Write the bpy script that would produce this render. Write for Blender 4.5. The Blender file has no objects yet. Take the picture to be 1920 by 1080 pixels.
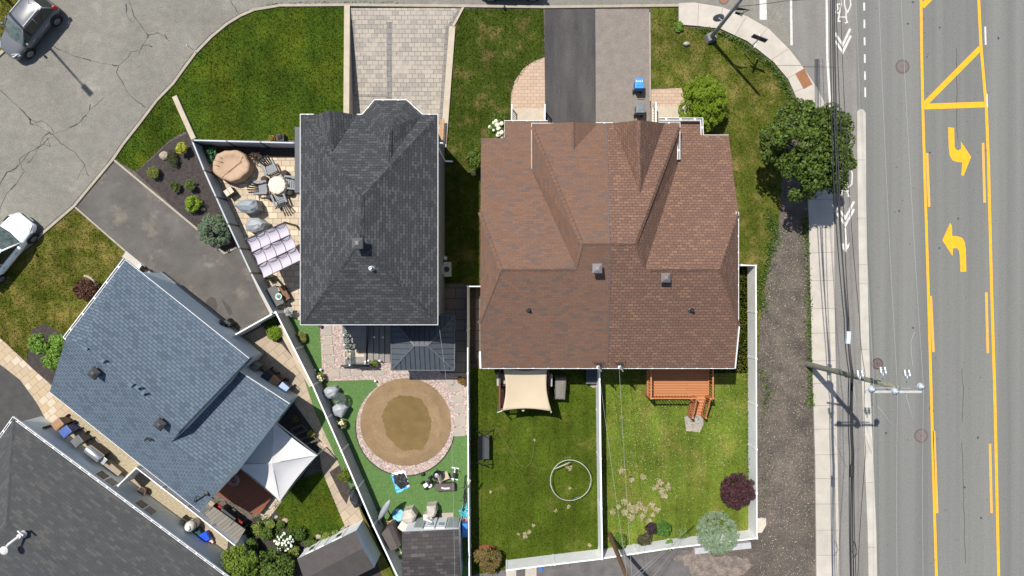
import bpy, bmesh, math, random
import numpy as np
from mathutils import Vector, Matrix
random.seed(7); rng = np.random.default_rng(7)
R = math.radians; PI = math.pi
sc = bpy.context.scene; COL = sc.collection
# ---------------------------------------------------------------- camera, sky, sun, exposure
H = 40.0; S = 32.0                       # drone height in metres, picture pixels per metre on the ground
cam = bpy.data.objects.new('camera', bpy.data.cameras.new('camera')); COL.objects.link(cam)
cam.location = (0, 0, H); cam.rotation_euler = (0, 0, 0)
cam.data.sensor_width = 36; cam.data.lens = 24; cam.data.clip_end = 300; sc.camera = cam
ELEV = 64.0; SDX, SDY = 0.66, -0.75
w = bpy.data.worlds.new('World'); sc.world = w; w.use_nodes = True
nt = w.node_tree; sky = nt.nodes.new('ShaderNodeTexSky'); sky.sky_type = 'NISHITA'; sky.sun_disc = False
sky.sun_elevation = R(ELEV); sky.sun_rotation = R(318.7)
nt.links.new(sky.outputs[0], nt.nodes['Background'].inputs[0]); nt.nodes['Background'].inputs[1].default_value = 0.09
sl = bpy.data.lights.new('sun', 'SUN'); sl.energy = 4.2; sl.angle = R(0.53); sl.color = (1, 0.96, 0.89)
so = bpy.data.objects.new('sun', sl); COL.objects.link(so)
ce = math.cos(R(ELEV)); so.rotation_euler = Vector((SDX*ce, SDY*ce, -math.sin(R(ELEV)))).to_track_quat('-Z', 'Y').to_euler()
so.location = (-20, 25, 60)
sc.view_settings.view_transform = 'Standard'; sc.view_settings.look = 'None'
sc.view_settings.exposure = 0.56; sc.view_settings.gamma = 1

# ---------------------------------------------------------------- helpers
def P(px, py, z=0.0):
    """a point of the place: where the sight line through a picture point meets height z"""
    f = (H-z)/H/S
    return Vector(((px-960)*f, (540-py)*f, z))
def onplane(px, py, a, b, c):
    n = (b-a).cross(c-a); o = Vector((0, 0, H)); d = P(px, py, 0)-o
    return o+d*((a-o).dot(n)/d.dot(n))

class MB:
    def __init__(s): s.v = []; s.f = []; s.m = []; s.uv = []
    def add(s, pts, faces, mi=0, uvs=None):
        b = len(s.v); s.v += [tuple(p) for p in pts]
        for i, f in enumerate(faces):
            s.f.append([b+k for k in f]); s.m.append(mi); s.uv.append(uvs[i] if uvs else None)
        return s
    def poly(s, pts, mi=0, up=True):
        pts = [Vector(p) for p in pts]
        n = Vector((0, 0, 0))
        for i in range(len(pts)):
            a, b = pts[i], pts[(i+1) % len(pts)]
            n += Vector(((a.y-b.y)*(a.z+b.z), (a.z-b.z)*(a.x+b.x), (a.x-b.x)*(a.y+b.y)))
        if up and n.z < 0: pts.reverse(); n = -n
        n.normalize()
        u = Vector((0, 0, 1)).cross(n)
        u = u.normalized() if u.length > .02 else Vector((1, 0, 0))
        v = n.cross(u)
        return s.add(pts, [list(range(len(pts)))], mi, [[(p.dot(u), p.dot(v)) for p in pts]])
    def prism(s, pts, z0, z1, mi=0, ms=None):
        pts = [(p[0], p[1]) for p in pts]
        a = sum(pts[i][0]*pts[(i+1) % len(pts)][1]-pts[(i+1) % len(pts)][0]*pts[i][1] for i in range(len(pts)))
        if a < 0: pts.reverse()
        n = len(pts); V = [(x, y, z0) for x, y in pts]+[(x, y, z1) for x, y in pts]
        s.add(V, [list(range(n, 2*n)), list(range(n-1, -1, -1))], mi)
        s.add(V, [[i, (i+1) % n, n+(i+1) % n, n+i] for i in range(n)], mi if ms is None else ms)
        return s
    def box(s, c, d, rz=0, mi=0, top=1.0, M=None):
        x, y, z = d[0]/2, d[1]/2, d[2]/2; t = top
        V = [Vector(q) for q in ((-x, -y, -z), (x, -y, -z), (x, y, -z), (-x, y, -z), (-x*t, -y*t, z), (x*t, -y*t, z), (x*t, y*t, z), (-x*t, y*t, z))]
        m = Matrix.Translation(Vector(c)) @ (M if M else Matrix.Rotation(rz, 4, 'Z'))
        return s.add([m @ v for v in V], [[0, 3, 2, 1], [4, 5, 6, 7], [0, 1, 5, 4], [1, 2, 6, 5], [2, 3, 7, 6], [3, 0, 4, 7]], mi)
    def bar(s, a, b, w, h, mi=0):
        a, b = Vector(a), Vector(b); d = b-a; L = d.length
        q = d.to_track_quat('X', 'Z').to_matrix().to_4x4()
        return s.box((a+b)/2, (L, w, h), mi=mi, M=q)
    def tube(s, pts, r, n=6, mi=0, closed=False, cap=True):
        pts = [Vector(p) for p in pts]; k = len(pts); rr = r if isinstance(r, (list, tuple)) else [r]*k
        V = []
        for i, p in enumerate(pts):
            a = pts[(i-1) % k] if (i or closed) else p; b = pts[(i+1) % k] if (i < k-1 or closed) else p
            t = (b-a).normalized() if (b-a).length > 1e-6 else Vector((0, 0, 1))
            ref = Vector((0, 0, 1)) if abs(t.z) < .95 else Vector((1, 0, 0))
            u = t.cross(ref).normalized(); v = t.cross(u)
            V += [p+(u*math.cos(2*PI*j/n)+v*math.sin(2*PI*j/n))*rr[i] for j in range(n)]
        F = []
        for i in range(k if closed else k-1):
            i2 = (i+1) % k
            F += [[i*n+j, i*n+(j+1) % n, i2*n+(j+1) % n, i2*n+j] for j in range(n)]
        if not closed and cap: F += [list(range(n-1, -1, -1)), [(k-1)*n+j for j in range(n)]]
        return s.add(V, F, mi)
    def lathe(s, prof, n=16, c=(0, 0, 0), mi=0, sx=1, sy=1, M=None, jit=0):
        V = []; F = []; k = len(prof)
        for r, z in prof:
            for j in range(n):
                a = 2*PI*j/n; q = 1+random.uniform(-jit, jit)
                V.append(Vector((r*q*math.cos(a)*sx, r*q*math.sin(a)*sy, z+random.uniform(-jit, jit)*.2)))
        for i in range(k-1): F += [[i*n+j, i*n+(j+1) % n, (i+1)*n+(j+1) % n, (i+1)*n+j] for j in range(n)]
        F += [list(range(n-1, -1, -1)), [(k-1)*n+j for j in range(n)]]
        if M: V = [M @ v for v in V]
        return s.add([v+Vector(c) for v in V], F, mi)
    def ribbon(s, path, w, z0, z1, mi=0, closed=False):
        """a strip of width w along a plan path, from z0 up to z1"""
        p = [Vector((q[0], q[1])) for q in path]; k = len(p); L = []; Rr = []
        for i in range(k):
            a = p[i-1] if (i or closed) else p[i]; b = p[(i+1) % k] if (i < k-1 or closed) else p[i]
            d1 = (p[i]-a); d2 = (b-p[i]); d1 = d1.normalized() if d1.length > 1e-6 else d2.normalized(); d2 = d2.normalized() if d2.length > 1e-6 else d1
            t = (d1+d2).normalized(); nn = Vector((-t.y, t.x)); c = max(.4, abs(nn.dot(Vector((-d2.y, d2.x)))))
            L.append(p[i]+nn*w/2/c); Rr.append(p[i]-nn*w/2/c)
        for i in range(k if closed else k-1):
            j = (i+1) % k
            s.add([(*L[i], z1), (*Rr[i], z1), (*Rr[j], z1), (*L[j], z1), (*L[i], z0), (*Rr[i], z0), (*Rr[j], z0), (*L[j], z0)],
                  [[0, 1, 2, 3], [1, 5, 6, 2], [4, 0, 3, 7]]+([[0, 4, 5, 1]] if i == 0 and not closed else [])+([[3, 2, 6, 7]] if i == k-2 and not closed else []), mi)
        return s
    def build(s, name, mats, parent=None, smooth=False, bevel=0, sub=0, local=False):
        me = bpy.data.meshes.new(name); off = Vector((0, 0, 0))
        if parent is not None and not local: off = ROOT.get(parent.name, Vector((0, 0, 0)))
        me.from_pydata([(v[0]-off.x, v[1]-off.y, v[2]-off.z) for v in s.v], [], s.f)
        mats = mats if isinstance(mats, (list, tuple)) else [mats]
        for m in mats: me.materials.append(m)
        me.polygons.foreach_set('material_index', s.m)
        if any(u for u in s.uv):
            l = me.uv_layers.new(name='UVMap'); arr = []
            for f, u in zip(s.f, s.uv): arr += u if u else [(0, 0)]*len(f)
            l.data.foreach_set('uv', np.array(arr, dtype=np.float32).ravel())
        if smooth: me.polygons.foreach_set('use_smooth', [True]*len(me.polygons))
        o = bpy.data.objects.new(name, me); COL.objects.link(o)
        if parent is not None: o.parent = parent; ROOT[o.name] = off
        if bevel:
            b = o.modifiers.new('bevel', 'BEVEL'); b.width = bevel; b.segments = 2; b.limit_method = 'ANGLE'; b.angle_limit = R(35)
        if sub:
            b = o.modifiers.new('subsurf', 'SUBSURF'); b.levels = sub; b.render_levels = sub
        return o
ROOT = {}
def tag(o, label, cat, group=None):
    o['label'] = label; o['category'] = cat
    if group: o['group'] = group
    return o
def thing(name, label, cat, loc, group=None, rz=0):
    o = bpy.data.objects.new(name, None); COL.objects.link(o); o.empty_display_size = .2
    o.location = loc; o.rotation_euler = (0, 0, rz); ROOT[o.name] = Vector(loc)
    return tag(o, label, cat, group)
def struct(o, kind='structure'): o['kind'] = kind; return o
def copy_tree(o, parent=None):
    c = o.copy(); COL.objects.link(c)
    if parent is not None: c.parent = parent
    for ch in list(o.children): copy_tree(ch, c)
    return c
def put(o, loc, rz, label=None, group=None, scale=None):
    o.location = loc; o.rotation_euler = (0, 0, rz)
    if label: o['label'] = label
    if group: o['group'] = group
    if scale: o.scale = (scale,)*3
    return o

# ---------------------------------------------------------------- materials
def newmat(name):
    m = bpy.data.materials.new(name); m.use_nodes = True; n = m.node_tree
    return m, n, n.nodes['Principled BSDF']
def nd(n, t, **k):
    x = n.nodes.new(t)
    for a, b in k.items(): setattr(x, a, b)
    return x
def mixc(n, fac, a, b, mode='MIX'):
    x = nd(n, 'ShaderNodeMix', data_type='RGBA', blend_type=mode)
    for i, q in ((0, fac), (6, a), (7, b)):
        if hasattr(q, 'node'): n.links.new(q, x.inputs[i])
        elif i == 0: x.inputs[0].default_value = q
        else: x.inputs[i].default_value = (*q, 1) if len(q) == 3 else q
    return x.outputs[2]
def ramp(n, src, a, b):
    x = nd(n, 'ShaderNodeMapRange'); n.links.new(src, x.inputs[0]); x.inputs[1].default_value = a; x.inputs[2].default_value = b
    return x.outputs[0]
def noise(n, co, scale, detail=4, rough=.6, dist=0):
    x = nd(n, 'ShaderNodeTexNoise'); x.inputs['Scale'].default_value = scale; x.inputs['Detail'].default_value = detail
    x.inputs['Roughness'].default_value = rough; x.inputs['Distortion'].default_value = dist
    n.links.new(co, x.inputs['Vector']); return x.outputs['Fac']
def coords(n, coord, rot=0, scl=None):
    if coord == 'pos': o = nd(n, 'ShaderNodeNewGeometry').outputs['Position']
    else: o = nd(n, 'ShaderNodeTexCoord').outputs['UV' if coord == 'uv' else 'Object']
    if rot or scl:
        mp = nd(n, 'ShaderNodeMapping'); n.links.new(o, mp.inputs[0]); mp.inputs['Rotation'].default_value = (0, 0, rot)
        if scl: mp.inputs['Scale'].default_value = scl
        o = mp.outputs[0]
    return o
def bumpn(n, b, h, strength, dist=.02):
    x = nd(n, 'ShaderNodeBump'); x.inputs['Strength'].default_value = strength; x.inputs['Distance'].default_value = dist
    n.links.new(h, x.inputs['Height']); n.links.new(x.outputs[0], b.inputs['Normal'])
def mat(name, c1, c2=None, scale=8, rough=.8, bump=.0, bscale=60, metal=0, coord='pos', spot=None, spots=(.62, .7), spotscale=3, grain=0, gscale=45, big=0, spec=.4, lo=.35, hi=.65, stretch=None, rot=0):
    m, n, b = newmat(name); co = coords(n, coord, rot, stretch)
    if c2 is None: c2 = tuple(x*.82 for x in c1)
    c = mixc(n, ramp(n, noise(n, co, scale), lo, hi), c1, c2)
    if spot: c = mixc(n, ramp(n, noise(n, co, spotscale, 6, .7), *spots), c, spot)
    if grain:
        g = nd(n, 'ShaderNodeMapRange'); n.links.new(noise(n, coords(n, coord), gscale, 3, .7), g.inputs[0])
        g.inputs[1].default_value = .3; g.inputs[2].default_value = .7; g.inputs[3].default_value = 1-grain; g.inputs[4].default_value = 1+grain
        c = mixc(n, 1.0, c, g.outputs[0], 'MULTIPLY')
    if big:
        g = nd(n, 'ShaderNodeMapRange'); n.links.new(noise(n, co, .35, 3, .6), g.inputs[0])
        g.inputs[1].default_value = .3; g.inputs[2].default_value = .7; g.inputs[3].default_value = 1-big; g.inputs[4].default_value = 1+big
        c = mixc(n, 1.0, c, g.outputs[0], 'MULTIPLY')
    n.links.new(c, b.inputs['Base Color']); b.inputs['Roughness'].default_value = rough; b.inputs['Metallic'].default_value = metal
    b.inputs['Specular IOR Level'].default_value = spec
    if bump: bumpn(n, b, noise(n, coords(n, coord), bscale, 5, .7), bump)
    return m
def brick(name, c1, c2, mort, bw, bh, ms=.012, rot=0, coord='pos', offset=.5, rough=.85, wear=None, wearamt=(.5, .7), wscale=1.2, bump=.4, bias=0, grain=.12, gscale=30, tint=None):
    m, n, b = newmat(name); co = coords(n, coord, rot)
    t = nd(n, 'ShaderNodeTexBrick'); n.links.new(co, t.inputs['Vector']); t.offset = offset
    t.inputs['Color1'].default_value = (*c1, 1); t.inputs['Color2'].default_value = (*c2, 1); t.inputs['Mortar'].default_value = (*mort, 1)
    t.inputs['Scale'].default_value = 1; t.inputs['Mortar Size'].default_value = ms; t.inputs['Mortar Smooth'].default_value = .3; t.inputs['Bias'].default_value = bias
    t.inputs['Brick Width'].default_value = bw; t.inputs['Row Height'].default_value = bh
    c = t.outputs['Color']
    if tint:                                             # now and then a whole tile of another shade
        t2 = nd(n, 'ShaderNodeTexBrick'); n.links.new(co, t2.inputs['Vector']); t2.offset = offset
        for k_, v_ in (('Scale', 1), ('Mortar Size', 0), ('Brick Width', bw), ('Row Height', bh), ('Bias', tint[1])): t2.inputs[k_].default_value = v_
        t2.inputs['Color1'].default_value = (0, 0, 0, 1); t2.inputs['Color2'].default_value = (1, 1, 1, 1)
        s_ = mixc(n, ramp(n, t2.outputs['Color'], .55, .8), c, tint[0])
        c = mixc(n, t.outputs['Fac'], s_, mort)
    if wear: c = mixc(n, ramp(n, noise(n, co, wscale, 6, .65), *wearamt), c, wear)
    g = nd(n, 'ShaderNodeMapRange'); n.links.new(noise(n, co, gscale, 3, .7), g.inputs[0])
    g.inputs[1].default_value = .3; g.inputs[2].default_value = .7; g.inputs[3].default_value = 1-grain; g.inputs[4].default_value = 1+grain
    c = mixc(n, 1.0, c, g.outputs[0], 'MULTIPLY')
    n.links.new(c, b.inputs['Base Color']); b.inputs['Roughness'].default_value = rough; b.inputs['Specular IOR Level'].default_value = .25
    if bump:
        iv = nd(n, 'ShaderNodeMath', operation='SUBTRACT'); iv.inputs[0].default_value = 1; n.links.new(t.outputs['Fac'], iv.inputs[1]); bumpn(n, b, iv.outputs[0], bump, .012)
    return m
def leafmat(name, cols, rough=.6, trans=.25):
    """each leaf its own tint"""
    m, n, b = newmat(name); g = nd(n, 'ShaderNodeNewGeometry'); r = nd(n, 'ShaderNodeValToRGB')
    n.links.new(g.outputs['Random Per Island'], r.inputs[0]); el = r.color_ramp.elements
    for i, c in enumerate(cols):
        e = el[i] if i < 2 else el.new(0)
        e.position = i/(len(cols)-1); e.color = (*c, 1)
    n.links.new(r.outputs[0], b.inputs['Base Color']); b.inputs['Roughness'].default_value = rough; b.inputs['Specular IOR Level'].default_value = .3
    if trans:
        tr = nd(n, 'ShaderNodeBsdfTranslucent'); n.links.new(r.outputs[0], tr.inputs[0]); mx = nd(n, 'ShaderNodeMixShader'); mx.inputs[0].default_value = trans
        n.links.new(b.outputs[0], mx.inputs[1]); n.links.new(tr.outputs[0], mx.inputs[2]); n.links.new(mx.outputs[0], n.nodes['Material Output'].inputs[0])
    return m
def lawnmat(name, g1, g2, dry, amt=(.52, .72), dscale=.9, blade=False):
    m, n, b = newmat(name); co = coords(n, 'pos')
    c = mixc(n, ramp(n, noise(n, co, 18, 5, .7), .25, .75), g1, g2)
    c = mixc(n, ramp(n, noise(n, co, dscale, 6, .65), *amt), c, dry)
    g = nd(n, 'ShaderNodeMapRange'); n.links.new(noise(n, coords(n, 'pos', .2, (1.1, .05, 1)), 1.6, 2), g.inputs[0]); g.inputs[1].default_value = .35; g.inputs[2].default_value = .65; g.inputs[3].default_value = .88; g.inputs[4].default_value = 1.12
    c = mixc(n, 1.0, c, g.outputs[0], 'MULTIPLY')      # mower passes
    g = nd(n, 'ShaderNodeMapRange'); n.links.new(noise(n, co, .45, 3), g.inputs[0]); g.inputs[1].default_value = .3; g.inputs[2].default_value = .7; g.inputs[3].default_value = .75; g.inputs[4].default_value = 1.25
    c = mixc(n, 1.0, c, g.outputs[0], 'MULTIPLY')
    n.links.new(c, b.inputs['Base Color']); b.inputs['Roughness'].default_value = .9; b.inputs['Specular IOR Level'].default_value = .05
    bumpn(n, b, noise(n, co, 40, 4, .7), .5, .03)
    if blade:                                  # loose blades: the lawn's own colour, each a shade of its own
        r = nd(n, 'ShaderNodeMapRange'); n.links.new(nd(n, 'ShaderNodeNewGeometry').outputs['Random Per Island'], r.inputs[0]); r.inputs[3].default_value = .55; r.inputs[4].default_value = 1.75
        n.links.new(mixc(n, 1.0, c, r.outputs[0], 'MULTIPLY'), b.inputs['Base Color'])
    return m
def glass(name, c=(.02, .03, .035), rough=.05):
    m, n, b = newmat(name); b.inputs['Base Color'].default_value = (*c, 1); b.inputs['Roughness'].default_value = rough; b.inputs['Specular IOR Level'].default_value = .7
    return m

ASPH = mat('old_asphalt', (.185, .174, .146), (.155, .146, .124), 2.2, .9, .5, 70, grain=.3, gscale=15, big=.1, spot=(.235, .222, .19), spots=(.55, .75), spotscale=.8)
ROADM = mat('road_asphalt', (.13, .129, .12), (.165, .163, .149), .8, .9, .4, 80, stretch=(1, .012, 1), grain=.2, gscale=16, lo=.38, hi=.62, spot=(.15, .146, .14), spots=(.55, .7), spotscale=1.7)
BIKEM = mat('lane_asphalt', (.158, .148, .136), (.186, .176, .162), 1.5, .9, .4, 80, grain=.22, gscale=16, big=.06, stretch=(1, .2, 1))
DRIVEK = mat('sealed_asphalt', (.036, .034, .034), (.08, .074, .07), 1.1, .85, .4, 60, grain=.3, gscale=15, stretch=(1, .22, 1), lo=.32, hi=.75, spot=(.11, .1, .092), spots=(.62, .85), spotscale=1.3)
DRIVEG = mat('grey_asphalt', (.2, .17, .145), (.165, .142, .122), 2, .9, .4, 60, grain=.2, gscale=15)
DRIVEB = mat('worn_asphalt', (.105, .096, .085), (.078, .071, .064), .9, .9, .4, 60, grain=.2, gscale=28, big=.12, spot=(.185, .158, .125), spots=(.54, .74), spotscale=.6)
DARKASPH = mat('fresh_asphalt', (.058, .056, .053), (.045, .043, .041), 2, .9, .3, 60, grain=.22)
LOTM = mat('lot_asphalt', (.125, .115, .11), (.085, .078, .074), 1.2, .9, .5, 40, grain=.3, gscale=26, big=.15)
CONC = mat('concrete', (.42, .38, .325), (.37, .335, .285), 1.6, .85, .25, 50, grain=.07, big=.07)
CONCW = mat('median_concrete', (.42, .395, .345), (.36, .335, .285), 1.2, .85, .25, 50, grain=.08, big=.08)
KERBM = mat('kerb_concrete', (.34, .3, .235), (.28, .245, .19), 2.2, .9, .3, 40, grain=.12)
STONEB = mat('beige_stone', (.43, .365, .275), (.37, .315, .24), 3, .9, .3, 30, grain=.08)
DIRT = mat('bare_earth', (.108, .088, .07), (.07, .058, .049), 1.3, .95, .9, 24, grain=.55, gscale=11, big=.3, spot=(.26, .215, .17), spots=(.64, .72), spotscale=8)
MULCH = mat('mulch', (.055, .044, .039), (.032, .026, .024), 5, .95, 1, 22, grain=.6, gscale=20, spot=(.13, .1, .08), spots=(.66, .72), spotscale=15)
PINKG = mat('pink_gravel', (.42, .325, .285), (.25, .19, .165), 9, .9, 1, 16, grain=.55, gscale=12, spot=(.54, .46, .42), spots=(.58, .64), spotscale=13)
BLACKG = mat('black_gravel', (.045, .043, .045), (.02, .02, .022), 11, .9, 1, 18, grain=.6, gscale=16, spot=(.16, .15, .15), spots=(.63, .68), spotscale=13)
BEIGEG = mat('beige_gravel', (.46, .38, .29), (.27, .22, .165), 11, .9, 1, 18, grain=.4, gscale=16)
AGGR = mat('exposed_aggregate', (.36, .3, .2), (.25, .21, .14), 9, .9, .6, 30, grain=.35, gscale=25)
SAND = mat('sand', (.215, .145, .078), (.18, .12, .064), 1.5, .95, .3, 50, grain=.16, gscale=15, big=.12, spot=(.14, .098, .06), spots=(.58, .75), spotscale=.9)
STAIN = mat('damp_sand', (.152, .1, .036), (.125, .08, .026), 1.6, .9, .3, 50, grain=.12, big=.12)
TURF = mat('artificial_turf', (.078, .15, .036), (.056, .12, .028), 10, .8, .5, 60, grain=.3, gscale=15, big=.08)
SLAB = mat('flagstone', (.33, .28, .225), (.28, .255, .225), 1.1, .9, .2, 40, grain=.08)
WHITEP = mat('white_paint', (.56, .535, .49), (.46, .44, .4), 3, .7, grain=.14, gscale=13, spot=(.27, .255, .235), spots=(.58, .74), spotscale=6)
YELLOWP = mat('yellow_paint', (.76, .36, .008), (.68, .315, .008), 3, .6, grain=.14, gscale=13, spot=(.42, .28, .08), spots=(.6, .76), spotscale=8)
YELLOWW = mat('worn_yellow_paint', (.62, .33, .04), (.5, .29, .07), 5, .7, grain=.12, spot=(.3, .25, .15), spots=(.66, .78), spotscale=6)
CRACKM = mat('crack_filler', (.036, .033, .03), (.07, .065, .058), 3, .9)
PAVER = brick('grey_pavers', (.36, .32, .265), (.3, .268, .228), (.16, .14, .12), .36, .25, .015, bump=.3, tint=((.27, .245, .215), .0), wear=(.39, .34, .285), wearamt=(.5, .75))
PAVERD = brick('charcoal_pavers', (.18, .168, .158), (.215, .2, .188), (.1, .09, .085), .4, .3, .014, bump=.3)
PATIOM = brick('beige_pavers', (.43, .35, .255), (.375, .31, .23), (.2, .16, .115), .5, .34, .016, bump=.3, tint=((.55, .44, .31), .0))
PATIOR = brick('path_pavers', (.37, .295, .215), (.31, .25, .185), (.2, .16, .115), .62, .52, .014, rot=R(-40), bump=.3, tint=((.2, .165, .14), -.35))
WALKM = brick('walk_pavers', (.4, .3, .19), (.35, .28, .2), (.23, .175, .115), .5, .4, .014, rot=R(-40), bump=.3, tint=((.46, .385, .29), .0))
BRICKP = brick('pink_brick_paving', (.42, .305, .22), (.36, .26, .19), (.24, .175, .125), .36, .2, .012, bump=.3)
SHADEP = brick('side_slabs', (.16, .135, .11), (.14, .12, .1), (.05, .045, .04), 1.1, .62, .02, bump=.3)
WHITE = mat('white_metal', (.8, .8, .8), (.74, .74, .74), 4, .4)
VINYL = mat('white_vinyl', (.8, .8, .785), (.73, .73, .715), 2, .5, big=.06, spot=(.5, .49, .45), spots=(.66, .8), spotscale=2.5)
DARKM = mat('dark_metal', (.018, .018, .02), (.025, .025, .028), 4, .45)
GALV = mat('galvanised_steel', (.45, .47, .48), (.36, .38, .39), 5, .4, metal=.6)
SHD = brick('charcoal_shingles', (.036, .037, .04), (.054, .055, .058), (.02, .02, .021), .3, .145, .012, coord='uv', bump=.5, tint=((.064, .066, .068), -.0), grain=.22, gscale=22)
SHB = brick('brown_shingles', (.138, .076, .051), (.174, .098, .064), (.11, .064, .046), .36, .15, .006, coord='uv', bump=.35, tint=((.108, .076, .064), -.1), grain=.2, gscale=14, wear=(.135, .082, .06), wearamt=(.48, .7), wscale=1.0)
SHO = brick('orange_fleck_shingles', (.134, .075, .053), (.174, .1, .07), (.09, .053, .04), .3, .16, .018, coord='uv', bump=.6, tint=((.2, .112, .072), -.2), grain=.25, gscale=12)
SHBL = brick('blue_shingles', (.09, .121, .158), (.118, .151, .188), (.042, .056, .075), .32, .16, .017, coord='uv', bump=.6, tint=((.075, .1, .125), -.1), grain=.16, gscale=22)
SHG = brick('grey_shingles', (.048, .05, .051), (.06, .062, .063), (.036, .037, .038), .36, .15, .006, coord='uv', bump=.35, tint=((.076, .073, .069), -.12), grain=.14, gscale=22)
SHS = brick('shed_shingles', (.042, .037, .037), (.056, .049, .048), (.026, .023, .023), .4, .2, .01, coord='uv', bump=.4, tint=((.085, .075, .073), -.2), grain=.15)
SIDEG = mat('grey_siding', (.19, .205, .225), (.17, .185, .2), 1.2, .7, stretch=(1, 1, 6))
SIDEB = mat('blue_grey_siding', (.6, .67, .7), (.55, .62, .65), 1.2, .7, stretch=(1, 1, 6))
SIDEW = mat('white_siding', (.68, .7, .73), (.62, .64, .67), 1.5, .7)
SIDEY = mat('cream_siding', (.6, .5, .33), (.55, .46, .3), 1.5, .7)
GUTIN = mat('gutter_inside', (.2, .195, .19), (.12, .115, .11), 3, .7)
FOUND = mat('foundation', (.2, .2, .2), (.15, .15, .15), 3, .9)
GLASSM = glass('window_glass')

def gp(pts, z=0): return [P(x, y, z) for x, y in pts]
def sheet(name, pts, z, m, base=None, parent=None):
    """one piece of ground laid as a sheet with a little skirt"""
    o = MB().prism(gp(pts), z-.05 if base is None else base, z, 0).build(name, m, parent)
    if parent is None: struct(o)
    return o
# ---- bare earth sheet to the horizon, with an opening where the paver driveway dips to the garage
outer = [(-150, 150), (150, 150), (150, -150), (-150, -150)]
hole = [tuple(P(x, y)[:2]) for x, y in ((655, 15), (866, 15), (838, 300), (648, 300))]
g = MB()
for i in range(4):
    j = (i+1) % 4
    g.poly([(*outer[i], 0), (*outer[j], 0), (*hole[j], 0), (*hole[i], 0)])
struct(g.build('ground', DIRT))

# ---- streets
Z = .004
side = sheet('side_street', [(-700, -600), (1545, -600), (1545, 190), (1500, 130), (1430, 60), (1350, 24), (1270, 12), (1020, 14), (650, 10), (525, 10), (480, 20), (445, 44), (425, 46), (367, 101), (325, 158), (265, 228), (213, 298), (140, 385), (75, 440), (-700, 1090)], Z, ASPH, 0)
road = sheet('main_road', [(1545, -900), (3200, -900), (3200, 1900), (1660, 1900), (1640, 1080), (1622, 560), (1606, 180), (1545, 180)], Z*2, ROADM, 0)
lane = sheet('bike_lane', [(1472, -900), (1600, -900), (1606, 180), (1622, 560), (1645, 1080), (1660, 1900), (1580, 1900), (1568, 1080), (1562, 560), (1556, 220), (1530, 165), (1490, 100), (1472, 40)], Z*3, BIKEM, 0)
lot = sheet('parking_lot', [(840, 1062), (950, 1066), (1130, 1046), (1262, 1028), (1300, 1034), (1290, 1090), (1285, 1500), (840, 1500)], Z, LOTM, 0)
def mark(name, path, w, m, parent, z): return MB().ribbon(gp(path), w, z-.003, z).build(name, m, parent)
def markpoly(name, pts, m, parent, z): return MB().prism(gp(pts), z-.003, z).build(name, m, parent)
zr = Z*2+.004; zl = Z*3+.004
mark('centre_line', [(1726, -60), (1728, 100), (1730, 200), (1735, 370), (1740, 530), (1747, 780), (1752, 960), (1758, 1160)], .15, YELLOWP, road, zr)
mark('centre_line', [(1832, -60), (1839, 85), (1849, 200), (1853, 300), (1859, 540), (1865, 740), (1874, 1160)], .16, YELLOWP, road, zr)
for a, b in (((1738, 287), (1742, 388)), ((1745, 555), (1750, 660)), ((1751, 808), (1757, 962)), ((1843, 268), (1846, 380)), ((1849, 548), (1852, 662)), ((1856, 832), (1859, 962))):
    mark('lane_dash', [a, b], .15, YELLOWW, road, zr)
mark('hatch_bar', [(1733, 196), (1838, 90)], .3, YELLOWP, road, zr+.002); mark('hatch_bar', [(1733, 200), (1846, 196)], .33, YELLOWP, road, zr+.003)
mark('hatch_bar', [(1729, 12), (1765, -24)], .3, YELLOWP, road, zr+.002)
for pts in ([(262, 130), (300, 135), (302, 250), (308, 268), (322, 278), (342, 268), (345, 258), (342, 220), (407, 318), (358, 440), (345, 432), (352, 352), (320, 350), (290, 340), (272, 310), (266, 260)],
            [(340, 1045), (377, 1043), (373, 900), (366, 855), (350, 830), (320, 820), (287, 818), (285, 755), (275, 735), (225, 845), (290, 945), (293, 897), (318, 895), (332, 912), (336, 950)]):
    markpoly('turn_arrow', [(1700+x/3.375, 200+y/3.375) for x, y in pts], YELLOWP, road, zr)
for y0, y1 in ((-40, -12), (5, 20), (37, 53), (70, 85), (102, 118), (134, 150), (164, 182)):
    mark('lane_dash', [(1620+y0*.012, y0), (1620+y1*.012, y1)], .1, WHITEP, road, zr)
mark('lane_dash', [(1847, 50), (1848, 84)], .11, WHITEP, road, zr); mark('lane_dash', [(1850, 176), (1851, 201)], .08, WHITEP, road, zr+.005)
mark('edge_line', [(1549, -80), (1551, 110), (1557, 206)], .13, WHITEP, lane, zl)
mark('edge_line', [(1482, -80), (1484, 85)], .13, WHITEP, lane, zl)
mark('stop_bar', [(1430, -60), (1431, 37)], .42, WHITEP, side, Z+.004)
def symbol(lines, w=.075):
    b = MB()
    for k, l in enumerate(lines): b.ribbon(gp(l), w, zl-.004, zl+k*.0004)
    return b
symbol([[(1574, -14), (1577, 8), (1575, 20), (1572, 34), (1572, 40)], [(1577, 8), (1569, 8), (1571, 16), (1567, 23), (1575, 26)], [(1584, -14), (1583, 8), (1586, 20), (1586, 33), (1588, 42)],
        [(1593, -10), (1595, 10), (1589, 23), (1584, 14)], [(1573, 32), (1588, 32)], [(1570, 40), (1576, 40)], [(1584, 43), (1590, 42)]]).build('bike_symbol', WHITEP, lane)
symbol([[(1590, 352), (1597, 345), (1598, 326), (1595, 317), (1591, 322), (1588, 345)], [(1577, 358), (1592, 358)], [(1580, 332), (1586, 352), (1591, 368)], [(1578, 365), (1579, 358)], [(1589, 368), (1594, 368)], [(1583, 340), (1592, 352)]]).build('bike_symbol', WHITEP, lane)
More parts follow.
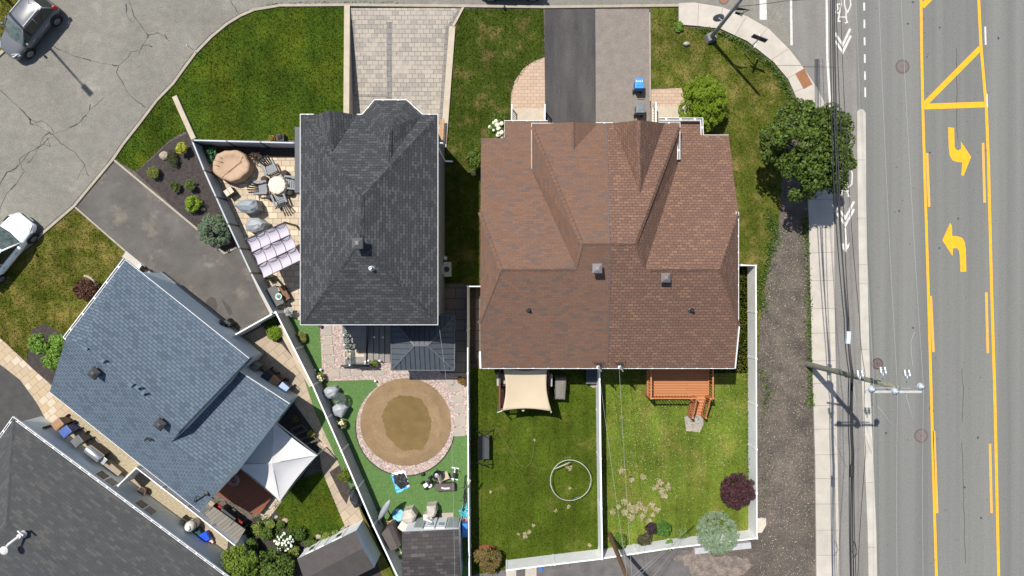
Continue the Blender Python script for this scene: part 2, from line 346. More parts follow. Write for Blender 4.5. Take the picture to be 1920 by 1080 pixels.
for v in ([(1565, 62), (1580, 84), (1594, 54)], [(1566, 77), (1580, 98), (1595, 67)], [(1569, 388), (1585, 409), (1601, 378)], [(1569, 400), (1585, 422), (1601, 392)]):
    mark('chevron', v, .14, WHITEP, lane, zl)
markpoly('lane_arrow', [(1583, 427), (1586, 427), (1588, 460), (1593, 455), (1592, 462), (1585, 474), (1577, 462), (1576, 454), (1582, 458)], WHITEP, lane, zl)
markpoly('lane_arrow', [(1579, 219), (1586, 242), (1583, 240), (1583, 262), (1579, 262), (1579, 238), (1575, 243)], WHITEP, lane, zl)
# cracks of the old street, sealed seams of the road
for c in ([(238, -10), (252, 30), (268, 52), (278, 67), (268, 85), (262, 97), (246, 97), (240, 107), (222, 123), (219, 135), (232, 160), (240, 175), (262, 193), (272, 201)],
          [(98, 86), (120, 97), (140, 105), (165, 112), (185, 117), (205, 121), (221, 123)], [(278, 67), (295, 62), (308, 66), (318, 78)], [(268, 85), (280, 84), (286, 88)], [(262, 97), (261, 102)],
          [(0, 168), (18, 185), (37, 203), (55, 222), (66, 229), (80, 242), (92, 248), (103, 256), (118, 272)], [(195, 183), (180, 197), (168, 206), (158, 220), (145, 233), (125, 243), (104, 250)], [(168, 206), (169, 195)],
          [(118, 270), (140, 286), (158, 308), (166, 330)], [(78, 272), (56, 285), (45, 300), (30, 315), (14, 323), (0, 346)], [(40, 310), (45, 322), (30, 345), (14, 362), (0, 392)], [(66, 229), (80, 227), (95, 238), (102, 252)],
          [(92, 248), (82, 258), (75, 270), (95, 275), (88, 258)], [(40, 312), (36, 300), (55, 285)], [(236, 8), (238, 30), (248, 42)], [(160, 308), (150, 322), (146, 338)], [(55, 222), (58, 232), (72, 238)], [(103, 256), (88, 262), (70, 280), (60, 300), (52, 306)], [(430, -5), (438, 10), (446, 24)]):
    q = []
    for i in range(len(c)-1):
        for t in (0, .33, .66): q.append((c[i][0]*(1-t)+c[i+1][0]*t+random.uniform(-1, 1), c[i][1]*(1-t)+c[i+1][1]*t+random.uniform(-1, 1)))
    q = gp(q+[c[-1]]); b = MB()
    for i in range(0, len(q)-1, 2): b.ribbon(q[i:i+3], random.choice([.018, .025, .032, .045, .07]), Z-.002, Z+.003)
    b.build('crack', CRACKM, side)
for c in ([(1793, 90), (1794, 160), (1793, 230), (1795, 268)], [(1804, 830), (1806, 890), (1807, 960), (1810, 1080)], [(1803, 690), (1806, 735), (1804, 805)]):
    q = [(c[i][0]*(1-t)+c[i+1][0]*t+random.uniform(-1, 1), c[i][1]*(1-t)+c[i+1][1]*t) for i in range(len(c)-1) for t in (0, .2, .4, .6, .8)]
    MB().ribbon(gp(q), .03, zr-.006, zr-.002).build('crack', CRACKM, road)
OILM = mat('oil_spot', (.055, .055, .055), rough=.7)
b = MB()
for _ in range(110):
    x, y = random.uniform(1640, 1900), random.uniform(0, 1080)
    if random.random() < .35: x = random.gauss(1733+y*.02, 5)
    r = random.choice([.02, .025, .03, .03, .04, .07]); c = P(x, y)
    b.prism([(c.x+r*math.cos(a)*random.uniform(.7, 1.2), c.y+r*math.sin(a)*random.uniform(.7, 1.2)) for a in [k*PI/3.5 for k in range(7)]], zr-.006, zr-.003)
o = b.build('oil_stain', OILM, road); o['kind'] = 'stuff'

# ---- kerbs, sidewalk, median
KP = [(-700, 1082), (75, 443), (140, 387), (214, 298), (232, 271), (265, 229), (295, 189), (326, 157), (346, 129), (367, 101), (397, 70), (426, 46), (452, 30), (478, 19), (526, 11), (650, 10), (860, 12), (1020, 14), (1275, 11)]
struct(MB().ribbon(gp(KP), .16, 0, .1).build('kerb', KERBM, bevel=.02))
q = [(x-3.4+random.uniform(-.7, .7), y-3.2+random.uniform(-.6, .6)) for (x0, y0), (x1, y1) in zip(KP[1:13], KP[2:14]) for x, y in [(x0+(x1-x0)*t, y0+(y1-y0)*t) for t in (0, .25, .5, .75)]]
MB().ribbon(gp(q), .05, Z-.002, Z+.003).build('crack', CRACKM, side)
struct(MB().ribbon(gp([(-30, 130), (12, 92), (78, -6), (110, -60)]), .2, 0, .1).build('kerb', KERBM, bevel=.02))
walk = MB().prism(gp([(1272, 7), (1300, 6), (1350, 14), (1400, 32), (1440, 55), (1480, 95), (1510, 135), (1530, 165), (1545, 194), (1556, 260), (1562, 420), (1564, 620), (1567, 760), (1571, 1000), (1574, 1500), (1534, 1500), (1527, 860), (1521, 660), (1517, 480), (1513, 340), (1508, 250), (1497, 195), (1477, 150), (1450, 118), (1400, 78), (1350, 55), (1310, 50), (1272, 47)]), 0, .11).build('sidewalk', CONC, bevel=.015); struct(walk)
JOINT = mat('joint', (.19, .165, .135), rough=.9)
for a, b_ in (((1310, 7), (1308, 50)), ((1355, 15), (1348, 55)), ((1399, 32), (1378, 67)), ((1438, 54), (1412, 85)), ((1477, 92), (1444, 114)), ((1508, 132), (1474, 147)), ((1524, 158), (1490, 172)), ((1563, 374), (1515, 374)), ((1562, 427), (1516, 428)), ((1563, 473), (1517, 474)), ((1564, 526), (1518, 526)), ((1565, 578), (1519, 578)), ((1566, 624), (1521, 625)), ((1566, 676), (1522, 677)), ((1567, 718), (1523, 719)), ((1568, 760), (1524, 761)), ((1569, 804), (1525, 805)), ((1569, 852), (1527, 853)), ((1570, 898), (1527, 897)), ((1571, 945), (1528, 945)), ((1572, 994), (1530, 994)), ((1573, 1041), (1531, 1041))):
    MB().ribbon(gp([a, b_], .11), .022, .1, .113).build('expansion_joint', JOINT, walk)
MB().prism(gp([(1491, 138), (1508, 128), (1523, 158), (1507, 167)], .115), .1, .117).build('tactile_plate', mat('rust_plate', (.26, .115, .05), (.21, .095, .042), 6, .8, .4, 60, grain=.2), walk)
med = MB().prism(gp([(1605, 212), (1609, 206), (1616, 206), (1621, 213), (1622, 380), (1625, 540), (1630, 740), (1635, 850), (1641, 1000), (1650, 1500), (1634, 1500), (1625, 1000), (1619, 850), (1613, 690), (1609, 520), (1606, 360)]), 0, .13).build('median', CONCW, bevel=.02); struct(med)
for y, xa, xb in ((300, 1605, 1622), (409, 1607, 1624), (496, 1608, 1625), (532, 1609, 1625), (655, 1612, 1628), (770, 1616, 1632), (905, 1621, 1637), (1026, 1626, 1642)):
    MB().ribbon(gp([(xa, y), (xb, y)], .13), .022, .12, .133).build('expansion_joint', JOINT, med)

# ---- driveways, paths, beds
Zs = .008
dk = sheet('asphalt_driveway', [(1021, 17), (1116, 17), (1117, 262), (1022, 262)], Zs, DRIVEK, 0)
dg = sheet('asphalt_driveway', [(1116.3, 17), (1217, 17), (1219, 262), (1117.3, 262)], Zs+.004, DRIVEG, 0)
struct(MB().ribbon(gp([(1218, 24), (1219, 190)]), .07, 0, .05).build('edging', KERBM))
blued = sheet('asphalt_driveway', [(214, 300), (365, 425), (420, 474), (444, 463), (517, 590), (460, 660), (300, 530), (240, 478), (141, 389)], Zs, DRIVEB, 0)
for c in ([(388, 562), (396, 556), (405, 560), (408, 575), (402, 590), (392, 580), (384, 572)], [(415, 562), (422, 566), (432, 576), (436, 588), (430, 592), (424, 580)]):
    markpoly('oil_stain', c, mat('drive_stain', (.045, .042, .038), (.06, .055, .05), 6, .8), blued, Zs+.004)
struct(MB().ribbon(gp([(213, 299), (366, 426), (421, 475), (444, 464)]), .11, 0, .06).build('edging', KERBM))
struct(MB().ribbon(gp([(141, 388), (235, 470)]), .09, 0, .05).build('edging', KERBM))
sheet('side_path', [(235, 469), (263, 492), (300, 524), (290, 532), (225, 478)], .012, CONC, 0)
sheet('asphalt_driveway', [(-300, 420), (0, 683), (38, 712), (62, 742), (73, 762), (88, 800), (60, 830), (-300, 1060)], Zs, DARKASPH, 0)
sheet('paver_path', [(-200, 460), (0, 632), (18, 650), (60, 690), (98, 724), (140, 768), (136, 782), (96, 800), (86, 786), (72, 760), (60, 742), (38, 712), (0, 683), (-200, 520)], .013, WALKM, 0)
sheet('gravel_path', [(130, 755), (160, 745), (440, 975), (470, 1060), (430, 1062), (88, 806)], .006, AGGR, 0)
sheet('planting_bed', [(255, 324), (284, 298), (318, 266), (350, 250), (360, 262), (396, 335), (445, 462), (420, 474), (365, 425)], .012, MULCH, 0)
sheet('planting_bed', [(52, 616), (85, 606), (122, 632), (102, 724), (60, 690), (20, 652)], .009, MULCH, 0)
# sunken paver driveway between its retaining walls
def dz(y): return -1.1*max(0, min(1, (y-20)/200))
pd = MB()
for y0, y1 in ((12, 20), (20, 120), (120, 220), (220, 300)):
    for a0, b0, a1, b1, m_ in ((655, 868, 655, 866, 0),):
        def lx(y): return 655-7*(y-15)/285
        def rx(y): return 866 if y < 48 else 846-8*(y-48)/250
        def rx2(y): return 868-(y-12)*.55 if y < 48 else 848-8*(y-48)/250
        pd.poly([P(lx(y0), y0, dz(y0)), P(rx2(y0), y0, dz(y0)), P(rx2(y1), y1, dz(y1)), P(lx(y1), y1, dz(y1))])
pav = struct(pd.build('paver_driveway', PAVER))
def band(pts, w=.32):
    b = MB()
    for (x0, y0), (x1, y1) in zip(pts, pts[1:]):
        n = 6
        for k in range(n):
            ya, yb = y0+(y1-y0)*k/n, y0+(y1-y0)*(k+1)/n; xa, xb = x0+(x1-x0)*k/n, x0+(x1-x0)*(k+1)/n
            A, B = P(xa, ya, dz(ya)+.004), P(xb, yb, dz(yb)+.004)
            t = (B-A); t.z = 0; t.normalize(); s = Vector((-t.y, t.x, 0))*w/2
            b.poly([A+s, A-s, B-s, B+s])
    return b.build('border_band', PAVERD, pav)
band([(730, 12), (730, 200)]); band([(661, 12), (661, 175)], .24); band([(862, 12), (840, 48)], .3); band([(840, 48), (827, 235)], .28); band([(664, 177), (726, 177)], .24)
sheet('lot_floor', [(640, 300), (870, 300), (870, -20), (640, -20)], -1.2, DIRT, -1.3)
RW = thing('retaining_wall', 'pale stone retaining wall left of the paver driveway', 'wall', P(650, 110, 0), 'driveway retaining walls')
MB().ribbon(gp([(650.5, 10), (649, 215)], .12), .3, -1.2, .06).build('wall', STONEB, RW); MB().ribbon(gp([(650.5, 9), (649, 216)], .16), .34, .06, .14).build('coping', STONEB, RW, bevel=.01)
RW = thing('retaining_wall', 'pale stone retaining wall right of the paver driveway', 'wall', P(840, 150, 0), 'driveway retaining walls')
MB().ribbon(gp([(848, 50), (831, 275)], .12), .3, -1.2, .06).build('wall', STONEB, RW); MB().ribbon(gp([(848, 49), (831, 276)], .16), .36, .06, .14).build('coping', STONEB, RW, bevel=.01)
MB().ribbon(gp([(869, 12), (850, 48)], .1), .12, -.2, .08).build('edging', STONEB, RW)
struct(MB().ribbon(gp([(330, 182), (346, 218), (366, 262)]), .3, 0, .22).build('edging', STONEB, bevel=.02))

# ---- lawns
GA = lawnmat('lawn_green', *(_GA := ((.034, .062, .006), (.044, .074, .007), (.078, .094, .008), (.46, .74), .5)))
GB = lawnmat('lawn_dry', *(_GB := ((.055, .072, .008), (.08, .088, .012), (.145, .118, .032), (.43, .62))))
GD = lawnmat('lawn_mixed', *(_GD := ((.032, .052, .006), (.048, .068, .009), (.11, .088, .03), (.5, .68))))
GE = lawnmat('lawn_olive', *(_GE := ((.06, .076, .01), (.08, .094, .014), (.14, .118, .035), (.46, .66))))
GL = lawnmat('back_lawn', *(_GL := ((.045, .069, .006), (.06, .086, .009), (.11, .112, .024), (.54, .74), .7)))
GR = lawnmat('clover_lawn', *(_GR := ((.08, .116, .014), (.105, .142, .02), (.16, .155, .034), (.48, .7), .7)))
bl = {k: lawnmat('grass_blades_'+n_, *v, blade=True) for k, n_, v in (('a', 'green', _GA), ('b', 'dry', _GB), ('d', 'mixed', _GD), ('e', 'olive', _GE), ('l', 'back', _GL), ('r', 'clover', _GR))}
def inpoly(x, y, poly):
    r = np.zeros(x.shape, bool); n = len(poly)
    for i in range(n):
        x1, y1 = poly[i]; x2, y2 = poly[(i+1) % n]
        if y1 != y2: r ^= ((y1 > y) != (y2 > y)) & (x < (x2-x1)*(y-y1)/(y2-y1)+x1)
    return r
def trimesh(name, V, nper, m):
    """V: (count, nper, 3) loose little faces as one mesh"""
    c = V.shape[0]; me = bpy.data.meshes.new(name); me.vertices.add(c*nper); me.vertices.foreach_set('co', V.astype(np.float32).ravel())
    me.loops.add(c*nper); me.loops.foreach_set('vertex_index', np.arange(c*nper, dtype=np.int32)); me.polygons.add(c)
    me.polygons.foreach_set('loop_start', np.arange(0, c*nper, nper, dtype=np.int32)); me.polygons.foreach_set('loop_total', np.full(c, nper, dtype=np.int32))
    me.materials.append(m); me.update(calc_edges=True); me.validate()
    o = bpy.data.objects.new(name, me); COL.objects.link(o); return o
def scatter(poly, dens, holes=()):
    pl = [tuple(P(x, y)[:2]) for x, y in poly]; a = np.array(pl); lo, hi = a.min(0), a.max(0); n = int((hi-lo).prod()*dens)
    x = rng.uniform(lo[0], hi[0], n); y = rng.uniform(lo[1], hi[1], n); k = inpoly(x, y, pl)
    for h in holes: k &= ~inpoly(x, y, [tuple(P(q[0], q[1])[:2]) for q in h])
    return x[k], y[k]
def blades(poly, dens, m, label, hgt=.09, z=.01, wid=.022, holes=()):
    x, y = scatter(poly, dens, holes); n = len(x); a = rng.uniform(0, 2*PI, n); h = hgt*rng.uniform(.5, 1.3, n); l = rng.uniform(.2, 1.1, n)*h; w_ = wid*rng.uniform(.6, 1.4, n); b = rng.uniform(0, 2*PI, n)
    V = np.zeros((n, 3, 3)); V[:, 0] = np.stack([x+w_*np.cos(a), y+w_*np.sin(a), np.full(n, z)], 1); V[:, 1] = np.stack([x-w_*np.cos(a), y-w_*np.sin(a), np.full(n, z)], 1)
    V[:, 2] = np.stack([x+l*np.cos(b), y+l*np.sin(b), z+h], 1)
    o = trimesh('grass', V, 3, m); o['kind'] = 'stuff'; return tag(o, label, 'grass')
LA = [(216, 299), (235, 272), (267, 231), (297, 191), (328, 159), (369, 103), (399, 72), (428, 48), (454, 32), (480, 21), (526, 14), (648, 13), (644, 216), (640, 262), (366, 262), (346, 246), (318, 262), (254, 322)]
LB = [(138, 390), (76, 447), (-60, 555), (-60, 590), (0, 634), (50, 676), (60, 618), (85, 606), (122, 630), (235, 473)]
LC = [(510, 948), (560, 898), (604, 884), (646, 985), (612, 1012), (560, 1015)]
LD = [(868, 17), (1019, 17), (1021, 105), (985, 128), (962, 165), (957, 205), (957, 262), (925, 262), (925, 540), (835, 540), (835, 272), (848, 50)]
LE = [(1221, 15), (1271, 15), (1271, 48), (1312, 54), (1350, 58), (1400, 82), (1448, 121), (1476, 153), (1492, 196), (1466, 300), (1463, 400), (1440, 500), (1425, 600), (1420, 700), (1240, 700), (1240, 230), (1285, 200), (1278, 166), (1221, 165)]
LL = [(882, 690), (1121, 690), (1122, 1048), (948, 1068), (884, 1078)]
LR = [(1128, 690), (1404, 690), (1406, 500), (1330, 500), (1404, 500), (1406, 1000), (1260, 1020), (1128, 1040)]
LR = [(1128, 670), (1370, 670), (1370, 500), (1407, 500), (1407, 1004), (1262, 1022), (1130, 1042)]
LT = [(-200, -200), (108, -60), (78, -4), (12, 94), (-30, 130), (-200, 200)]
for pts, m in ((LA, GA), (LB, GB), (LC, GA), (LD, GD), (LE, GE), (LL, GL), (LR, GR), (LT, GB)): sheet('lawn', pts, .016, m, 0)
blades(LA, 330, bl['a'], 'dark green mown grass of the rounded corner lawn')
blades(LB, 300, bl['b'], 'dry olive grass between the white car and the blue roofed house')
blades(LC, 330, bl['a'], 'small square of dark green grass below the white canopy')
blades(LD, 300, bl['d'], 'dark mottled grass between paver driveway and black asphalt driveway')
blades(LE, 300, bl['e'], 'sunny olive grass inside the curved corner sidewalk')
blades(LL, 300, bl['l'], 'mottled grass around the ring frame')
blades(LR, 330, bl['r'], 'bright clover grass around the orange deck')
blades([(0, 0), (70, 0), (12, 90), (0, 95)], 300, bl['b'], 'dry grass corner behind the dark grey hatchback')
# clover heads, tufts in the earth strip, weeds along the kerb line
CLOV = leafmat('clover_heads', [(.5, .5, .38), (.62, .62, .5), (.42, .45, .25)], .8, 0)
def dots(poly, dens, m, label, cat, name, size=.025, z=.1, holes=()):
    x, y = scatter(poly, dens, holes); n = len(x); V = np.zeros((n, 4, 3)); s = size*rng.uniform(.5, 1.5, n); a = rng.uniform(0, PI, n)
    for k in range(4): V[:, k] = np.stack([x+s*np.cos(a+k*PI/2), y+s*np.sin(a+k*PI/2), np.full(n, z)+rng.uniform(-.02, .02, n)], 1)
    o = trimesh(name, V, 4, m); o['kind'] = 'stuff'; return tag(o, label, cat)
dots([(1150, 760), (1260, 720), (1390, 760), (1390, 860), (1300, 900), (1160, 900)], 16, CLOV, 'scattered white clover flowers in the bright right back lawn', 'flowers', 'clover_flowers', .016)
dots([(1130, 700), (1404, 700), (1404, 990), (1130, 1030)], 10, CLOV, 'sparse pale flowers over the whole right back lawn', 'flowers', 'clover_flowers', .015)
DBR = leafmat('debris', [(.3, .26, .2), (.2, .165, .12), (.42, .37, .3)], .9, 0)
dots([(1424, 560), (1470, 400), (1512, 400), (1524, 700), (1530, 1080), (1425, 1080)], 30, DBR, 'pale dry leaves and chips over the earth strip', 'litter', 'leaf_litter', .019, .02)
WEED = leafmat('weed_leaves', [(.04, .085, .012), (.07, .13, .018), (.11, .17, .03)], .7, .2)
def leaves(pts, sizes, nrm=None, up=.5, width=.55):
    n = len(pts); d = rng.normal(size=(n, 3)) if nrm is None else nrm*1.2+rng.normal(size=(n, 3))*.75
    d[:, 2] += up; d /= np.linalg.norm(d, axis=1)[:, None]
    t = rng.normal(size=(n, 3)); u = np.cross(d, t); u /= np.linalg.norm(u, axis=1)[:, None]; v = np.cross(d, u)
    s = sizes[:, None]; V = np.zeros((n, 4, 3)); V[:, 0] = pts-u*s; V[:, 1] = pts-v*s*width; V[:, 2] = pts+u*s; V[:, 3] = pts+v*s*width; return V
def weeds(path, n, spread, label, size=.07, hh=.3):
    pl = [np.array(P(x, y)[:2]) for x, y in path]; k = rng.integers(0, len(pl)-1, n); t = rng.uniform(0, 1, n)
    c = np.array([pl[i]*(1-s)+pl[i+1]*s for i, s in zip(k, t)]); r = np.abs(rng.normal(0, spread, n)); a = rng.uniform(0, 2*PI, n)
    pts = np.stack([c[:, 0]+r*np.cos(a), c[:, 1]+r*np.sin(a), rng.uniform(.02, 1, n)*hh*np.exp(-r/spread)], 1)
    o = trimesh('weeds', leaves(pts, size*rng.uniform(.5, 1.3, n)), 4, WEED); o['kind'] = 'stuff'; return tag(o, label, 'weeds')
weeds([(1509, 408), (1512, 440), (1514, 520), (1517, 580), (1516, 620), (1518, 680), (1520, 740), (1520, 760)], 1300, .22, 'green weeds along the straight sidewalk edge beside the earth strip')
weeds([(1310, 54), (1360, 66), (1400, 88), (1440, 118), (1465, 150), (1485, 190)], 1300, .28, 'leafy weeds along the inner edge of the curved sidewalk')
weeds([(1440, 400), (1452, 440), (1440, 480), (1424, 540), (1425, 580)], 1500, .35, 'creeping weeds where the side lawn meets the earth strip')
weeds([(1424, 690), (1440, 740), (1428, 760), (1430, 950)], 300, .35, 'thin weeds on the earth strip by the long white fence')
weeds([(448, 42), (485, 16), (520, 7), (660, 4), (760, 6)], 300, .09, 'weeds growing in the gutter along the corner kerb', .05, .1)
weeds([(1402, 690), (1404, 760), (1403, 830), (1401, 900)], 900, .16, 'taller grass against the inside of the long white fence', .06, .35)
weeds([(950, 1062), (1030, 1052), (1120, 1042)], 700, .2, 'tall grass against the low white rear fence', .06, .35)
SPOTM = mat('dry_patch', (.36, .285, .19), (.2, .17, .09), 5, .95, .6, 30, grain=.3)
for i, (x, y, r) in enumerate(((1165, 882, 8), (1184, 898, 7), (1205, 895, 8), (1237, 904, 8), (1229, 914, 8), (1241, 921, 9), (1251, 912, 8), (1246, 930, 7), (1170, 940, 8), (1182, 950, 9), (1190, 957, 10), (1200, 947, 10), (1210, 956, 8), (1222, 946, 9), (1231, 955, 8), (1172, 960, 8), (1184, 970, 8), (1204, 968, 8), (1216, 976, 7), (1148, 960, 7), (1160, 950, 6), (1224, 965, 6))):
    c = P(x, y); q = [(c.x+r/S*math.cos(a)*random.uniform(.35, 1.1), c.y+r/S*math.sin(a)*random.uniform(.35, 1.1)) for a in [k*2*PI/26 for k in range(26)]]
    struct(MB().prism(q, .0, .0175+i*.0006).build('bare_patch', SPOTM))
for i, (x, y, r) in enumerate(((1062, 873, 4), (1069, 878, 5), (1068, 915, 3), (1066, 950, 4), (1000, 985, 4), (985, 1004, 7), (992, 998, 5), (972, 1001, 3), (1042, 957, 4), (1002, 825, 3), (1105, 1022, 4), (920, 922, 3))):
    c = P(x, y); q = [(c.x+r/S*math.cos(a)*random.uniform(.4, 1.3), c.y+r/S*math.sin(a)*random.uniform(.4, 1.3)) for a in [k*2*PI/20 for k in range(20)]]
    struct(MB().prism(q, .0, .0175+i*.0006).build('bare_patch', SPOTM))
# ---- back yard of the charcoal house
sheet('artificial_lawn', [(530, 588), (604, 612), (880, 640), (878, 1090), (744, 1090), (640, 880), (590, 770)], .02, TURF, 0)
ring = [(760+92*math.cos(a), 800+91*math.sin(a)) for a in [k*2*PI/56 for k in range(56)]]
sheet('pea_gravel', [(600, 608), (880, 608), (878, 816), (835, 816), (835, 760), (715, 740), (702, 712), (612, 714), (604, 690)], .026, PINKG, 0)
sheet('pea_gravel', ring, .03, PINKG, 0)
struct(MB().ribbon(gp([(760+93*math.cos(a), 800+92*math.sin(a)) for a in [R(150)-k*R(150)/24-0 for k in range(-6, 25)]]), .05, 0, .06).build('edging', DARKM))
sandp = sheet('sand_pad', [(761+85*math.cos(a)*(1+.012*math.sin(3*a)), 791+82*math.sin(a)) for a in [k*2*PI/64 for k in range(64)]], .05, SAND, 0)
def wob(pts, n=6, j=1.5):
    q = []
    for i in range(len(pts)):
        a, b_ = pts[i], pts[(i+1) % len(pts)]
        q += [(a[0]*(1-t/n)+b_[0]*t/n+random.uniform(-j, j), a[1]*(1-t/n)+b_[1]*t/n+random.uniform(-j, j)) for t in range(n)]
    return q
markpoly('dry_sand_ring', wob([(762+66*math.cos(a), 792+66*math.sin(a)) for a in [k*PI/7 for k in range(14)]], 4, 1.2), mat('pale_sand', (.235, .162, .09), (.195, .131, .07), 1.3, .95, .3, 50, grain=.14, gscale=14, spot=(.15, .105, .06), spots=(.56, .72), spotscale=1.2), sandp, .053)
markpoly('damp_patch', wob([(716, 780), (728, 752), (748, 741), (770, 741), (790, 748), (802, 768), (809, 790), (806, 815), (793, 842), (776, 842), (760, 845), (742, 836), (725, 815)], 12, 1.5), STAIN, sandp, .056)
for i, q in enumerate(([(606, 612), (622, 612), (623, 628), (606, 629)], [(607, 631), (623, 631), (624, 646), (607, 647)], [(608, 649), (625, 649), (626, 664), (609, 665)], [(610, 668), (626, 668), (628, 682), (611, 683)], [(617, 692), (638, 690), (637, 706), (616, 705)], [(641, 690), (656, 690), (659, 704), (642, 706)], [(663, 692), (679, 692), (678, 704), (661, 705)], [(684, 692), (700, 694), (697, 704), (683, 703)], [(703, 693), (720, 694), (722, 703), (704, 705)], [(836, 710), (852, 710), (850, 722), (840, 722)],
                       [(842, 722), (866, 718), (868, 731), (846, 736)], [(848, 740), (868, 740), (869, 754), (850, 756)], [(852, 760), (872, 760), (872, 774), (853, 775)], [(853, 780), (873, 779), (873, 796), (853, 797)], [(852, 802), (872, 802), (872, 817), (851, 818)])):
    o = MB().prism(gp(q), .0, .062).build('stepping_stone', SLAB, bevel=.02)
    tag(o, 'flat grey brown flagstone set in pink pea gravel', 'stepping stone', 'flagstones in the pink pea gravel')
sheet('paved_passage', [(826, 532), (876, 532), (876, 700), (826, 700)], .031, SHADEP, 0)
sheet('paved_passage', [(882, 560), (912, 560), (912, 672), (882, 672)], .022, SHADEP, 0)
sheet('gravel_strip', [(879, 540), (892, 540), (892, 682), (879, 682)], .026, MULCH, 0)
# ---- patio of the charcoal house and yard of the blue house
sheet('planting_bed', [(365, 272), (600, 272), (600, 300), (470, 300), (395, 300)], .018, MULCH, 0)
sheet('patio', [(392, 296), (600, 296), (600, 604), (560, 600), (522, 585), (498, 540)], .024, PATIOM, 0)
sheet('paved_yard', [(440, 640), (500, 608), (515, 596), (560, 672), (600, 752), (640, 845), (690, 960), (735, 1090), (560, 1090), (640, 990), (628, 950), (604, 880), (590, 800), (545, 745)], .012, PATIOR, 0)
sheet('planting_bed', [(505, 608), (518, 596), (572, 700), (556, 678), (528, 645), (512, 640)], .018, MULCH, 0)
sheet('planting_bed', [(580, 720), (586, 716), (600, 745), (625, 815), (612, 806)], .018, MULCH, 0)
sheet('planting_bed', [(618, 885), (650, 862), (664, 900), (650, 945), (640, 930)], .018, MULCH, 0)
sheet('gravel_strip', [(548, 755), (592, 800), (580, 815), (600, 840), (560, 912), (530, 950), (500, 990), (500, 930), (520, 800)], .0155, BLACKG, 0)
sheet('gravel_strip', [(552, 756), (562, 756), (604, 812), (618, 840), (606, 840), (588, 806)], .0185, BEIGEG, 0)
sheet('gravel_strip', [(488, 962), (510, 930), (530, 938), (504, 972), (494, 985)], .0185, BEIGEG, 0)
sheet('planting_bed', [(430, 990), (515, 955), (560, 1005), (612, 1010), (655, 985), (690, 1000), (720, 1090), (420, 1090)], .0135, MULCH, 0)
sheet('lawn', [(664, 925), (690, 960), (745, 1090), (720, 1090), (690, 1000)], .02, GB, 0)
# ---- front walks of the brown house
sheet('brick_walk', [(958, 204), (958, 175), (965, 152), (982, 128), (1003, 114), (1021, 108), (1022, 204)], .022, BRICKP, 0)
sheet('brick_walk', [(1221, 168), (1278, 165), (1286, 196), (1283, 204), (1221, 204)], .022, BRICKP, 0)
sheet('stone_step', [(1283, 782), (1298, 776), (1306, 778), (1317, 776), (1319, 795), (1312, 810), (1286, 808)], .04, SLAB, 0)
sheet('low_slab', [(1410, 975), (1427, 970), (1436, 972), (1436, 984), (1428, 998), (1410, 1000)], .05, mat('pale_slab', (.5, .44, .35), (.4, .36, .31), 2, .9, grain=.1), 0)
# ---------------------------------------------------------------- houses
def roof_part(faces, m, parent, name='roof', uv=True):
    b = MB()
    for f in faces: b.poly([P(*q) if not isinstance(q, Vector) else q for q in f])
    return b.build(name, m, parent)
def fascia(loop, drop, m, parent, name='fascia', soffit=True):
    """boards under the roof edge and a soffit closing the roof from below"""
    b = MB(); L = [P(*q) for q in loop]; n = len(L); zb = min(p.z for p in L)-drop
    lo = [Vector((p.x, p.y, zb)) for p in L]
    for i in range(n):
        j = (i+1) % n; e = Vector((0, 0, .004))
        b.add([L[i]-e, L[j]-e, lo[j], lo[i]], [[0, 1, 2, 3]])
    if soffit: b.add([Vector((p.x, p.y, p.z)) for p in lo], [list(range(n))])
    return b.build(name, m, parent)
def gutter(path, parent, w=.12, out=1, step=.62, m=None):
    """trough along the eave: two lips, a dark bottom and straps"""
    pts = [P(*q) for q in path]; b = MB(); z = pts[0].z
    pl = [(p.x, p.y) for p in pts]
    def off(d):
        k = len(pl); r = []
        for i in range(k):
            a = Vector(pl[max(0, i-1)]); c = Vector(pl[min(k-1, i+1)]); p = Vector(pl[i])
            t1 = (p-a).normalized() if i else (c-p).normalized(); t2 = (c-p).normalized() if i < k-1 else t1
            t = (t1+t2).normalized(); nn = Vector((-t.y, t.x)); q = max(.5, abs(nn.dot(Vector((-t2.y, t2.x)))))
            r.append(tuple(p+nn*d/q))
        return r
    o = off(out*w/2)
    b.ribbon(off(out*w), .026, z-.1, z+.012); b.ribbon(off(0.0), .022, z-.1, z+.004); b.ribbon(o, w-.03, z-.105, z-.06, 1)
    for i in range(len(o)-1):
        a, c = Vector(o[i]), Vector(o[i+1]); L = (c-a).length; k = max(1, int(L/step))
        for j in range(k):
            q = a+(c-a)*(j+.5)/k; b.box((q.x, q.y, z-.005), (.09, w-.02, .012), math.atan2((c-a).y, (c-a).x))
    return b.build('gutter', [m or WHITE, GUTIN], parent)
def cap(path, m, parent, w=.24, drop=.07, lift=.03):
    """ridge or hip shingles: short overlapping pieces"""
    b = MB(); a, c = P(*path[0]), P(*path[1]); d = c-a; L = d.length; t = d.normalized(); s = t.cross(Vector((0, 0, 1))).normalized(); k = max(1, int(L/.26))
    for i in range(k):
        p, q = a+d*i/k, a+d*(i+1.12)/k; z0, z1 = Vector((0, 0, lift)), Vector((0, 0, lift+.025)); e = Vector((0, 0, -drop))
        for sg in (1, -1):
            b.poly([p+z1, q+z0, q+s*sg*w/2+e+z0, p+s*sg*w/2+e+z1])
    return b.build('ridge_cap', m, parent)
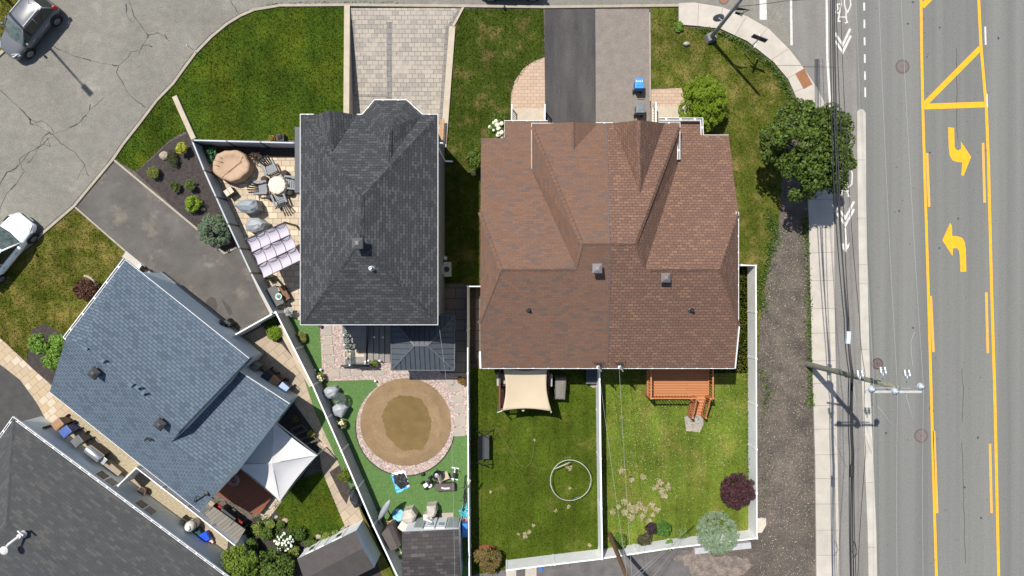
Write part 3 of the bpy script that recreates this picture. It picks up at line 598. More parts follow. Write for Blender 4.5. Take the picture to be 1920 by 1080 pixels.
def inset(pts, d):
    p = [P(*q)[:2] for q in pts]; n = len(p); a = sum(p[i][0]*p[(i+1) % n][1]-p[(i+1) % n][0]*p[i][1] for i in range(n)); sg = 1 if a > 0 else -1; r = []
    for i in range(n):
        A, B, C = Vector(p[i-1]), Vector(p[i]), Vector(p[(i+1) % n]); t1, t2 = (B-A).normalized(), (C-B).normalized(); n1, n2 = Vector((-t1.y, t1.x))*sg, Vector((-t2.y, t2.x))*sg; m = (n1+n2).normalized(); r.append(tuple(B+m*d/max(.4, m.dot(n1))))
    return r
def walls(pts, z1, m, parent, z0=0, name='wall'):
    return MB().prism(pts, z0, z1).build(name, m, parent)
def vent(p, parent, m, s=.5, h=.42, rz=0, hat=True):
    b = MB(); b.box(p+Vector((0, 0, h/2-.15)), (s*.8, s*.8, h+.3), rz); b.box(p+Vector((0, 0, h+.06)), (s*1.25, s*1.25, .12), rz)
    if hat: b.box(p+Vector((0, 0, h+.2)), (s*1.25, s*1.25, .16), rz, top=.3)
    return b.build('roof_vent', m, parent, bevel=.02)
def pipe(p, parent, m, r=.06, h=.35):
    b = MB(); b.lathe([(r*2.2, -.1), (r*2.0, .03), (r*1.1, .06), (r, h), (r*.65, h), (r*.6, h-.1)], 12, p); return b.build('vent_pipe', m, parent)

# ---- charcoal hipped house
ZE = 5.6
hs = thing('house', 'two storey house with charcoal hipped roof beside the paver driveway', 'house', Vector((-7.3, 3.6, 0)))
r0, r1 = (677, 370, 7.35), (675, 453, 7.35)
roof_part([[(563, 215, ZE), (563, 609, ZE), r1, r0], [(821, 215, ZE), r0, r1, (821, 609, ZE)], [(563, 609, ZE), (821, 609, ZE), r1],
           [(563, 215, ZE), r0, (821, 215, ZE)]], SHD, hs)
gr = MB()
for f in ([(585, 217, ZE), (617, 207, 6.45), (622, 284, 6.45)], [(670, 215, ZE), (622, 284, 6.45), (617, 207, 6.45)]): gr.poly([P(*q) for q in f])
gr.poly([P(585, 217, ZE), P(670, 215, ZE), P(617, 207, 6.44)], 1); gr.build('gable_dormer', [SHD, SIDEG], hs)
bay = [(679, 216, ZE), (702, 188, ZE), (762, 188, ZE), (792, 216, ZE)]; ap = (731, 239, 6.6); rb = (728, 304, 6.6)
roof_part([[bay[0], bay[1], ap], [bay[1], bay[2], ap], [bay[2], bay[3], ap], [bay[0], ap, rb], [bay[3], ap, rb]], SHD, hs, 'bay_roof')
fascia([(563, 215, ZE), (563, 609, ZE), (821, 609, ZE), (821, 215, ZE), bay[3], bay[2], bay[1], bay[0]], .2, WHITE, hs)
for p in ([r0, (813, 224, ZE+.1)], [r0, (571, 224, ZE+.1)], [r0, r1], [r1, (571, 601, ZE+.1)], [r1, (813, 601, ZE+.1)]): cap(p, SHD, hs, .3, .08, .012)
cap([rb, ap], SHD, hs, .26)
gutter([(588, 214, ZE), (563, 214, ZE), (563, 609, ZE), (821, 609, ZE), (821, 214, ZE), (792, 214, ZE), (762, 187, ZE), (702, 187, ZE), (679, 214, ZE), (669, 214, ZE)], hs, .14, 1, .55)
X0, X1, Y0, Y1 = -10.3, -3.97, -1.5, 8.35
walls([(X0, Y0), (X1, Y0), (X1, Y1), (-4.9, Y1), (-5.55, 9.1), (-6.85, 9.1), (-7.4, Y1), (X0, Y1)], ZE-.19, SIDEG, hs)
MB().box((X1+.005, 3.5, -.5), (.03, 10.05, 1.6)).build('foundation', FOUND, hs)
bw = MB(); q = [P(553, 238, 4.2), P(568, 238, 4.2), P(568, 361, 4.2), P(553, 361, 4.2)]; bw.prism(q, .0, 4.1, 1); bw.prism(q, 4.1, 4.22, 0); bw.build('side_bay', [mat('slate_flat_roof', (.06, .067, .078), (.05, .056, .066), 2, .6), SIDEG], hs)
vp = onplane(676, 462, P(*r1), P(563, 609, ZE), P(821, 609, ZE)); vent(vp+Vector((0, .1, 0)), hs, mat('dark_vent', (.1, .1, .1), rough=.4), .42, .55)
pipe(onplane(697, 503, P(*r1), P(563, 609, ZE), P(821, 609, ZE)), hs, GALV, .075, .4)
dp = MB(); dp.tube([P(829, 268, ZE-.1), Vector((X1+.06, 7.4, ZE-.5)), Vector((X1+.06, 7.4, .2)), Vector((X1+.5, 7.4, .08))], .05, 8); dp.build('downspout', WHITE, hs)
b = MB(); b.box((X1+.05, 1.05, 1.2), (.1, .5, .4)); b.build('meter_box', GALV, hs)

# ---- brown duplex
du = thing('duplex_house', 'wide brown shingled duplex with two gabled fronts', 'house', Vector((5.2, 2.5, 0)))
def zpl(py, a, b):                       # height of a north or south sloping plane z = a + b*y seen at row py
    k = (540-py)/S; return (a+b*k)/(1+b*k/H)
rA, rB = 3.8+.5*4.24, .5                # rear plane z = rA + rB*y
zr_ = zpl(504.5, rA, rB); yr = (540-504.5)/S*(H-zr_)/H
fA, fB = zr_+.5*yr, -.5                  # low front plane
zt = zpl(456.5, rA, rB); yt = (540-456.5)/S*(H-zt)/H
E = 3.75; ye = (540-231)/S*(H-E)/H; gB = (E-zt)/(ye-yt); gA = zt-gB*yt     # high front plane
def F(x, y): return (x, y, zpl(y, fA, fB))
def Re(x, y): return (x, y, zpl(y, rA, rB))
def G(x, y): return (x, y, zpl(y, gA, gB))
tl, tm, tr = (1093, 456.5, zt), (1142, 456.5, zt), (1190, 456.5, zt)
RL0, RL1, RR0, RR1 = Re(941, 504.5), Re(1081, 504.5), Re(1209, 504.5), Re(1349, 504.5)
JW0, JW1, JE0, JE1 = F(901, 398), Re(900.5, 606), F(1384, 398), Re(1384.5, 612)
vW, vE = F(995, 316), F(1274, 299)
rfl = [[Re(902, 690), JW1, RL0, RL1, tl, tm, Re(1138, 690)],
       [RL0, JW0, F(902, 259), F(946, 259), F(946, 227), F(1027, 227), F(1034, 316), vW, RL1],
       [RL0, JW1, JW0],
       [G(997, 231), G(1031, 231), G(1076, 280), G(1121, 231), G(1137, 231), tm, tl], [G(997, 231), tl, RL1, vW]]
rfr = [[Re(1138, 690), tm, tr, RR0, RR1, JE1, Re(1377, 690)],
       [RR1, RR0, vE, F(1236, 299), F(1236, 221), F(1318, 221), F(1319, 253), F(1366, 253), JE0], [RR1, JE0, JE1],
       [G(1137, 231), G(1150, 231), G(1200, 362), G(1246, 231), G(1275, 231), tr, tm], [G(1275, 231), vE, RR0, tr]]
roof_part(rfl, SHB, du)['label'] = 'smooth brown shingled roof half'; roof_part(rfr, SHO, du)['label'] = 'brown shingled roof half with orange flecks'
zg = zpl(362, gA, gB)
for xs, xc, xe, m in ((1031, 1075, 1121, SHB), (1150, 1199, 1246, SHO)):
    yb_ = 280 if xc < 1100 else 362; zg = zpl(yb_, gA, gB)
    b = MB(); pk = P(xc, 225 if xc > 1100 else 229, zg+.005); bk = P(xc+1, yb_, zg+.005)
    b.poly([P(xs, 231, E+.003), pk, bk]); b.poly([P(xe, 231, E+.003), bk, pk]); b.poly([P(xs, 232, E-.004), P(xe, 232, E-.004), pk-Vector((0, .08, .02))], 1); b.build('front_gable', [m, SIDEY], du)
    cap([tuple((xc, 227 if xc > 1100 else 230, zg)), (xc+1, yb_-2, zg)], m, du, .24, .1, .015)
for p, m in (([RL0, RL1], SHB), ([RL0, JW1], SHB), ([RL0, JW0], SHB), ([tl, tm], SHB), ([tl, RL1], SHB), ([tl, G(1000, 238)], SHB), ([tm, tr], SHO), ([tr, G(1272, 238)], SHO), ([RR0, RR1], SHO), ([RR1, JE0], SHO), ([RR1, JE1], SHO), ([tr, RR0], SHO)):
    cap(p, m, du, .28, .1, .018)
SEAM = mat('party_seam', (.12, .09, .085), rough=.7); b = MB()
for a, c in ((G(1137, 232), tm), (tm, Re(1146, 475)), (Re(1146, 475), Re(1138, 689))): b.bar(P(*a)+Vector((0, 0, .02)), P(*c)+Vector((0, 0, .02)), .06, .025)
b.build('party_seam', SEAM, du)
fascia([F(902, 259), JW0, JW1, Re(902, 690), Re(1377, 690), JE1, JE0, F(1366, 253), F(1319, 253), F(1318, 221), F(1236, 221), F(1236, 240), F(1027, 240), F(1027, 227), F(946, 227), F(946, 259)], .18, SIDEY, du)
b = MB()
for a, c in ((G(997, 231), G(1275, 231)), (G(997, 231), vW), (G(1275, 231), vE)):
    a, c = P(*a), P(*c); b.add([a, c, (c.x, c.y, 2.2), (a.x, a.y, 2.2)], [[0, 1, 2, 3]])
b.build('front_wall', SIDEY, du)
for g_ in ([Re(902, 691), Re(1377, 691)], [F(1027, 226), F(946, 226), F(946, 259), F(902, 259)], [(1046, 231, E), (997, 231, E), (997, 316, E)], [(1149, 230, E), (1117, 230, E)],
           [(1275, 299, E), (1275, 229, E), (1236, 229, E)], [(1366, 253, F(1366, 253)[2]), (1319, 253, F(1366, 253)[2]), (1318, 221, F(1366, 253)[2]), (1236, 221, F(1366, 253)[2])], [(1385, 611, JE1[2]), (1385, 397, JE1[2])]):
    gutter(g_, du, .13, 1, .75)
for a, c, dx, w_ in ((JE1, Re(1377, 690), .03, .06), (Re(901, 660), Re(902, 690), -.03, .1)): MB().bar(P(*a)+Vector((dx, 0, 0)), P(*c)+Vector((dx, 0, 0)), w_, .12).build('rake_board', WHITE, du)
walls([(-1.45, -3.85), (11.45, -3.85), (11.45, 7.6), (9.9, 7.6), (8.3, 7.6), (8.3, 8.1), (1.35, 8.1), (1.35, 7.6), (-1.45, 7.6)], 2.2, SIDEY, du)
MB().box((5, -3.8, 2.85), (12.6, .1, 1.4)).build('rear_wall', SIDEY, du)
PV = mat('pinkish_vent', (.21, .185, .19), (.185, .165, .17), 3, .5)
q = [P(*Re(902, 690)), P(*Re(1138, 690)), P(*tm)]
vent(onplane(1117, 504, *q), du, PV, .38, .5, 0, True); vent(onplane(1245, 521, *q), du, mat('brown_vent', (.16, .14, .13), (.14, .12, .115), 3, .5), .38, .3, 0, True)
pipe(onplane(991, 581, *q), du, DARKM, .07, .3); pipe(onplane(1296, 581, *q), du, DARKM, .08, .35)
# service masts on the rear eave
for x in (1120, 1160):
    b = MB(); p = P(x, 687, 3.8); b.tube([p+Vector((0, 0, -.6)), p+Vector((0, 0, .7)), p+Vector((.05, -.08, .85)), p+Vector((.1, -.16, .75))], .045, 8)
    for k in range(4): b.tube([p+Vector((.08, -.1, .75)), p+Vector((.25-.13*k, .1+.05*k, .65)), p+Vector((.3-.2*k, .3, .45)), p+Vector((-.1+.1*k, .1, .3)), p+Vector((0, 0, .1))], .014, 5, 1)
    b.lathe([(.06, .3), (.1, .34), (.1, .44), (.05, .48)], 10, p, 2); b.build('service_mast', [GALV, DARKM, WHITE], du)

# ---- blue shingled house, turned
bh = thing('house', 'blue shingled bungalow with white tent canopy at its corner', 'house', P(300, 730, 0))
Z1 = 3.9; RA = (153, 650, 5.9)
N_, SW = (235, 487, Z1), (93, 735, Z1); Ee = (467, 672, Z1); Sc = (375, 960, Z1)
q = [P(*SW), P(*Sc), P(*RA)]; RB = (338, 807, onplane(338, 807, *q).z); W_ = (124, 632, onplane(124, 632, *q).z); LE_ = (416, 906, onplane(416, 906, *q).z); LW_ = (322, 829, onplane(322, 829, *q).z); ZL = 3.5
roof_part([[N_, RA, RB, Ee], [N_, W_, RA], [W_, SW, Sc, LE_, LW_, RB, RA]], SHBL, bh)
roof_part([[(447, 695, ZL), LW_, LE_, (543, 757, ZL)]], SHBL, bh, 'rear_roof')
b = MB(); a, c = P(*Ee), P(*RB); e = Vector((0, 0, -.62)); b.add([a, c, c+e, a+e], [[0, 1, 2, 3]]); b.add([c, P(*LW_), c+e], [[0, 1, 2]]); b.build('gable_wall', DARKM, bh)
fascia([N_, W_, SW, Sc, LE_, LW_, RB, Ee], .16, WHITE, bh); fascia([(447, 695, ZL), LW_, LE_, (543, 757, ZL)], .14, SIDEB, bh, 'rear_fascia')
gutter([Ee, N_], bh, .13, 1, 2.2, WHITE); gutter([(235, 487, Z1), (124, 632, Z1), (128, 636, Z1)], bh, .12, -1, .9); gutter([(543, 757, ZL), (450, 697, ZL)], bh, .12, 1, 1.5); gutter([Sc, SW], bh, .1, -1, 3)
walls(inset([N_, Ee, (447, 697, Z1), (337, 809, Z1), LE_, Sc, SW, (124, 632, Z1+.8)], .42), Z1-.16, SIDEB, bh)
walls(inset([(420, 677, ZL), (543, 757, ZL), LE_, (340, 800, ZL)], .42), ZL-.15, SIDEB, bh, name='rear_wall')
b = MB(); wb_ = inset([N_, Ee, (447, 697, Z1), (124, 632, Z1)], .4); b.bar((*wb_[0][:2], .2), (*wb_[1][:2], .2), .06, .4); b.build('foundation', FOUND, bh)
bv = mat('charcoal_vent', (.05, .05, .047), rough=.45)
for x, y in ((185, 698), (307, 793)): vent(onplane(x, y, P(*RA), P(*SW), P(*Sc)), bh, bv, .4, .3, R(-40))
b = MB(); p = onplane(277, 823, P(*RA), P(*SW), P(*Sc)); b.tube([p, p+Vector((0, 0, .25)), p+Vector((.15, .1, .32)), p+Vector((.3, 0, .28))], .06, 8); b.build('vent_pipe', DARKM, bh)
b = MB(); p = P(385, 938, 4.2); b.tube([p+Vector((-.6, -.1, 0)), p+Vector((.3, .5, .5)), p+Vector((.5, .1, .1))], .03, 6); b.lathe([(.02, 0), (.12, .05), (.12, .1), (.02, .12)], 10, p+Vector((.3, .5, .5))); b.tube([p+Vector((-.6, -.1, 0)), p+Vector((-.4, .3, .2)), p+Vector((.2, 0, .1))], .02, 5); b.build('service_mast', DARKM, bh)
# patches of newer shingles
PBS = mat('pale_blue_shingle', (.125, .17, .23), rough=.9)
for x, y in ((160, 655), (192, 677), (245, 722), (256, 727), (267, 738)):
    p = [onplane(x+dx, y+dy, P(*RA), P(*SW), P(*Sc)) for dx, dy in ((-5, -1), (0, -5), (5, -1), (0, 4))]; MB().poly([v+Vector((0, 0, .004)) for v in p]).build('shingle_patch', PBS, bh)

# ---- grey house in the corner
gh = thing('house', 'grey shingled house cut by the lower left picture corner', 'house', P(150, 1080, 0))
Z2 = 2.2; N2, E2, S2, W2 = (25, 786, Z2), (560, 1182, Z2), (330, 1500, Z2), (-205, 1103, Z2); q0, q1 = (12, 985, 3.8), (380, 1258, 3.8)
roof_part([[N2, q0, q1, E2], [E2, q1, S2], [S2, q1, q0, W2], [W2, q0, N2]], SHG, gh)
cap([N2, q0], SHG, gh, .3, .08, .012); cap([q0, q1], SHG, gh, .3, .08, .012)
fascia([N2, E2, S2, W2], .16, WHITE, gh); gutter([W2, N2, E2], gh, .1, 1, .6)
nr = (P(*E2)-P(*N2)).normalized(); nr.z = 0; nn = Vector((nr.y, -nr.x, 0)); nn = nn if nn.x+nn.y < 0 else -nn     # inward, away from the lane
c0 = P(*N2); c0.z = 0
wl = [c0+nr*.2+nn*.14, c0+nr*16.5+nn*.14, c0+nr*16.5+nn*9, c0+nr*.2+nn*9]; walls([(p.x, p.y) for p in wl], Z2-.16, SIDEB, gh)
for t, hh, ww in ((5.85, 1.3, 1.3), (8.6, 1.3, 1.25)):
    rz = math.atan2(nr.y, nr.x); c = c0+nr*t+nn*.12+Vector((0, 0, hh)); f = MB().box(c, (ww, .1, .75), rz).build('window', WHITE, gh)
    for s in (-.25, .25): MB().box(c+nr*ww*s-nn*.03, (ww*.42, .08, .6), rz).build('pane', GLASSM if s < 0 else mat('grey_pane', (.2, .2, .2), rough=.3), f)
b = MB(); p = onplane(35, 1012, P(*N2), P(*q0), P(*q1)); b.lathe([(.2, 0), (.16, .1), (.12, .35)], 12, p+Vector((.25, .3, 0))); b.tube([p+Vector((.25, .3, .3)), p+Vector((-.15, -.05, .55)), p+Vector((-.3, -.3, .6))], .07, 8); b.lathe([(.2, .58), (.22, .66), (.1, .72)], 14, p+Vector((-.3, -.32, 0))); b.box(p+Vector((.4, .5, .4)), (.4, .08, .1), R(-40)); b.build('vent_pipe', mat('pale_pipe', (.55, .54, .52), rough=.5), gh)

# ---- two sheds
sh = thing('garden_shed', 'white shed with grey shingled roof and open doors facing the turf', 'shed', P(810, 1060, 0))
zs = 2.25
roof_part([[(754, 997, zs), (860, 992, zs), (862, 1042, 2.85), (754, 1047, 2.85)], [(754, 1047, 2.85), (862, 1042, 2.85), (866, 1096, zs), (755, 1100, zs)]], SHS, sh)
fascia([(754, 997, zs), (860, 992, zs), (862, 1042, zs+.25), (866, 1096, zs), (755, 1100, zs), (754, 1047, zs+.25)], .1, SIDEW, sh)
wp = [(770, 971), (865, 970), (868, 1062), (770, 1066)]; walls(gp(wp), zs-.1, SIDEW, sh)
ya = P(770, 970).y+.02
for x, ww, m_ in ((-4.62, .55, 'w'), (-4.0, .5, 'w'), (-5.25, .5, 'g'), (-3.35, .6, 'g')):
    f = MB().box((x, ya+.01, 1.0), (ww, .06, 1.75)).build('door_panel', SIDEW if m_ == 'w' else mat('grey_door', (.3, .34, .34), rough=.6), sh)
    if m_ == 'w': MB().box((x, ya+.05, 1.35), (ww*.6, .04, .5)).build('pane', mat('pale_pane', (.35, .38, .4), rough=.2), f)
MB().bar((-4.9, ya+.25, .55), (-4.55, ya+.05, .55), .05, 1.1).build('door', WHITE, sh)
s2 = thing('garden_shed', 'turned white shed with brownish roof beside flower bed', 'shed', P(640, 1050, 0)); z2 = 1.9
roof_part([[(557, 1048, z2), (667, 995, z2), (680, 1028, 2.35), (570, 1086, 2.35)], [(570, 1086, 2.35), (680, 1028, 2.35), (702, 1064, z2), (592, 1120, z2)]], mat('brown_felt', (.066, .058, .054), (.055, .049, .046), 2.5, .9, .4, 40, grain=.22, gscale=26), s2)
fascia([(557, 1048, z2), (667, 995, z2), (680, 1028, z2+.2), (702, 1064, z2), (592, 1120, z2), (570, 1086, z2+.2)], .08, SIDEW, s2)
A, B_, C, D_ = (P(x, y, z2) for x, y in ((558, 1048), (667, 996), (702, 1063), (592, 1119))); walls([(p.x, p.y) for p in (A, B_, C, D_)], z2-.07, SIDEW, s2)
d = (B_-A).normalized(); n_ = Vector((d.y, -d.x, 0)); n_ = n_ if n_.y > 0 else -n_; rz = math.atan2(d.y, d.x)
for t, ww, h_ in ((.7, .5, 1.0), (1.35, .5, 1.0), (2.4, .6, 1.0)):
    c = A+d*t+n_*.02; f = MB().box((c.x, c.y, h_), (ww, .05, 1.5), rz).build('door_panel', WHITE, s2)
    if t != 1.35: MB().box((c.x+n_.x*.03, c.y+n_.y*.03, h_+.25), (ww*.5, .04, .5), rz).build('pane', GLASSM, f)
# ---- dark metal gazebo in the shade of the house
gz = thing('gazebo', 'dark metal hard top gazebo tucked below the charcoal roof', 'gazebo', P(793, 655, 0))
g0, g1, g2, g3 = (733, 592, 2.2), (853, 592, 2.2), (852, 694, 2.2), (734, 694, 2.2); k0, k1 = (777, 648, 2.8), (802, 648, 2.8)
GZM = mat('blue_black_steel', (.06, .07, .083), (.052, .06, .072), 3, .5)
roof_part([[g0, g1, k1, k0], [g1, g2, k1], [g2, g3, k0, k1], [g3, g0, k0]], GZM, gz)
b = MB()
def seams(a, c, d0, d1, n):
    a, c, d0, d1 = P(*a), P(*c), P(*d0), P(*d1)
    for i in range(1, n):
        t = i/n; p = a+(c-a)*t; e = (c-a).normalized(); inn = (d0-a)-(d0-a).dot(e)*e
        s0 = (d0-a).dot(e); s1 = (d1-a).dot(e); L = (c-a).length; x = t*L
        f = min(1, x/s0 if s0 > .01 else 1, (L-x)/(L-s1) if L-s1 > .01 else 1)
        b.bar(p+Vector((0, 0, .02)), p+inn*f+Vector((0, 0, .02)), .03, .03)
seams(g3, g2, k0, k1, 13); seams(g0, g1, k0, k1, 13); seams(g3, g0, k0, k0, 10); seams(g2, g1, k1, k1, 10)
b.build('roof_seam', mat('seam_steel', (.03, .034, .04), rough=.5), gz)
b = MB()
for a, c in ((k0, k1), (k0, g3), (k1, g2), (k0, g0), (k1, g1)): b.bar(P(*a)+Vector((0, 0, .03)), P(*c)+Vector((0, 0, .03)), .07, .03)
for a, c in ((g0, g1), (g1, g2), (g2, g3), (g3, g0)): b.bar(P(*a), P(*c), .05, .08)
b.build('roof_trim', mat('trim_steel', (.085, .097, .112), rough=.5), gz)
for x, y in ((742, 600), (845, 600), (845, 686), (742, 686)): 
    p = P(x, y, 2.1); MB().box((p.x, p.y, 1.07), (.12, .12, 2.1)).build('post', DARKM, gz)
# ---------------------------------------------------------------- fences
def fence(name, label, top, h, m, pm, gap=2.4, th=.06, capw=.09, group=None, post=.1, rise=.05, capm=None):
    W = [P(x, y, h) for x, y in top]; t = thing(name, label, 'fence', Vector((W[0].x, W[0].y, 0)), group)
    MB().ribbon(W, th, .04, h-.02).build('panel', m, t); MB().ribbon(W, capw, h-.02, h+.03).build('cap_rail', capm or m, t)
    for a, b in zip(W, W[1:]):
        L = (b-a).length; k = max(1, round(L/gap)); d = math.atan2((b-a).y, (b-a).x)
        for i in range(k+(1 if b is W[-1] else 0)):
            q = a+(b-a)*i/k; MB().box((q.x, q.y, (h+rise)/2), (post, post, h+rise), d).build('post', pm, t)
    return t
fence('vinyl_fence', 'long white fence between right back lawn and earth strip', [(1390, 497), (1417, 498), (1418, 760), (1419, 1008)], 1.35, VINYL, VINYL, 2.5, .05, .06)
fence('vinyl_fence', 'white fence dividing the two back lawns of the duplex', [(1124, 693), (1126, 860), (1129, 1046)], 1.6, VINYL, VINYL, 2.4, .06, .085)
fence('vinyl_fence', 'low white rear fence behind the clover lawn', [(1419, 1009), (1262, 1027), (1129, 1047)], 1.3, VINYL, VINYL, 2.4, .05, .07)
fence('vinyl_fence', 'white rear fence behind the lawn with the ring frame', [(1128, 1047.5), (1040, 1058), (950, 1069)], 1.4, VINYL, VINYL, 2.4, .05, .07)
fence('vinyl_fence', 'white fence between sand pad yard and left back lawn', [(902, 537), (877, 537), (877, 700), (878, 900), (880, 1110)], 1.5, VINYL, VINYL, 2.4, .05, .06)
fence('vinyl_fence', 'long slanting white fence between artificial turf and paved yard', [(518, 587), (586, 722), (640, 845), (700, 985), (752, 1095)], 1.6, mat('shade_toned_vinyl', (.4, .4, .395), (.32, .32, .315), 1.5, .6, big=.1), VINYL, 2.6, .06, .075, capm=VINYL)  # white fence: shade of its east face painted into the panels' grey
fence('vinyl_fence', 'short white fence from blue roofed house to charcoal house patio', [(433, 632), (517, 585)], 1.5, VINYL, VINYL, 2.0, .05, .07)
fence('vinyl_fence', 'white fence along the gravel lane beside the blue roof', [(222, 910), (256, 877), (350, 950), (440, 1022), (470, 1075)], 1.6, VINYL, VINYL, 2.2, .04, .055)
GRPAN = mat('grey_fence_panel', (.34, .38, .41), (.3, .34, .37), 1.2, .5, big=.06)
fence('privacy_fence', 'grey panel fence with black posts along the sloping driveway side of the patio', [(361, 265), (383, 320), (428, 420), (471, 512), (512, 588)], 1.5, GRPAN, DARKM, 1.75, .05, .08, 'grey panel fences of the patio', .1, .05)
fence('privacy_fence', 'grey panel fence with black posts below the corner lawn', [(362, 263), (552, 268)], 1.4, GRPAN, DARKM, 1.75, .05, .08, 'grey panel fences of the patio', .1, .05)
lw = thing('garden_wall', 'low beige stone wall along the outside of the grey panel fence', 'wall', P(440, 440, 0))
MB().ribbon(gp([(375, 290), (398, 345), (436, 425), (490, 545), (512, 588)], .25), .3, 0, .25).build('wall', STONEB, lw)
MB().ribbon(gp([(373, 285), (398, 345), (436, 425), (490, 545), (513, 590)], .3), .34, .25, .31).build('coping', STONEB, lw, bevel=.01)
lw = thing('garden_wall', 'low beige stone wall inside the slanting white fence', 'wall', P(545, 660, 0))
MB().ribbon(gp([(523, 612), (583, 722)], .25), .26, 0, .25).build('wall', STONEB, lw); MB().ribbon(gp([(522, 610), (584, 724)], .3), .3, .25, .3).build('coping', STONEB, lw, bevel=.01)
lw = thing('garden_wall', 'pale low block wall outside the white rear fence', 'wall', P(1330, 1034, 0))
MB().ribbon(gp([(1300, 1030), (1405, 1019)]), .35, 0, .3).build('wall', mat('grey_block', (.4, .4, .41), rough=.9), lw)

# ---------------------------------------------------------------- plants
BARK = mat('bark', (.1, .075, .055), (.06, .045, .033), 12, .9, .6, 40)
def cloud(c, rad, n, nb, seed, flat=.85, lump=.38, inner=.25, rough=.06):
    """points and outward directions on a lumpy crown made of many small billows"""
    g = np.random.default_rng(seed); c = np.array(c)
    u = g.normal(size=(nb, 3)); u[:, 2] = np.abs(u[:, 2])*1.0-.35; u /= np.linalg.norm(u, axis=1)[:, None]
    az = np.arctan2(u[:, 1], u[:, 0]); ph = g.uniform(0, 6.3, 3); wav = 1+rough*(.5*np.sin(2*az+ph[0])+.6*np.sin(3*az+ph[1])+.6*np.sin(5*az+ph[2]))
    bc = u*(g.uniform(.5, 1.0, nb)**.6*(1-lump*.75)*wav)[:, None]*np.array([1, 1, flat]); br = lump*g.uniform(.6, 1.15, nb)
    m_ = max(3, nb//6); bc[:m_] = np.stack([g.uniform(-.4, .4, m_), g.uniform(-.4, .4, m_), g.uniform(.35, .8, m_)*flat], 1)
    k = g.integers(0, nb, n); v = g.normal(size=(n, 3)); v /= np.linalg.norm(v, axis=1)[:, None]
    p = (bc[k]+v*(br[k]*(1-inner*g.uniform(0, 1, n)**2))[:, None])*np.array([1, 1, flat if flat < 1 else 1])
    return c+p*rad, v
def plant(name, label, cat, px, py, rp, h, cols, n, size, seed=1, flat=.8, nb=40, lump=.38, group=None, up=.6, stem=True, width=.55, lm=None, trunk=False, gain=1.7, rough=.07, sy=1):
    zc = h-rp/S*flat*.9 if not trunk else h-rp/S*flat
    zc = max(zc, rp/S*.25); top = P(px, py, zc+rp/S*.3); c = Vector((top.x, top.y, zc)); rad = rp/S*(H-zc)/H
    t = thing(name, label, cat, Vector((c.x, c.y, 0)), group)
    pts, nr = cloud(c-Vector((c.x, c.y, 0)), rad, n, nb, seed, flat, lump, rough=.2 if trunk else rough); pts[:, 2] = np.maximum(pts[:, 2], .03); pts[:, 1] *= sy
    o = trimesh('crown' if trunk else 'foliage', leaves(pts, size*rng.uniform(.6, 1.25, n), nr, up, width), 4, lm or leafmat(name+'_leaves', [tuple(min(.6, q*gain) for q in k_) for k_ in cols])); o.parent = t
    if stem:
        b = MB(); r0 = .16 if trunk else .05
        b.tube([(0, 0, -.05), (.02, .01, zc*.5), (.04, -.03, zc), (.02, 0, zc+rad*.3)], [r0, r0*.8, r0*.6, r0*.25], 8)
        for k in range(6 if trunk else 4):
            a = k*2*PI/(6 if trunk else 4)+seed; q = rad*.6
            b.tube([(.02, 0, zc*.6), (math.cos(a)*q*.5, math.sin(a)*q*.5, zc*.9), (math.cos(a)*q, math.sin(a)*q, zc+rad*.15)], [r0*.5, r0*.35, r0*.12], 6)
        b.build('trunk' if trunk else 'stem', BARK, t, local=True)
    return t
MAPLE = [(.016, .032, .005), (.026, .05, .007), (.042, .074, .01), (.085, .125, .016)]
plant('maple_tree', 'large dark green tree overhanging the sidewalk and bike lane', 'tree', 1535, 270, 95, 6.3, MAPLE, 25000, .085, 3, .85, 110, .19, trunk=True, up=.4, width=.7, gain=1.45)
LIME = [(.095, .14, .005), (.13, .178, .006), (.175, .225, .011), (.07, .105, .004)]
plant('round_shrub', 'big bright yellow green round bush by the right front porch', 'shrub', 1322, 190, 49, 2.6, LIME, 22000, .042, 4, .9, 260, .1, up=1.0, gain=1.75, rough=.02, sy=1.16)
plant('round_shrub', 'clipped dark green bush at the left edge of the brown roof', 'shrub', 893, 298, 21, 1.8, [(.03, .055, .008), (.05, .085, .012), (.075, .11, .016)], 3000, .05, 5, .9, 60, .22)
plant('round_shrub', 'low green bush behind the white hydrangea', 'shrub', 934, 222, 16, .9, [(.06, .085, .012), (.09, .115, .02), (.045, .07, .01)], 1800, .05, 6, .7, 40, .26)
plant('red_shrub', 'dark burgundy bush by the long white fence', 'shrub', 1386, 924, 36, 1.9, [(.028, .006, .012), (.055, .01, .018), (.085, .016, .026), (.03, .016, .014)], 6500, .08, 7, .75, 110, .17, width=.3, gain=2.3, rough=.04)
def blue_globe():
    return plant('spruce_shrub', 'pale blue green globe bush over the rear fence corner', 'shrub', 1349, 1004, 44, 2.7, [(.155, .205, .125), (.195, .25, .16), (.24, .3, .2), (.11, .15, .09)], 16000, .055, 8, .8, 260, .1, up=.7, width=.2, rough=.01)
blue_globe()
plant('spruce_shrub', 'grey green round bush beside the sloping driveway', 'shrub', 398, 431, 33, 1.5, [(.1, .135, .08), (.14, .175, .11), (.185, .22, .145), (.06, .09, .05)], 7500, .06, 9, .8, 160, .14, up=.8, width=.35, rough=.03)
plant('red_shrub', 'dark reddish brown round bush on the dry lawn', 'shrub', 156, 541, 25, 1.1, [(.03, .012, .008), (.055, .022, .014), (.08, .035, .02)], 3600, .06, 10, .7, 60, .25)
struct(MB().ribbon(gp([(158+23*math.cos(R(a)), 541-24*math.sin(R(a))) for a in range(-20, 100, 12)]), .12, 0, .1).build('edging', KERBM))
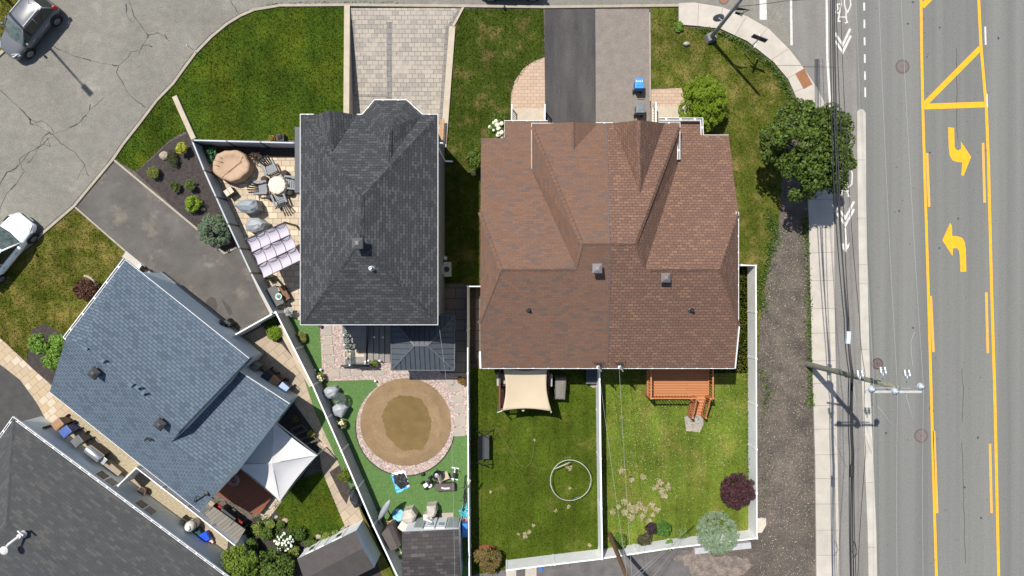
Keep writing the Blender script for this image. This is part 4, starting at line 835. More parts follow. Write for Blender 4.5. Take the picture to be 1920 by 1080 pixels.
for x, y, r, s, l in ((67, 645, 21, 11, 'leafy green bush nearest the stone path and dry lawn'), (106, 641, 19, 12, 'leafy green bush touching the west gutter of the blue roof'), (97, 674, 23, 13, 'leafy green bush lowest of three beside the blue roof')):
    plant('leafy_shrub', l, 'shrub', x, y, r, 1.3, [(.045, .09, .01), (.075, .135, .016), (.11, .18, .026)], 2600, .07, s, .8, 50, .24, 'three leafy bushes at the blue roof', gain=2.0)
GOLD = [(.2, .22, .02), (.28, .3, .04), (.14, .17, .015)]
plant('golden_shrub', 'small golden yellow bush at the top of the mulch bed', 'shrub', 339, 277, 13, .8, [(.27, .27, .03), (.36, .36, .06), (.18, .2, .02)], 1500, .05, 14, .8, 30, .3)
plant('golden_shrub', 'spiky yellow green tuft near the mulch bed tip', 'shrub', 283, 322, 14, .6, [(.13, .15, .03), (.2, .21, .06), (.09, .1, .02)], 1500, .07, 15, .5, 30, .3, width=.2)
plant('green_shrub', 'small dark green ball bush left of its twin in the mulch bed', 'shrub', 326, 350, 11, .55, [(.03, .045, .007), (.05, .07, .01), (.075, .095, .016)], 1100, .045, 16, .8, 24, .3)
plant('green_shrub', 'small green ball bush right of its twin in the mulch bed', 'shrub', 355, 346, 12, .65, [(.035, .055, .008), (.06, .09, .012), (.085, .115, .02)], 1200, .045, 17, .8, 24, .3)
plant('golden_shrub', 'bright lime ball bush just above the grey green bush', 'shrub', 359, 382, 17, .8, [(.14, .2, .015), (.2, .27, .03), (.09, .14, .012)], 2000, .05, 18, .75, 34, .3)
plant('ornamental_grass', 'dull olive grass tuft by the stone in the mulch bed', 'plant', 322, 302, 14, .5, [(.05, .06, .018), (.075, .085, .028), (.035, .04, .014)], 1100, .06, 19, .5, 30, .35, width=.15)
plant('ornamental_grass', 'dull olive grass tuft behind the golden yellow bush', 'plant', 322, 285, 10, .45, [(.05, .06, .018), (.075, .085, .028), (.035, .04, .014)], 700, .06, 20, .5, 24, .35, width=.15)
plant('ornamental_grass', 'bright lime grass clump at the bend of the short white fence', 'plant', 511, 624, 16, .7, [(.13, .19, .01), (.19, .26, .02), (.09, .14, .01)], 1300, .1, 21, .6, 30, .35, width=.14)
plant('green_shrub', 'dark green bush in the shade of the short white fence', 'shrub', 503, 604, 16, .6, [(.02, .04, .006), (.035, .065, .01), (.05, .085, .014)], 1100, .06, 22, .6, 30, .35)
def blooms(t, px, py, rp, h, n, col, sz, seed, name='bloom'):
    g = random.Random(seed)
    m = mat(name+'_petals', col, tuple(c*.8 for c in col), 20, .8, .3, 60); l0 = ROOT[t.name]
    for k in range(n):
        a, r = g.uniform(0, 2*PI), rp*math.sqrt(g.random())*.95; z = h*(1-.35*(r/rp)**2); q = P(px+r*math.cos(a), py+r*math.sin(a), z); s = sz*g.uniform(.7, 1.25)
        b = MB(); b.lathe([(.02, -s*.5), (s*.7, -s*.35), (s, 0), (s*.75, s*.4), (s*.2, s*.6)], 9, q-l0, jit=.12); b.build(name, m, t, True, local=True)
hy = plant('hydrangea', 'white flowering hydrangea in the notch of the brown roof', 'shrub', 931, 243, 18, 1.1, [(.03, .06, .01), (.05, .09, .014), (.08, .12, .02)], 1500, .07, 23, .7, 30, .32); blooms(hy, 934, 242, 17, 1.2, 16, (.66, .66, .5), .13, 1)
hy = plant('hydrangea', 'white flowering bush in the lower garden bed near the brownish shed', 'shrub', 532, 1016, 20, .9, [(.03, .06, .01), (.05, .09, .014)], 1300, .06, 24, .6, 30, .32); blooms(hy, 532, 1016, 19, .98, 46, (.72, .72, .62), .07, 2)
for x, y, s, l in ((599, 709, 25, 'cream flowering bush upper one beside the slanting fence'), (639, 796, 26, 'cream flowering bush below the two covered grey chairs')):
    hy = plant('hydrangea', l, 'shrub', x, y, 11, .6, [(.05, .09, .012), (.09, .13, .02), (.13, .12, .03)], 800, .05, s, .7, 24, .34); blooms(hy, x-1, y-1, 9, .68, 14, (.62, .58, .36), .07, s)
plant('mixed_flowers', 'reddish flowering plant on the upper turf beside the slanting fence', 'plant', 563, 632, 11, .5, [(.08, .09, .02), (.16, .03, .03), (.05, .08, .012), (.12, .12, .03)], 800, .06, 27, .6, 24, .36)
plant('mixed_flowers', 'red orange leaved plant in the corner by the white fence and gazebo', 'plant', 866, 714, 9, .5, [(.15, .04, .015), (.2, .08, .02), (.06, .08, .014)], 600, .06, 28, .6, 20, .36)
plant('mixed_flowers', 'small yellow green plant at the foot of the stair landing', 'plant', 702, 683, 8, .5, [(.1, .12, .02), (.16, .17, .03), (.06, .08, .014)], 500, .06, 29, .6, 20, .36)
# lower left garden
GR1 = [(.055, .085, .012), (.085, .125, .018), (.12, .155, .026), (.035, .06, .009)]
plant('bushy_tree', 'yellow green hedge tree nearest the grey house corner', 'tree', 447, 1058, 36, 2.4, [(.085, .12, .01), (.12, .165, .016), (.055, .085, .009)], 5200, .075, 30, .8, 80, .24, up=.8)
plant('bushy_tree', 'olive green hedge tree beside the yellow green one', 'tree', 512, 1072, 42, 2.0, GR1, 5200, .08, 31, .7, 80, .26)
for i, (x, y, r, h, l) in enumerate(((480, 993, 13, .6, 'light green bed plant below the brown deck'), (497, 1003, 14, .7, 'mid green bed plant left of the white flowering bush'), (505, 985, 10, .5, 'small pale plant beside the beige gravel'), (556, 1000, 16, .7, 'leafy plant right of the white flowering bush'), (548, 1034, 13, .7, 'dark leafy plant below the white flowering bush'), (584, 1020, 12, .6, 'bushy plant against the brownish shed left end'), (612, 1010, 12, .6, 'leafy plant along the brownish shed middle'), (470, 1025, 15, .8, 'tall green plant behind the hedge trees'), (628, 1002, 8, .4, 'low flowering plant near the shed path'), (525, 985, 9, .4, 'tiny plant by the lawn edge stones'))):
    plant('garden_plant', l, 'plant', x, y, r, h, GR1 if i % 2 else [(.06, .1, .014), (.1, .15, .024), (.15, .17, .04)], 800, .065, 40+i, .6, 24, .38)
plant('garden_plant', 'olive green grass like plant in the fence bed above the black covered grill', 'plant', 644, 893, 13, .7, [(.09, .11, .012), (.13, .15, .02), (.06, .08, .01)], 900, .1, 52, .6, 24, .36, width=.2)
plant('garden_plant', 'dry yellow plant beside the dark gravel below the blue roof', 'plant', 583, 814, 9, .5, [(.13, .12, .02), (.18, .16, .04)], 500, .06, 53, .6, 18, .36)
plant('garden_plant', 'dark plant in the black gravel at the blue roof corner', 'plant', 553, 786, 8, .5, [(.05, .06, .014), (.08, .09, .02)], 400, .06, 54, .6, 18, .36)
plant('corner_bush', 'unruly green bush in the corner of the left back lawn', 'shrub', 914, 1052, 28, 1.3, [(.045, .075, .012), (.075, .11, .018), (.12, .13, .035), (.14, .06, .03)], 3200, .075, 55, .6, 60, .28)
struct(MB().prism([(c.x, c.y) for c in [P(912+22*math.cos(a), 1037+17*math.sin(a)) for a in [k*PI/8 for k in range(16)]]], 0, .06).build('planting_bed', mat('red_mulch', (.2, .06, .03), (.14, .04, .022), 8, .95, .8, 22, grain=.4)))
plant('purple_plant', 'dark purple leaved plant at the rear of the clover lawn', 'plant', 1221, 992, 12, .9, [(.03, .016, .022), (.05, .026, .034), (.022, .016, .016)], 1000, .07, 56, .7, 24, .34)
plant('purple_plant', 'low purple brown plant before the white rear fence', 'plant', 1210, 1014, 15, .6, [(.035, .02, .024), (.055, .035, .034), (.05, .06, .016)], 1000, .08, 57, .5, 24, .38)
plant('garden_plant', 'bright green rosette plant next to the purple leaves', 'plant', 1246, 992, 16, .8, [(.05, .11, .016), (.075, .15, .022), (.03, .075, .012)], 1100, .1, 58, .6, 24, .36, width=.4)
plant('garden_plant', 'green clump overhanging the low rear fence', 'plant', 1256, 1024, 11, .8, [(.05, .1, .012), (.085, .14, .018)], 800, .07, 59, .6, 24, .36)
plant('garden_plant', 'pale green clump left of the blue green globe bush', 'plant', 1280, 1002, 15, .4, [(.07, .11, .022), (.1, .14, .03)], 900, .06, 60, .5, 24, .36)
plant('garden_plant', 'dark green plants at the foot of the brown wooden pole', 'plant', 1160, 1018, 17, .7, [(.03, .06, .01), (.055, .1, .014), (.09, .14, .02)], 1400, .08, 61, .6, 30, .34)
plant('garden_plant', 'bright weed clump by the curved sidewalk end', 'plant', 1273, 49, 11, .35, [(.06, .11, .014), (.09, .15, .02)], 800, .06, 62, .6, 22, .36)
plant('hosta', 'dark broad leaved plant in the shaded patio fence corner', 'plant', 392, 285, 14, .6, [(.025, .07, .03), (.04, .1, .045)], 260, .16, 63, .6, 14, .4, width=.6)
plant('hosta', 'broad leaved plant beside the brown hot tub cover', 'plant', 393, 300, 9, .5, [(.03, .08, .035), (.05, .11, .05)], 150, .15, 64, .6, 10, .4, width=.6)
plant('red_shrub', 'thin reddish plant between hot tub cover and chairs', 'plant', 478, 293, 14, .5, [(.07, .045, .035), (.1, .07, .055), (.05, .035, .03)], 500, .05, 65, .5, 24, .4)
# ---------------------------------------------------------------- stones
def rock(label, px, py, s, h, m, seed):
    g = random.Random(seed); p = P(px, py, 0); b = MB(); b.lathe([(s*.75, 0), (s, h*.35), (s*.85, h*.75), (s*.4, h)], 8, (p.x, p.y, 0), jit=.16, sx=1, sy=g.uniform(.6, .9)); return tag(b.build('rock', m, bevel=.03), label, 'stone')
RK = mat('grey_rock', (.42, .4, .37), (.3, .285, .26), 6, .9, .4, 30); RKB = mat('tan_rock', (.38, .31, .24), (.28, .22, .17), 6, .9, .4, 30)
rock('pale boulder on the grass beside the curved sidewalk', 1286, 84, .2, .28, RK, 1); rock('long tan stone in the mulch bed under the golden bush', 309, 292, .3, .25, RKB, 2); rock('square tan stone above the grey green bush', 383, 393, .16, .2, RKB, 3)
rock('white stone below the clipped dark green bush', 888, 326, .17, .15, RK, 4); rock('tan edging stone of the small dark lawn', 535, 975, .2, .16, RKB, 5); rock('pale stone at the left end of the small dark lawn', 519, 969, .12, .12, RKB, 6)
for i, (x, y, l) in enumerate(((598, 1006, 'pale stone left of the shed doors in the flower bed'), (748, 1036, 'white stone between brown storage box and grey roofed shed'), (750, 1052, 'white stone nearest the lower picture edge by the grey roofed shed'), (575, 1031, 'reddish pale stone by the left end of the brownish shed'))): rock(l, x, y, .2, .15, RK if i in (1, 2) else RKB, 10+i)
weeds([(455, 1000), (500, 975), (520, 1000), (560, 1010), (600, 1015)], 1500, .45, 'low green ground cover between the lower left garden plants', .06, .3)
weeds([(590, 1012), (615, 1005), (650, 990)], 500, .18, 'creeping plants along the brownish shed wall', .05, .25)
# ---------------------------------------------------------------- cars
TYRE = mat('tyre_rubber', (.016, .016, .017), rough=.8); RIM = mat('alloy_rim', (.35, .35, .36), rough=.35, metal=.7)
CARGL = glass('car_glass', (.015, .022, .022), .04); LAMPR = mat('red_lamp', (.5, .015, .012), rough=.25); LAMPW = mat('clear_lamp', (.6, .6, .62), rough=.15); BLKP = mat('black_trim', (.015, .015, .017), rough=.5)
INTM = mat('windscreen_view', (.1, .13, .11), (.03, .04, .038), 3, .06, coord='obj', spec=.8)
def paint(name, c, metal=.5):
    m, n, b = newmat(name); b.inputs['Base Color'].default_value = (*c, 1); b.inputs['Metallic'].default_value = metal; b.inputs['Roughness'].default_value = .32; b.inputs['Coat Weight'].default_value = .6; b.inputs['Coat Roughness'].default_value = .04; return m
def car(label, px, py, rz, col, L=4.0, W=1.72, Ht=1.55, hood=.95, metal=.5, rear=.12):
    c = P(px, py, 0); t = thing('parked_car', label, 'car', c, None, rz); pm = paint('car_paint_'+label.split()[0], col, metal); hl = L/2
    xs = [-hl, -hl+.1, -hl+.4, -hl+.9, -.2, .5, hl-hood-.15, hl-.55, hl-.2, hl-.05, hl]
    ws = [.66, .8, .94, 1, 1, 1, .99, .93, .82, .7, .58]; zb = [.72, .9, .98, 1.0, .98, .96, .95, .86, .78, .7, .6]; zs = [.42, .3, .24, .2, .2, .2, .2, .22, .26, .32, .4]
    V = []; n = 11
    for x, w_, b_, s_ in zip(xs, ws, zb, zs):
        w_ *= W/2; h = b_-s_
        half = [(w_*.8, s_), (w_*.97, s_+h*.18), (w_, s_+h*.5), (w_*.97, s_+h*.78), (w_*.86, b_-.02)]
        V += [(x, -y, z) for y, z in half]+[(x, 0, b_+.035)]+[(x, y, z) for y, z in reversed(half)]
    F = []
    for i in range(len(xs)-1): F += [[i*n+j, i*n+(j+1) % n, (i+1)*n+(j+1) % n, (i+1)*n+j] for j in range(n)]
    F += [list(range(n-1, -1, -1)), [(len(xs)-1)*n+j for j in range(n)]]
    MB().add(V, F).build('body', pm, t, True, sub=1, local=True)
    x1, x2, x3, x4 = hl-hood-.05, hl-hood-.85, -hl+.55, -hl+rear; zB = .95; wb, wr = W/2*.9, W/2*.7
    def P4(x, y, z): return (x, y, z)
    top = Ht-.05
    MB().add([(x1, -wb*.9, zB), (x1+.1, 0, zB), (x1, wb*.9, zB), (x2, wr*.95, top), (x2+.08, 0, top+.02), (x2, -wr*.95, top)], [[0, 1, 4, 5], [1, 2, 3, 4]]).build('windscreen', INTM, t, True, local=True)
    MB().add([(x4, -wb*.85, zB), (x4-.05, 0, zB), (x4, wb*.85, zB), (x3, wr*.9, top), (x3-.05, 0, top+.02), (x3, -wr*.9, top)], [[5, 4, 1, 0], [4, 3, 2, 1]]).build('rear_window', CARGL, t, True, local=True)
    for s in (1, -1):
        for a, b_ in ((.03, .5), (.53, .97)):
            lo = [x1+(x4-x1)*a, x1+(x4-x1)*b_]; hi = [x2+(x3-x2)*a, x2+(x3-x2)*b_]
            MB().add([(lo[0], s*wb*.99, zB), (lo[1], s*wb*.99, zB), (hi[1], s*wr*1.03, top), (hi[0], s*wr*1.03, top)], [[0, 1, 2, 3]]).build('side_window', CARGL, t, local=True)
        for a in (0, .515, 1): MB().tube([(x1+(x4-x1)*a, s*wb*.98, zB-.05), (x2+(x3-x2)*a, s*wr, top+.02)], .05 if a != .515 else .035, 6).build('pillar', pm, t, True, local=True)
        b = MB(); b.bar((x2-.15, s*wr*.92, Ht+.03), (x3+.15, s*wr*.92, Ht+.03), .04, .04); b.build('roof_rail', mat('rail_metal', (.5, .5, .52), rough=.25, metal=.8), t, bevel=.01, local=True)
        b = MB(); b.lathe([(.06, -.1), (.11, -.04), (.1, .08), (.04, .11)], 10, (x1-.25, s*(W/2+.1), zB+.05), sx=.7, sy=1.1); b.bar((x1-.25, s*W/2*.9, zB), (x1-.25, s*(W/2+.05), zB), .05, .05); b.build('mirror', pm, t, True, local=True)
        for hx in (.35, -.75): MB().box((hx, s*(W/2+.005), .78), (.16, .035, .03)).build('door_handle', mat('handle_chrome', (.7, .7, .72), rough=.2, metal=.8), t, bevel=.008, local=True)
        b = MB(); b.add([(hl-.5, s*W/2*.86, .83), (hl-.12, s*W/2*.66, .74), (hl-.04, s*W/2*.45, .66), (hl-.2, s*W/2*.45, .79), (hl-.04, s*W/2*.62, .6), (hl-.45, s*W/2*.95, .7)], [[0, 3, 2, 1], [0, 1, 4, 5], [1, 2, 4]]); b.build('headlight', LAMPW, t, local=True)
        b = MB(); b.box((-hl+.1, s*W/2*.82, .95), (.22, .2, .3), top=.7); b.build('tail_light', LAMPR, t, bevel=.03, local=True)
        for wx in (hl-.78, -hl+.7):
            m = Matrix.Rotation(R(90), 4, 'X'); y = s*(W/2-.07)
            wh = MB().lathe([(.2, -.1), (.31, -.09), (.335, -.05), (.335, .05), (.31, .09), (.2, .1)], 24, (wx, y, .33), M=m).build('wheel', TYRE, t, True, local=True)
            b = MB(); b.lathe([(.21, -.02), (.2, .02)], 20, (wx, y+s*.095, .33), M=m)
            for k in range(5):
                a = k*2*PI/5; b.bar((wx, y+s*.115, .33), (wx+.19*math.cos(a), y+s*.115, .33+.19*math.sin(a)), .05, .03)
            b.build('rim', RIM, wh, local=True)
            MB().lathe([(.39, -.03), (.4, .0), (.39, .03)], 24, (wx, s*(W/2-.03), .36), M=m).build('wheel_arch', BLKP, t, local=True)
    V = []; nx, ny = 7, 7
    for i in range(nx):
        for j in range(ny):
            u, v = i/(nx-1), j/(ny-1)*2-1; x = x2+.06+(x3-.06-x2-.06)*u; V.append((x, v*wr*1.04*(1-.05*(2*u-1)**4), top+.03+.08*(1-v*v)*(1-(2*u-1)**4)-.03*v**4))
    b = MB(); b.add(V, [[i*ny+j, (i+1)*ny+j, (i+1)*ny+j+1, i*ny+j+1] for i in range(nx-1) for j in range(ny-1)]); b.add([(x, y, z-.08) for x, y, z in V], [[i*ny+j, i*ny+j+1, (i+1)*ny+j+1, (i+1)*ny+j] for i in range(nx-1) for j in range(ny-1)])
    b.build('roof', pm, t, True, local=True)
    MB().tube([(x3+.25, 0, Ht+.05), (x3+.1, 0, Ht+.2)], .012, 5).build('antenna', BLKP, t, local=True)
    MB().box((hl-.02, 0, .52), (.08, W*.5, .14)).build('grille', BLKP, t, bevel=.02, local=True); MB().box((hl+.0, 0, .36), (.05, .5, .11)).build('number_plate', WHITE, t, local=True)
    return t
car('dark grey hatchback with roof rails parked on the wrong side at the corner', 67, 58, math.atan2(-.77, -.64), (.115, .118, .125), 3.95, 1.7, 1.58, .95, .1)
car('white car cut by the left picture edge, parked at the kerb', 19, 467, math.atan2(.78, .63), (.8, .81, .82), 4.5, 1.8, 1.6, 1.15, 0)
car('black car parked at the kerb, cut by the upper picture edge', 958, -25, PI, (.012, .012, .014), 3.9, 1.75, 1.5, 1.0, .3)

# ---------------------------------------------------------------- poles, signs and wires
WOODP = mat('grey_green_pole_wood', (.215, .215, .165), (.14, .14, .108), 4, .9, .8, 30, stretch=(6, 6, .6), coord='obj', grain=.2)
WOODB = mat('brown_pole_wood', (.16, .085, .04), (.095, .052, .026), 4, .9, .8, 30, stretch=(6, 6, .6), coord='obj', grain=.2)
WIREL = mat('aluminium_wire', (.33, .33, .32), rough=.8); WIREB = mat('black_cable', (.02, .02, .022), rough=.6); PORC = mat('grey_porcelain', (.5, .54, .58), (.42, .46, .5), 6, .25); ARMM = mat('weathered_arm', (.42, .41, .39), (.33, .32, .3), 5, .8, grain=.15)
b0 = P(1514, 683, 0); up = thing('utility_pole', 'leaning looking wooden utility pole with cross arm over the road', 'utility pole', b0)
b = MB(); b.tube([b0+Vector((0, 0, z)) for z in (-.2, 0, 3, 6, 9.4)], [.19, .175, .145, .125, .11], 14); b.build('pole', WOODP, up, True)
az = 9.25; A0, A1 = P(1622, 725, az), P(1728, 722, az); A0.y = A1.y = b0.y-.2
ins = [P(1632, 729, az), P(1676, 733, az), P(1724, 724, az)]
MB().bar(A0, A1, .11, .13).build('cross_arm', ARMM, up, bevel=.01); MB().bar(A0+Vector((.3, .18, 0)), A1+Vector((-.5, .16, 0)), .05, .05).build('brace', GALV, up)
MB().bar(b0+Vector((0, -.15, 8.3)), (A1.x-1.4, A1.y, az-.05), .05, .05).build('brace', GALV, up)
for q in ins:
    b = MB(); b.tube([(q.x, A0.y, az), (q.x, q.y, az+.02)], .03, 6); b.lathe([(.04, 0), (.15, .05), (.17, .08), (.09, .12), (.14, .15), (.15, .18), (.05, .24), (.05, .3)], 16, q); b.build('insulator', PORC, up, True)
for x, y in ((1612, 708), (1655, 702), (1700, 707)):
    q = P(x, y, az-.1); b = MB(); b.tube([q+Vector((0, -.25, 0)), q+Vector((0, .1, .05))], .03, 6)
    for s in (-.1, .1): b.lathe([(.05, -.2), (.09, -.16), (.05, -.12), (.09, -.06), (.05, 0), (.09, .06), (.05, .12), (.03, .2)], 10, q+Vector((s, .15, .05)), M=Matrix.Rotation(R(70), 4, 'X'))
    b.build('fuse_cutout', GALV, up, True)
q = P(1585, 706, 6.6); b = MB(); b.bar(b0+Vector((0, 0, 6.6)), q, .08, .1); b.build('cable_bracket', DARKM, up)
MB().box(b0+Vector((.25, -.02, 3.3)), (.22, .3, .6)).build('mount_box', GALV, up, bevel=.02)
def wire(name, label, pts, r, m, sag=0, n=10, group=None, cat='cable'):
    W = [P(*q) if not isinstance(q, Vector) else q for q in pts]; Q = []
    for a, c in zip(W, W[1:]):
        for k in range(n): t = k/n; Q.append(a+(c-a)*t-Vector((0, 0, sag*4*t*(1-t))))
    o = MB().tube(Q+[W[-1]], r, 5).build(name, m, None, True); return tag(o, label, cat, group)
gw = 'bare wires on the cross arm of the wooden pole'
wire('power_wire', 'bare wire from the cross arm end nearest the sidewalk', [(1602, -80, az), ins[0]+Vector((0, 0, .3)), (1640, 1200, az)], .008, WIREL, .1, 8, gw)
wire('power_wire', 'bare wire from the middle insulator of the cross arm', [(1645, -80, az), ins[1]+Vector((0, 0, .3)), (1684, 1200, az)], .008, WIREL, .1, 8, gw)
wire('power_wire', 'bare wire from the cross arm end nearest the yellow line', [(1686, -80, az), ins[2]+Vector((0, 0, .3)), (1733, 1200, az)], .008, WIREL, .1, 8, gw)
gt = 'bare jumper wires near the cross arm'
wire('jumper_wire', 'short curved jumper below the outer fuse', [(1715, 622, 9.1), (1708, 640, 9), (1709, 665, 9), (1712, 690, 9)], .011, WIREL, 0, 3, gt); wire('jumper_wire', 'slanting wire from cross arm to middle wire end', [(1645, 760, 9), (1674, 798, 9.1)], .009, WIREL, 0, 2, gt)
wire('jumper_wire', 'slanting wire from cross arm to the manhole side', [(1695, 728, 9.1), (1716, 800, 9)], .011, WIREL, 0, 2, gt); wire('jumper_wire', 'thin slanting wire crossing the median', [(1600, 725, 8), (1612, 790, 7.6), (1634, 850, 7)], .009, WIREL, 0, 2, gt)
gk = 'black cables strung above the bike lane'
bk = [(1558, 1562, 1583, 1592, 1597, .025), (1564, 1572, 1588, 1598, 1603, .032), (1567, 1580, 1592, 1600, 1608, .02), (1575, 1590, 1612, 1622, 1606, .014), (1561, 1568, 1590, 1596, 1598, .03)]
for i, (x0, x1, x2, x3, x4, r) in enumerate(bk):
    pts = [(x0, -60, 6.4), (x1, 310, 6.3), (x2, 600, 6.5), (x3, 700, 6.6), (x3+1, 850, 6.4), (x4, 1150, 6.3)]
    wire('overhead_cable', ('leftmost black cable above the bike lane', 'thick black cable above the bike lane', 'middle black cable above the bike lane', 'thin black cable nearest the concrete median', 'twisted thick black cable carrying the splice boxes')[i], pts, r, WIREB, .12, 8, gk)
b = MB(); q = P(1590, 633, 6.5); b.box(q, (.2, .62, .2), R(-4)); tag(b.build("splice_box", PORC, bevel=.03), 'pale grey splice box hung on the black cables above the pole', 'splice box')
b = MB(); q = P(1597, 883, 6.4); b.box(q, (.2, .62, .2), R(-2)); tag(b.build('splice_box', WIREB, bevel=.05), 'black splice case hung on the black cables below the pole', 'splice box')
wire('cable_loop', 'black spare loop of cable under the lower cables', [(1601, 1015, 6.3), (1598, 1035, 6.2), (1603, 1046, 6.2), (1607, 1036, 6.2), (1603, 1015, 6.3)], .018, WIREB, 0, 3)
b1 = P(1331, 73, 0); up2 = thing('utility_pole', 'slim grey concrete pole rising from the curved sidewalk lawn', 'utility pole', b1)
CPOLE = mat('grey_pole', (.26, .27, .275), (.2, .21, .215), 3, .6)
b = MB(); b.tube([b1+Vector((0, 0, z)) for z in (-.1, 2, 5, 9)], [.13, .105, .09, .075], 14); b.build('pole', CPOLE, up2, True); b = MB(); b.box(b1+Vector((0, .02, .2)), (.6, .55, .5), .4, top=.8); b.build('pole_base', FOUND, up2, bevel=.04)
b = MB(); b.lathe([(.3, -.02), (.3, .02)], 20, b1+Vector((-.28, .22, 2.6)), M=Matrix.Rotation(R(70), 4, 'X') @ Matrix.Rotation(R(20), 4, 'Z')); b.bar(b1+Vector((0, 0, 2.6)), b1+Vector((-.28, .2, 2.6)), .05, .05); b.build('sign_plate', mat('sign_back', (.3, .31, .32), rough=.4), up2)
b = MB()
for k in range(4): b.tube([b1+Vector((.1, 0, 4.2+.1*k)), b1+Vector((.5+.1*k, -.1, 4.4)), b1+Vector((.5, -.3+.05*k, 4.1)), b1+Vector((.15, -.1, 4+.05*k))], .02, 5)
b.build('cable_bundle', DARKM, up2)
wire('service_wire', 'thin dark wire leaving the grey pole over the side street', [b1+Vector((.1, 0, 4.6)), (1470, 2, 4.9), (1600, -8, 5.3)], .014, WIREB, .05)
b2 = P(1395, 101, 0); sg = thing('street_sign', 'street name sign post with crossed dark blades by the sidewalk', 'street sign', b2)
b = MB(); b.tube([b2, b2+Vector((0, 0, 2.55))], .028, 8); b.build('post', GALV, sg)
SGN = mat('dark_sign_edge', (.05, .05, .075), rough=.4)
dv = Vector((.93, -.36, 0))
for z, o_ in ((2.62, 0), (2.38, 0)): MB().bar(b2+Vector((0, .0, z))-dv*.42, b2+Vector((0, 0, z))+dv*.42, .045, .2).build('sign_blade', SGN, sg)
b = MB(); dv2 = Vector((.36, .93, 0)); b.bar(b2+Vector((0, 0, 2.05))-dv2*.4, b2+Vector((0, 0, 2.05))+dv2*.4, .03, .2); b.build('sign_blade', WHITE, sg)
b3 = P(1143, 1001, 0); up3 = thing('utility_pole', 'brown wooden pole standing behind the clover lawn rear fence', 'utility pole', b3)
b = MB(); b.tube([b3+Vector((0, 0, z)) for z in (-.2, 0, 4, 9)], [.14, .13, .115, .1], 14); b.build('pole', WOODB, up3, True)
gs = 'thin service lines between duplex and brown pole'
wire('service_wire', 'thin line from the left roof mast to the brown pole', [P(1122, 690, 4.3), b3+Vector((-.1, .1, 7))], .007, WIREL, .15, 10, gs); wire('service_wire', 'thin line from the right roof mast to the brown pole', [P(1161, 690, 4.3), b3+Vector((.1, .1, 7))], .007, WIREL, .15, 10, gs)
gy = 'guy wires of the brown pole'
an = P(1303, 984, 0)
for z, dx, l in ((6.2, 0, 'lowest guy wire of the brown pole'), (6.6, .06, 'middle guy wire of the brown pole'), (8.2, -.06, 'highest guy wire of the brown pole')):
    wire('guy_wire', l, [b3+Vector((.1, 0, z)), an+Vector((dx, 0, 0))], .008, WIREL, 0, 2, gy)
wire('service_wire', 'thin line crossing the turf yard to the grey roofed shed', [P(823, 610, 4.8), P(846, 790, 4.5), P(853, 1100, 4)], .007, WIREL, .15, 8)
b4 = P(3, -13, 0); sl_ = thing('street_lamp', 'street lamp beyond the upper left picture corner, shadow on the street', 'street lamp', b4)
b = MB(); b.tube([b4, b4+Vector((0, 0, 13.6))], [.1, .06], 10); b.tube([b4+Vector((0, 0, 13.5)), b4+Vector((.4, -.45, 13.7))], .05, 8); b.build('post', CPOLE, sl_, True); MB().bar(b4+Vector((.35, -.4, 13.7)), b4+Vector((.85, -.95, 13.75)), .32, .14).build('lamp_head', CPOLE, sl_, bevel=.03)
b = MB(); q = P(368, 98, 0); b.tube([q, q+Vector((-.05, .03, 1.1))], .022, 6); b.lathe([(.07, .0), (.09, .05), (.03, .1)], 8, q); tag(b.build('snow_stake', WHITE), 'thin white marker stake at the corner kerb', 'stake')
b = MB(); q = P(364, 93, 0)
def manhole(px, py, r, label, m):
    p = P(px, py, 0); z = Z*2+.001; t = thing('manhole_cover', label, 'manhole cover', p); b = MB(); b.lathe([(r, z), (r, z+.006), (r*.86, z+.006), (r*.86, z+.003)], 28, p); b.build('frame', mat('cast_frame', (.12, .1, .09), rough=.8), t)
    b = MB(); b.lathe([(r*.85, z), (r*.85, z+.007)], 28, p); 
    f = b.build('cover', m, t)
    for k in range(3): MB().lathe([(r*(.68-.2*k), z+.006), (r*(.68-.2*k), z+.011), (r*(.6-.2*k), z+.011), (r*(.6-.2*k), z+.006)], 24, p).build('ring', mat('worn_ring', (.2, .175, .155), rough=.7), f)
CASTM = mat('cast_iron', (.13, .1, .088), (.1, .078, .07), 20, .75); manhole(1692, 125, .42, 'round iron manhole cover in the upper traffic lane', CASTM); manhole(1727, 817, .42, 'round iron manhole cover beside the lower yellow line', CASTM)
manhole(1645, 682, .36, 'dark reddish iron cover beside the median near the pole', mat('rust_cast', (.075, .035, .03), (.055, .028, .025), 20, .8)); manhole(1357, -1, .3, 'rusty round cover in the side street at the picture top', mat('orange_cast', (.25, .1, .04), (.2, .08, .035), 20, .8))
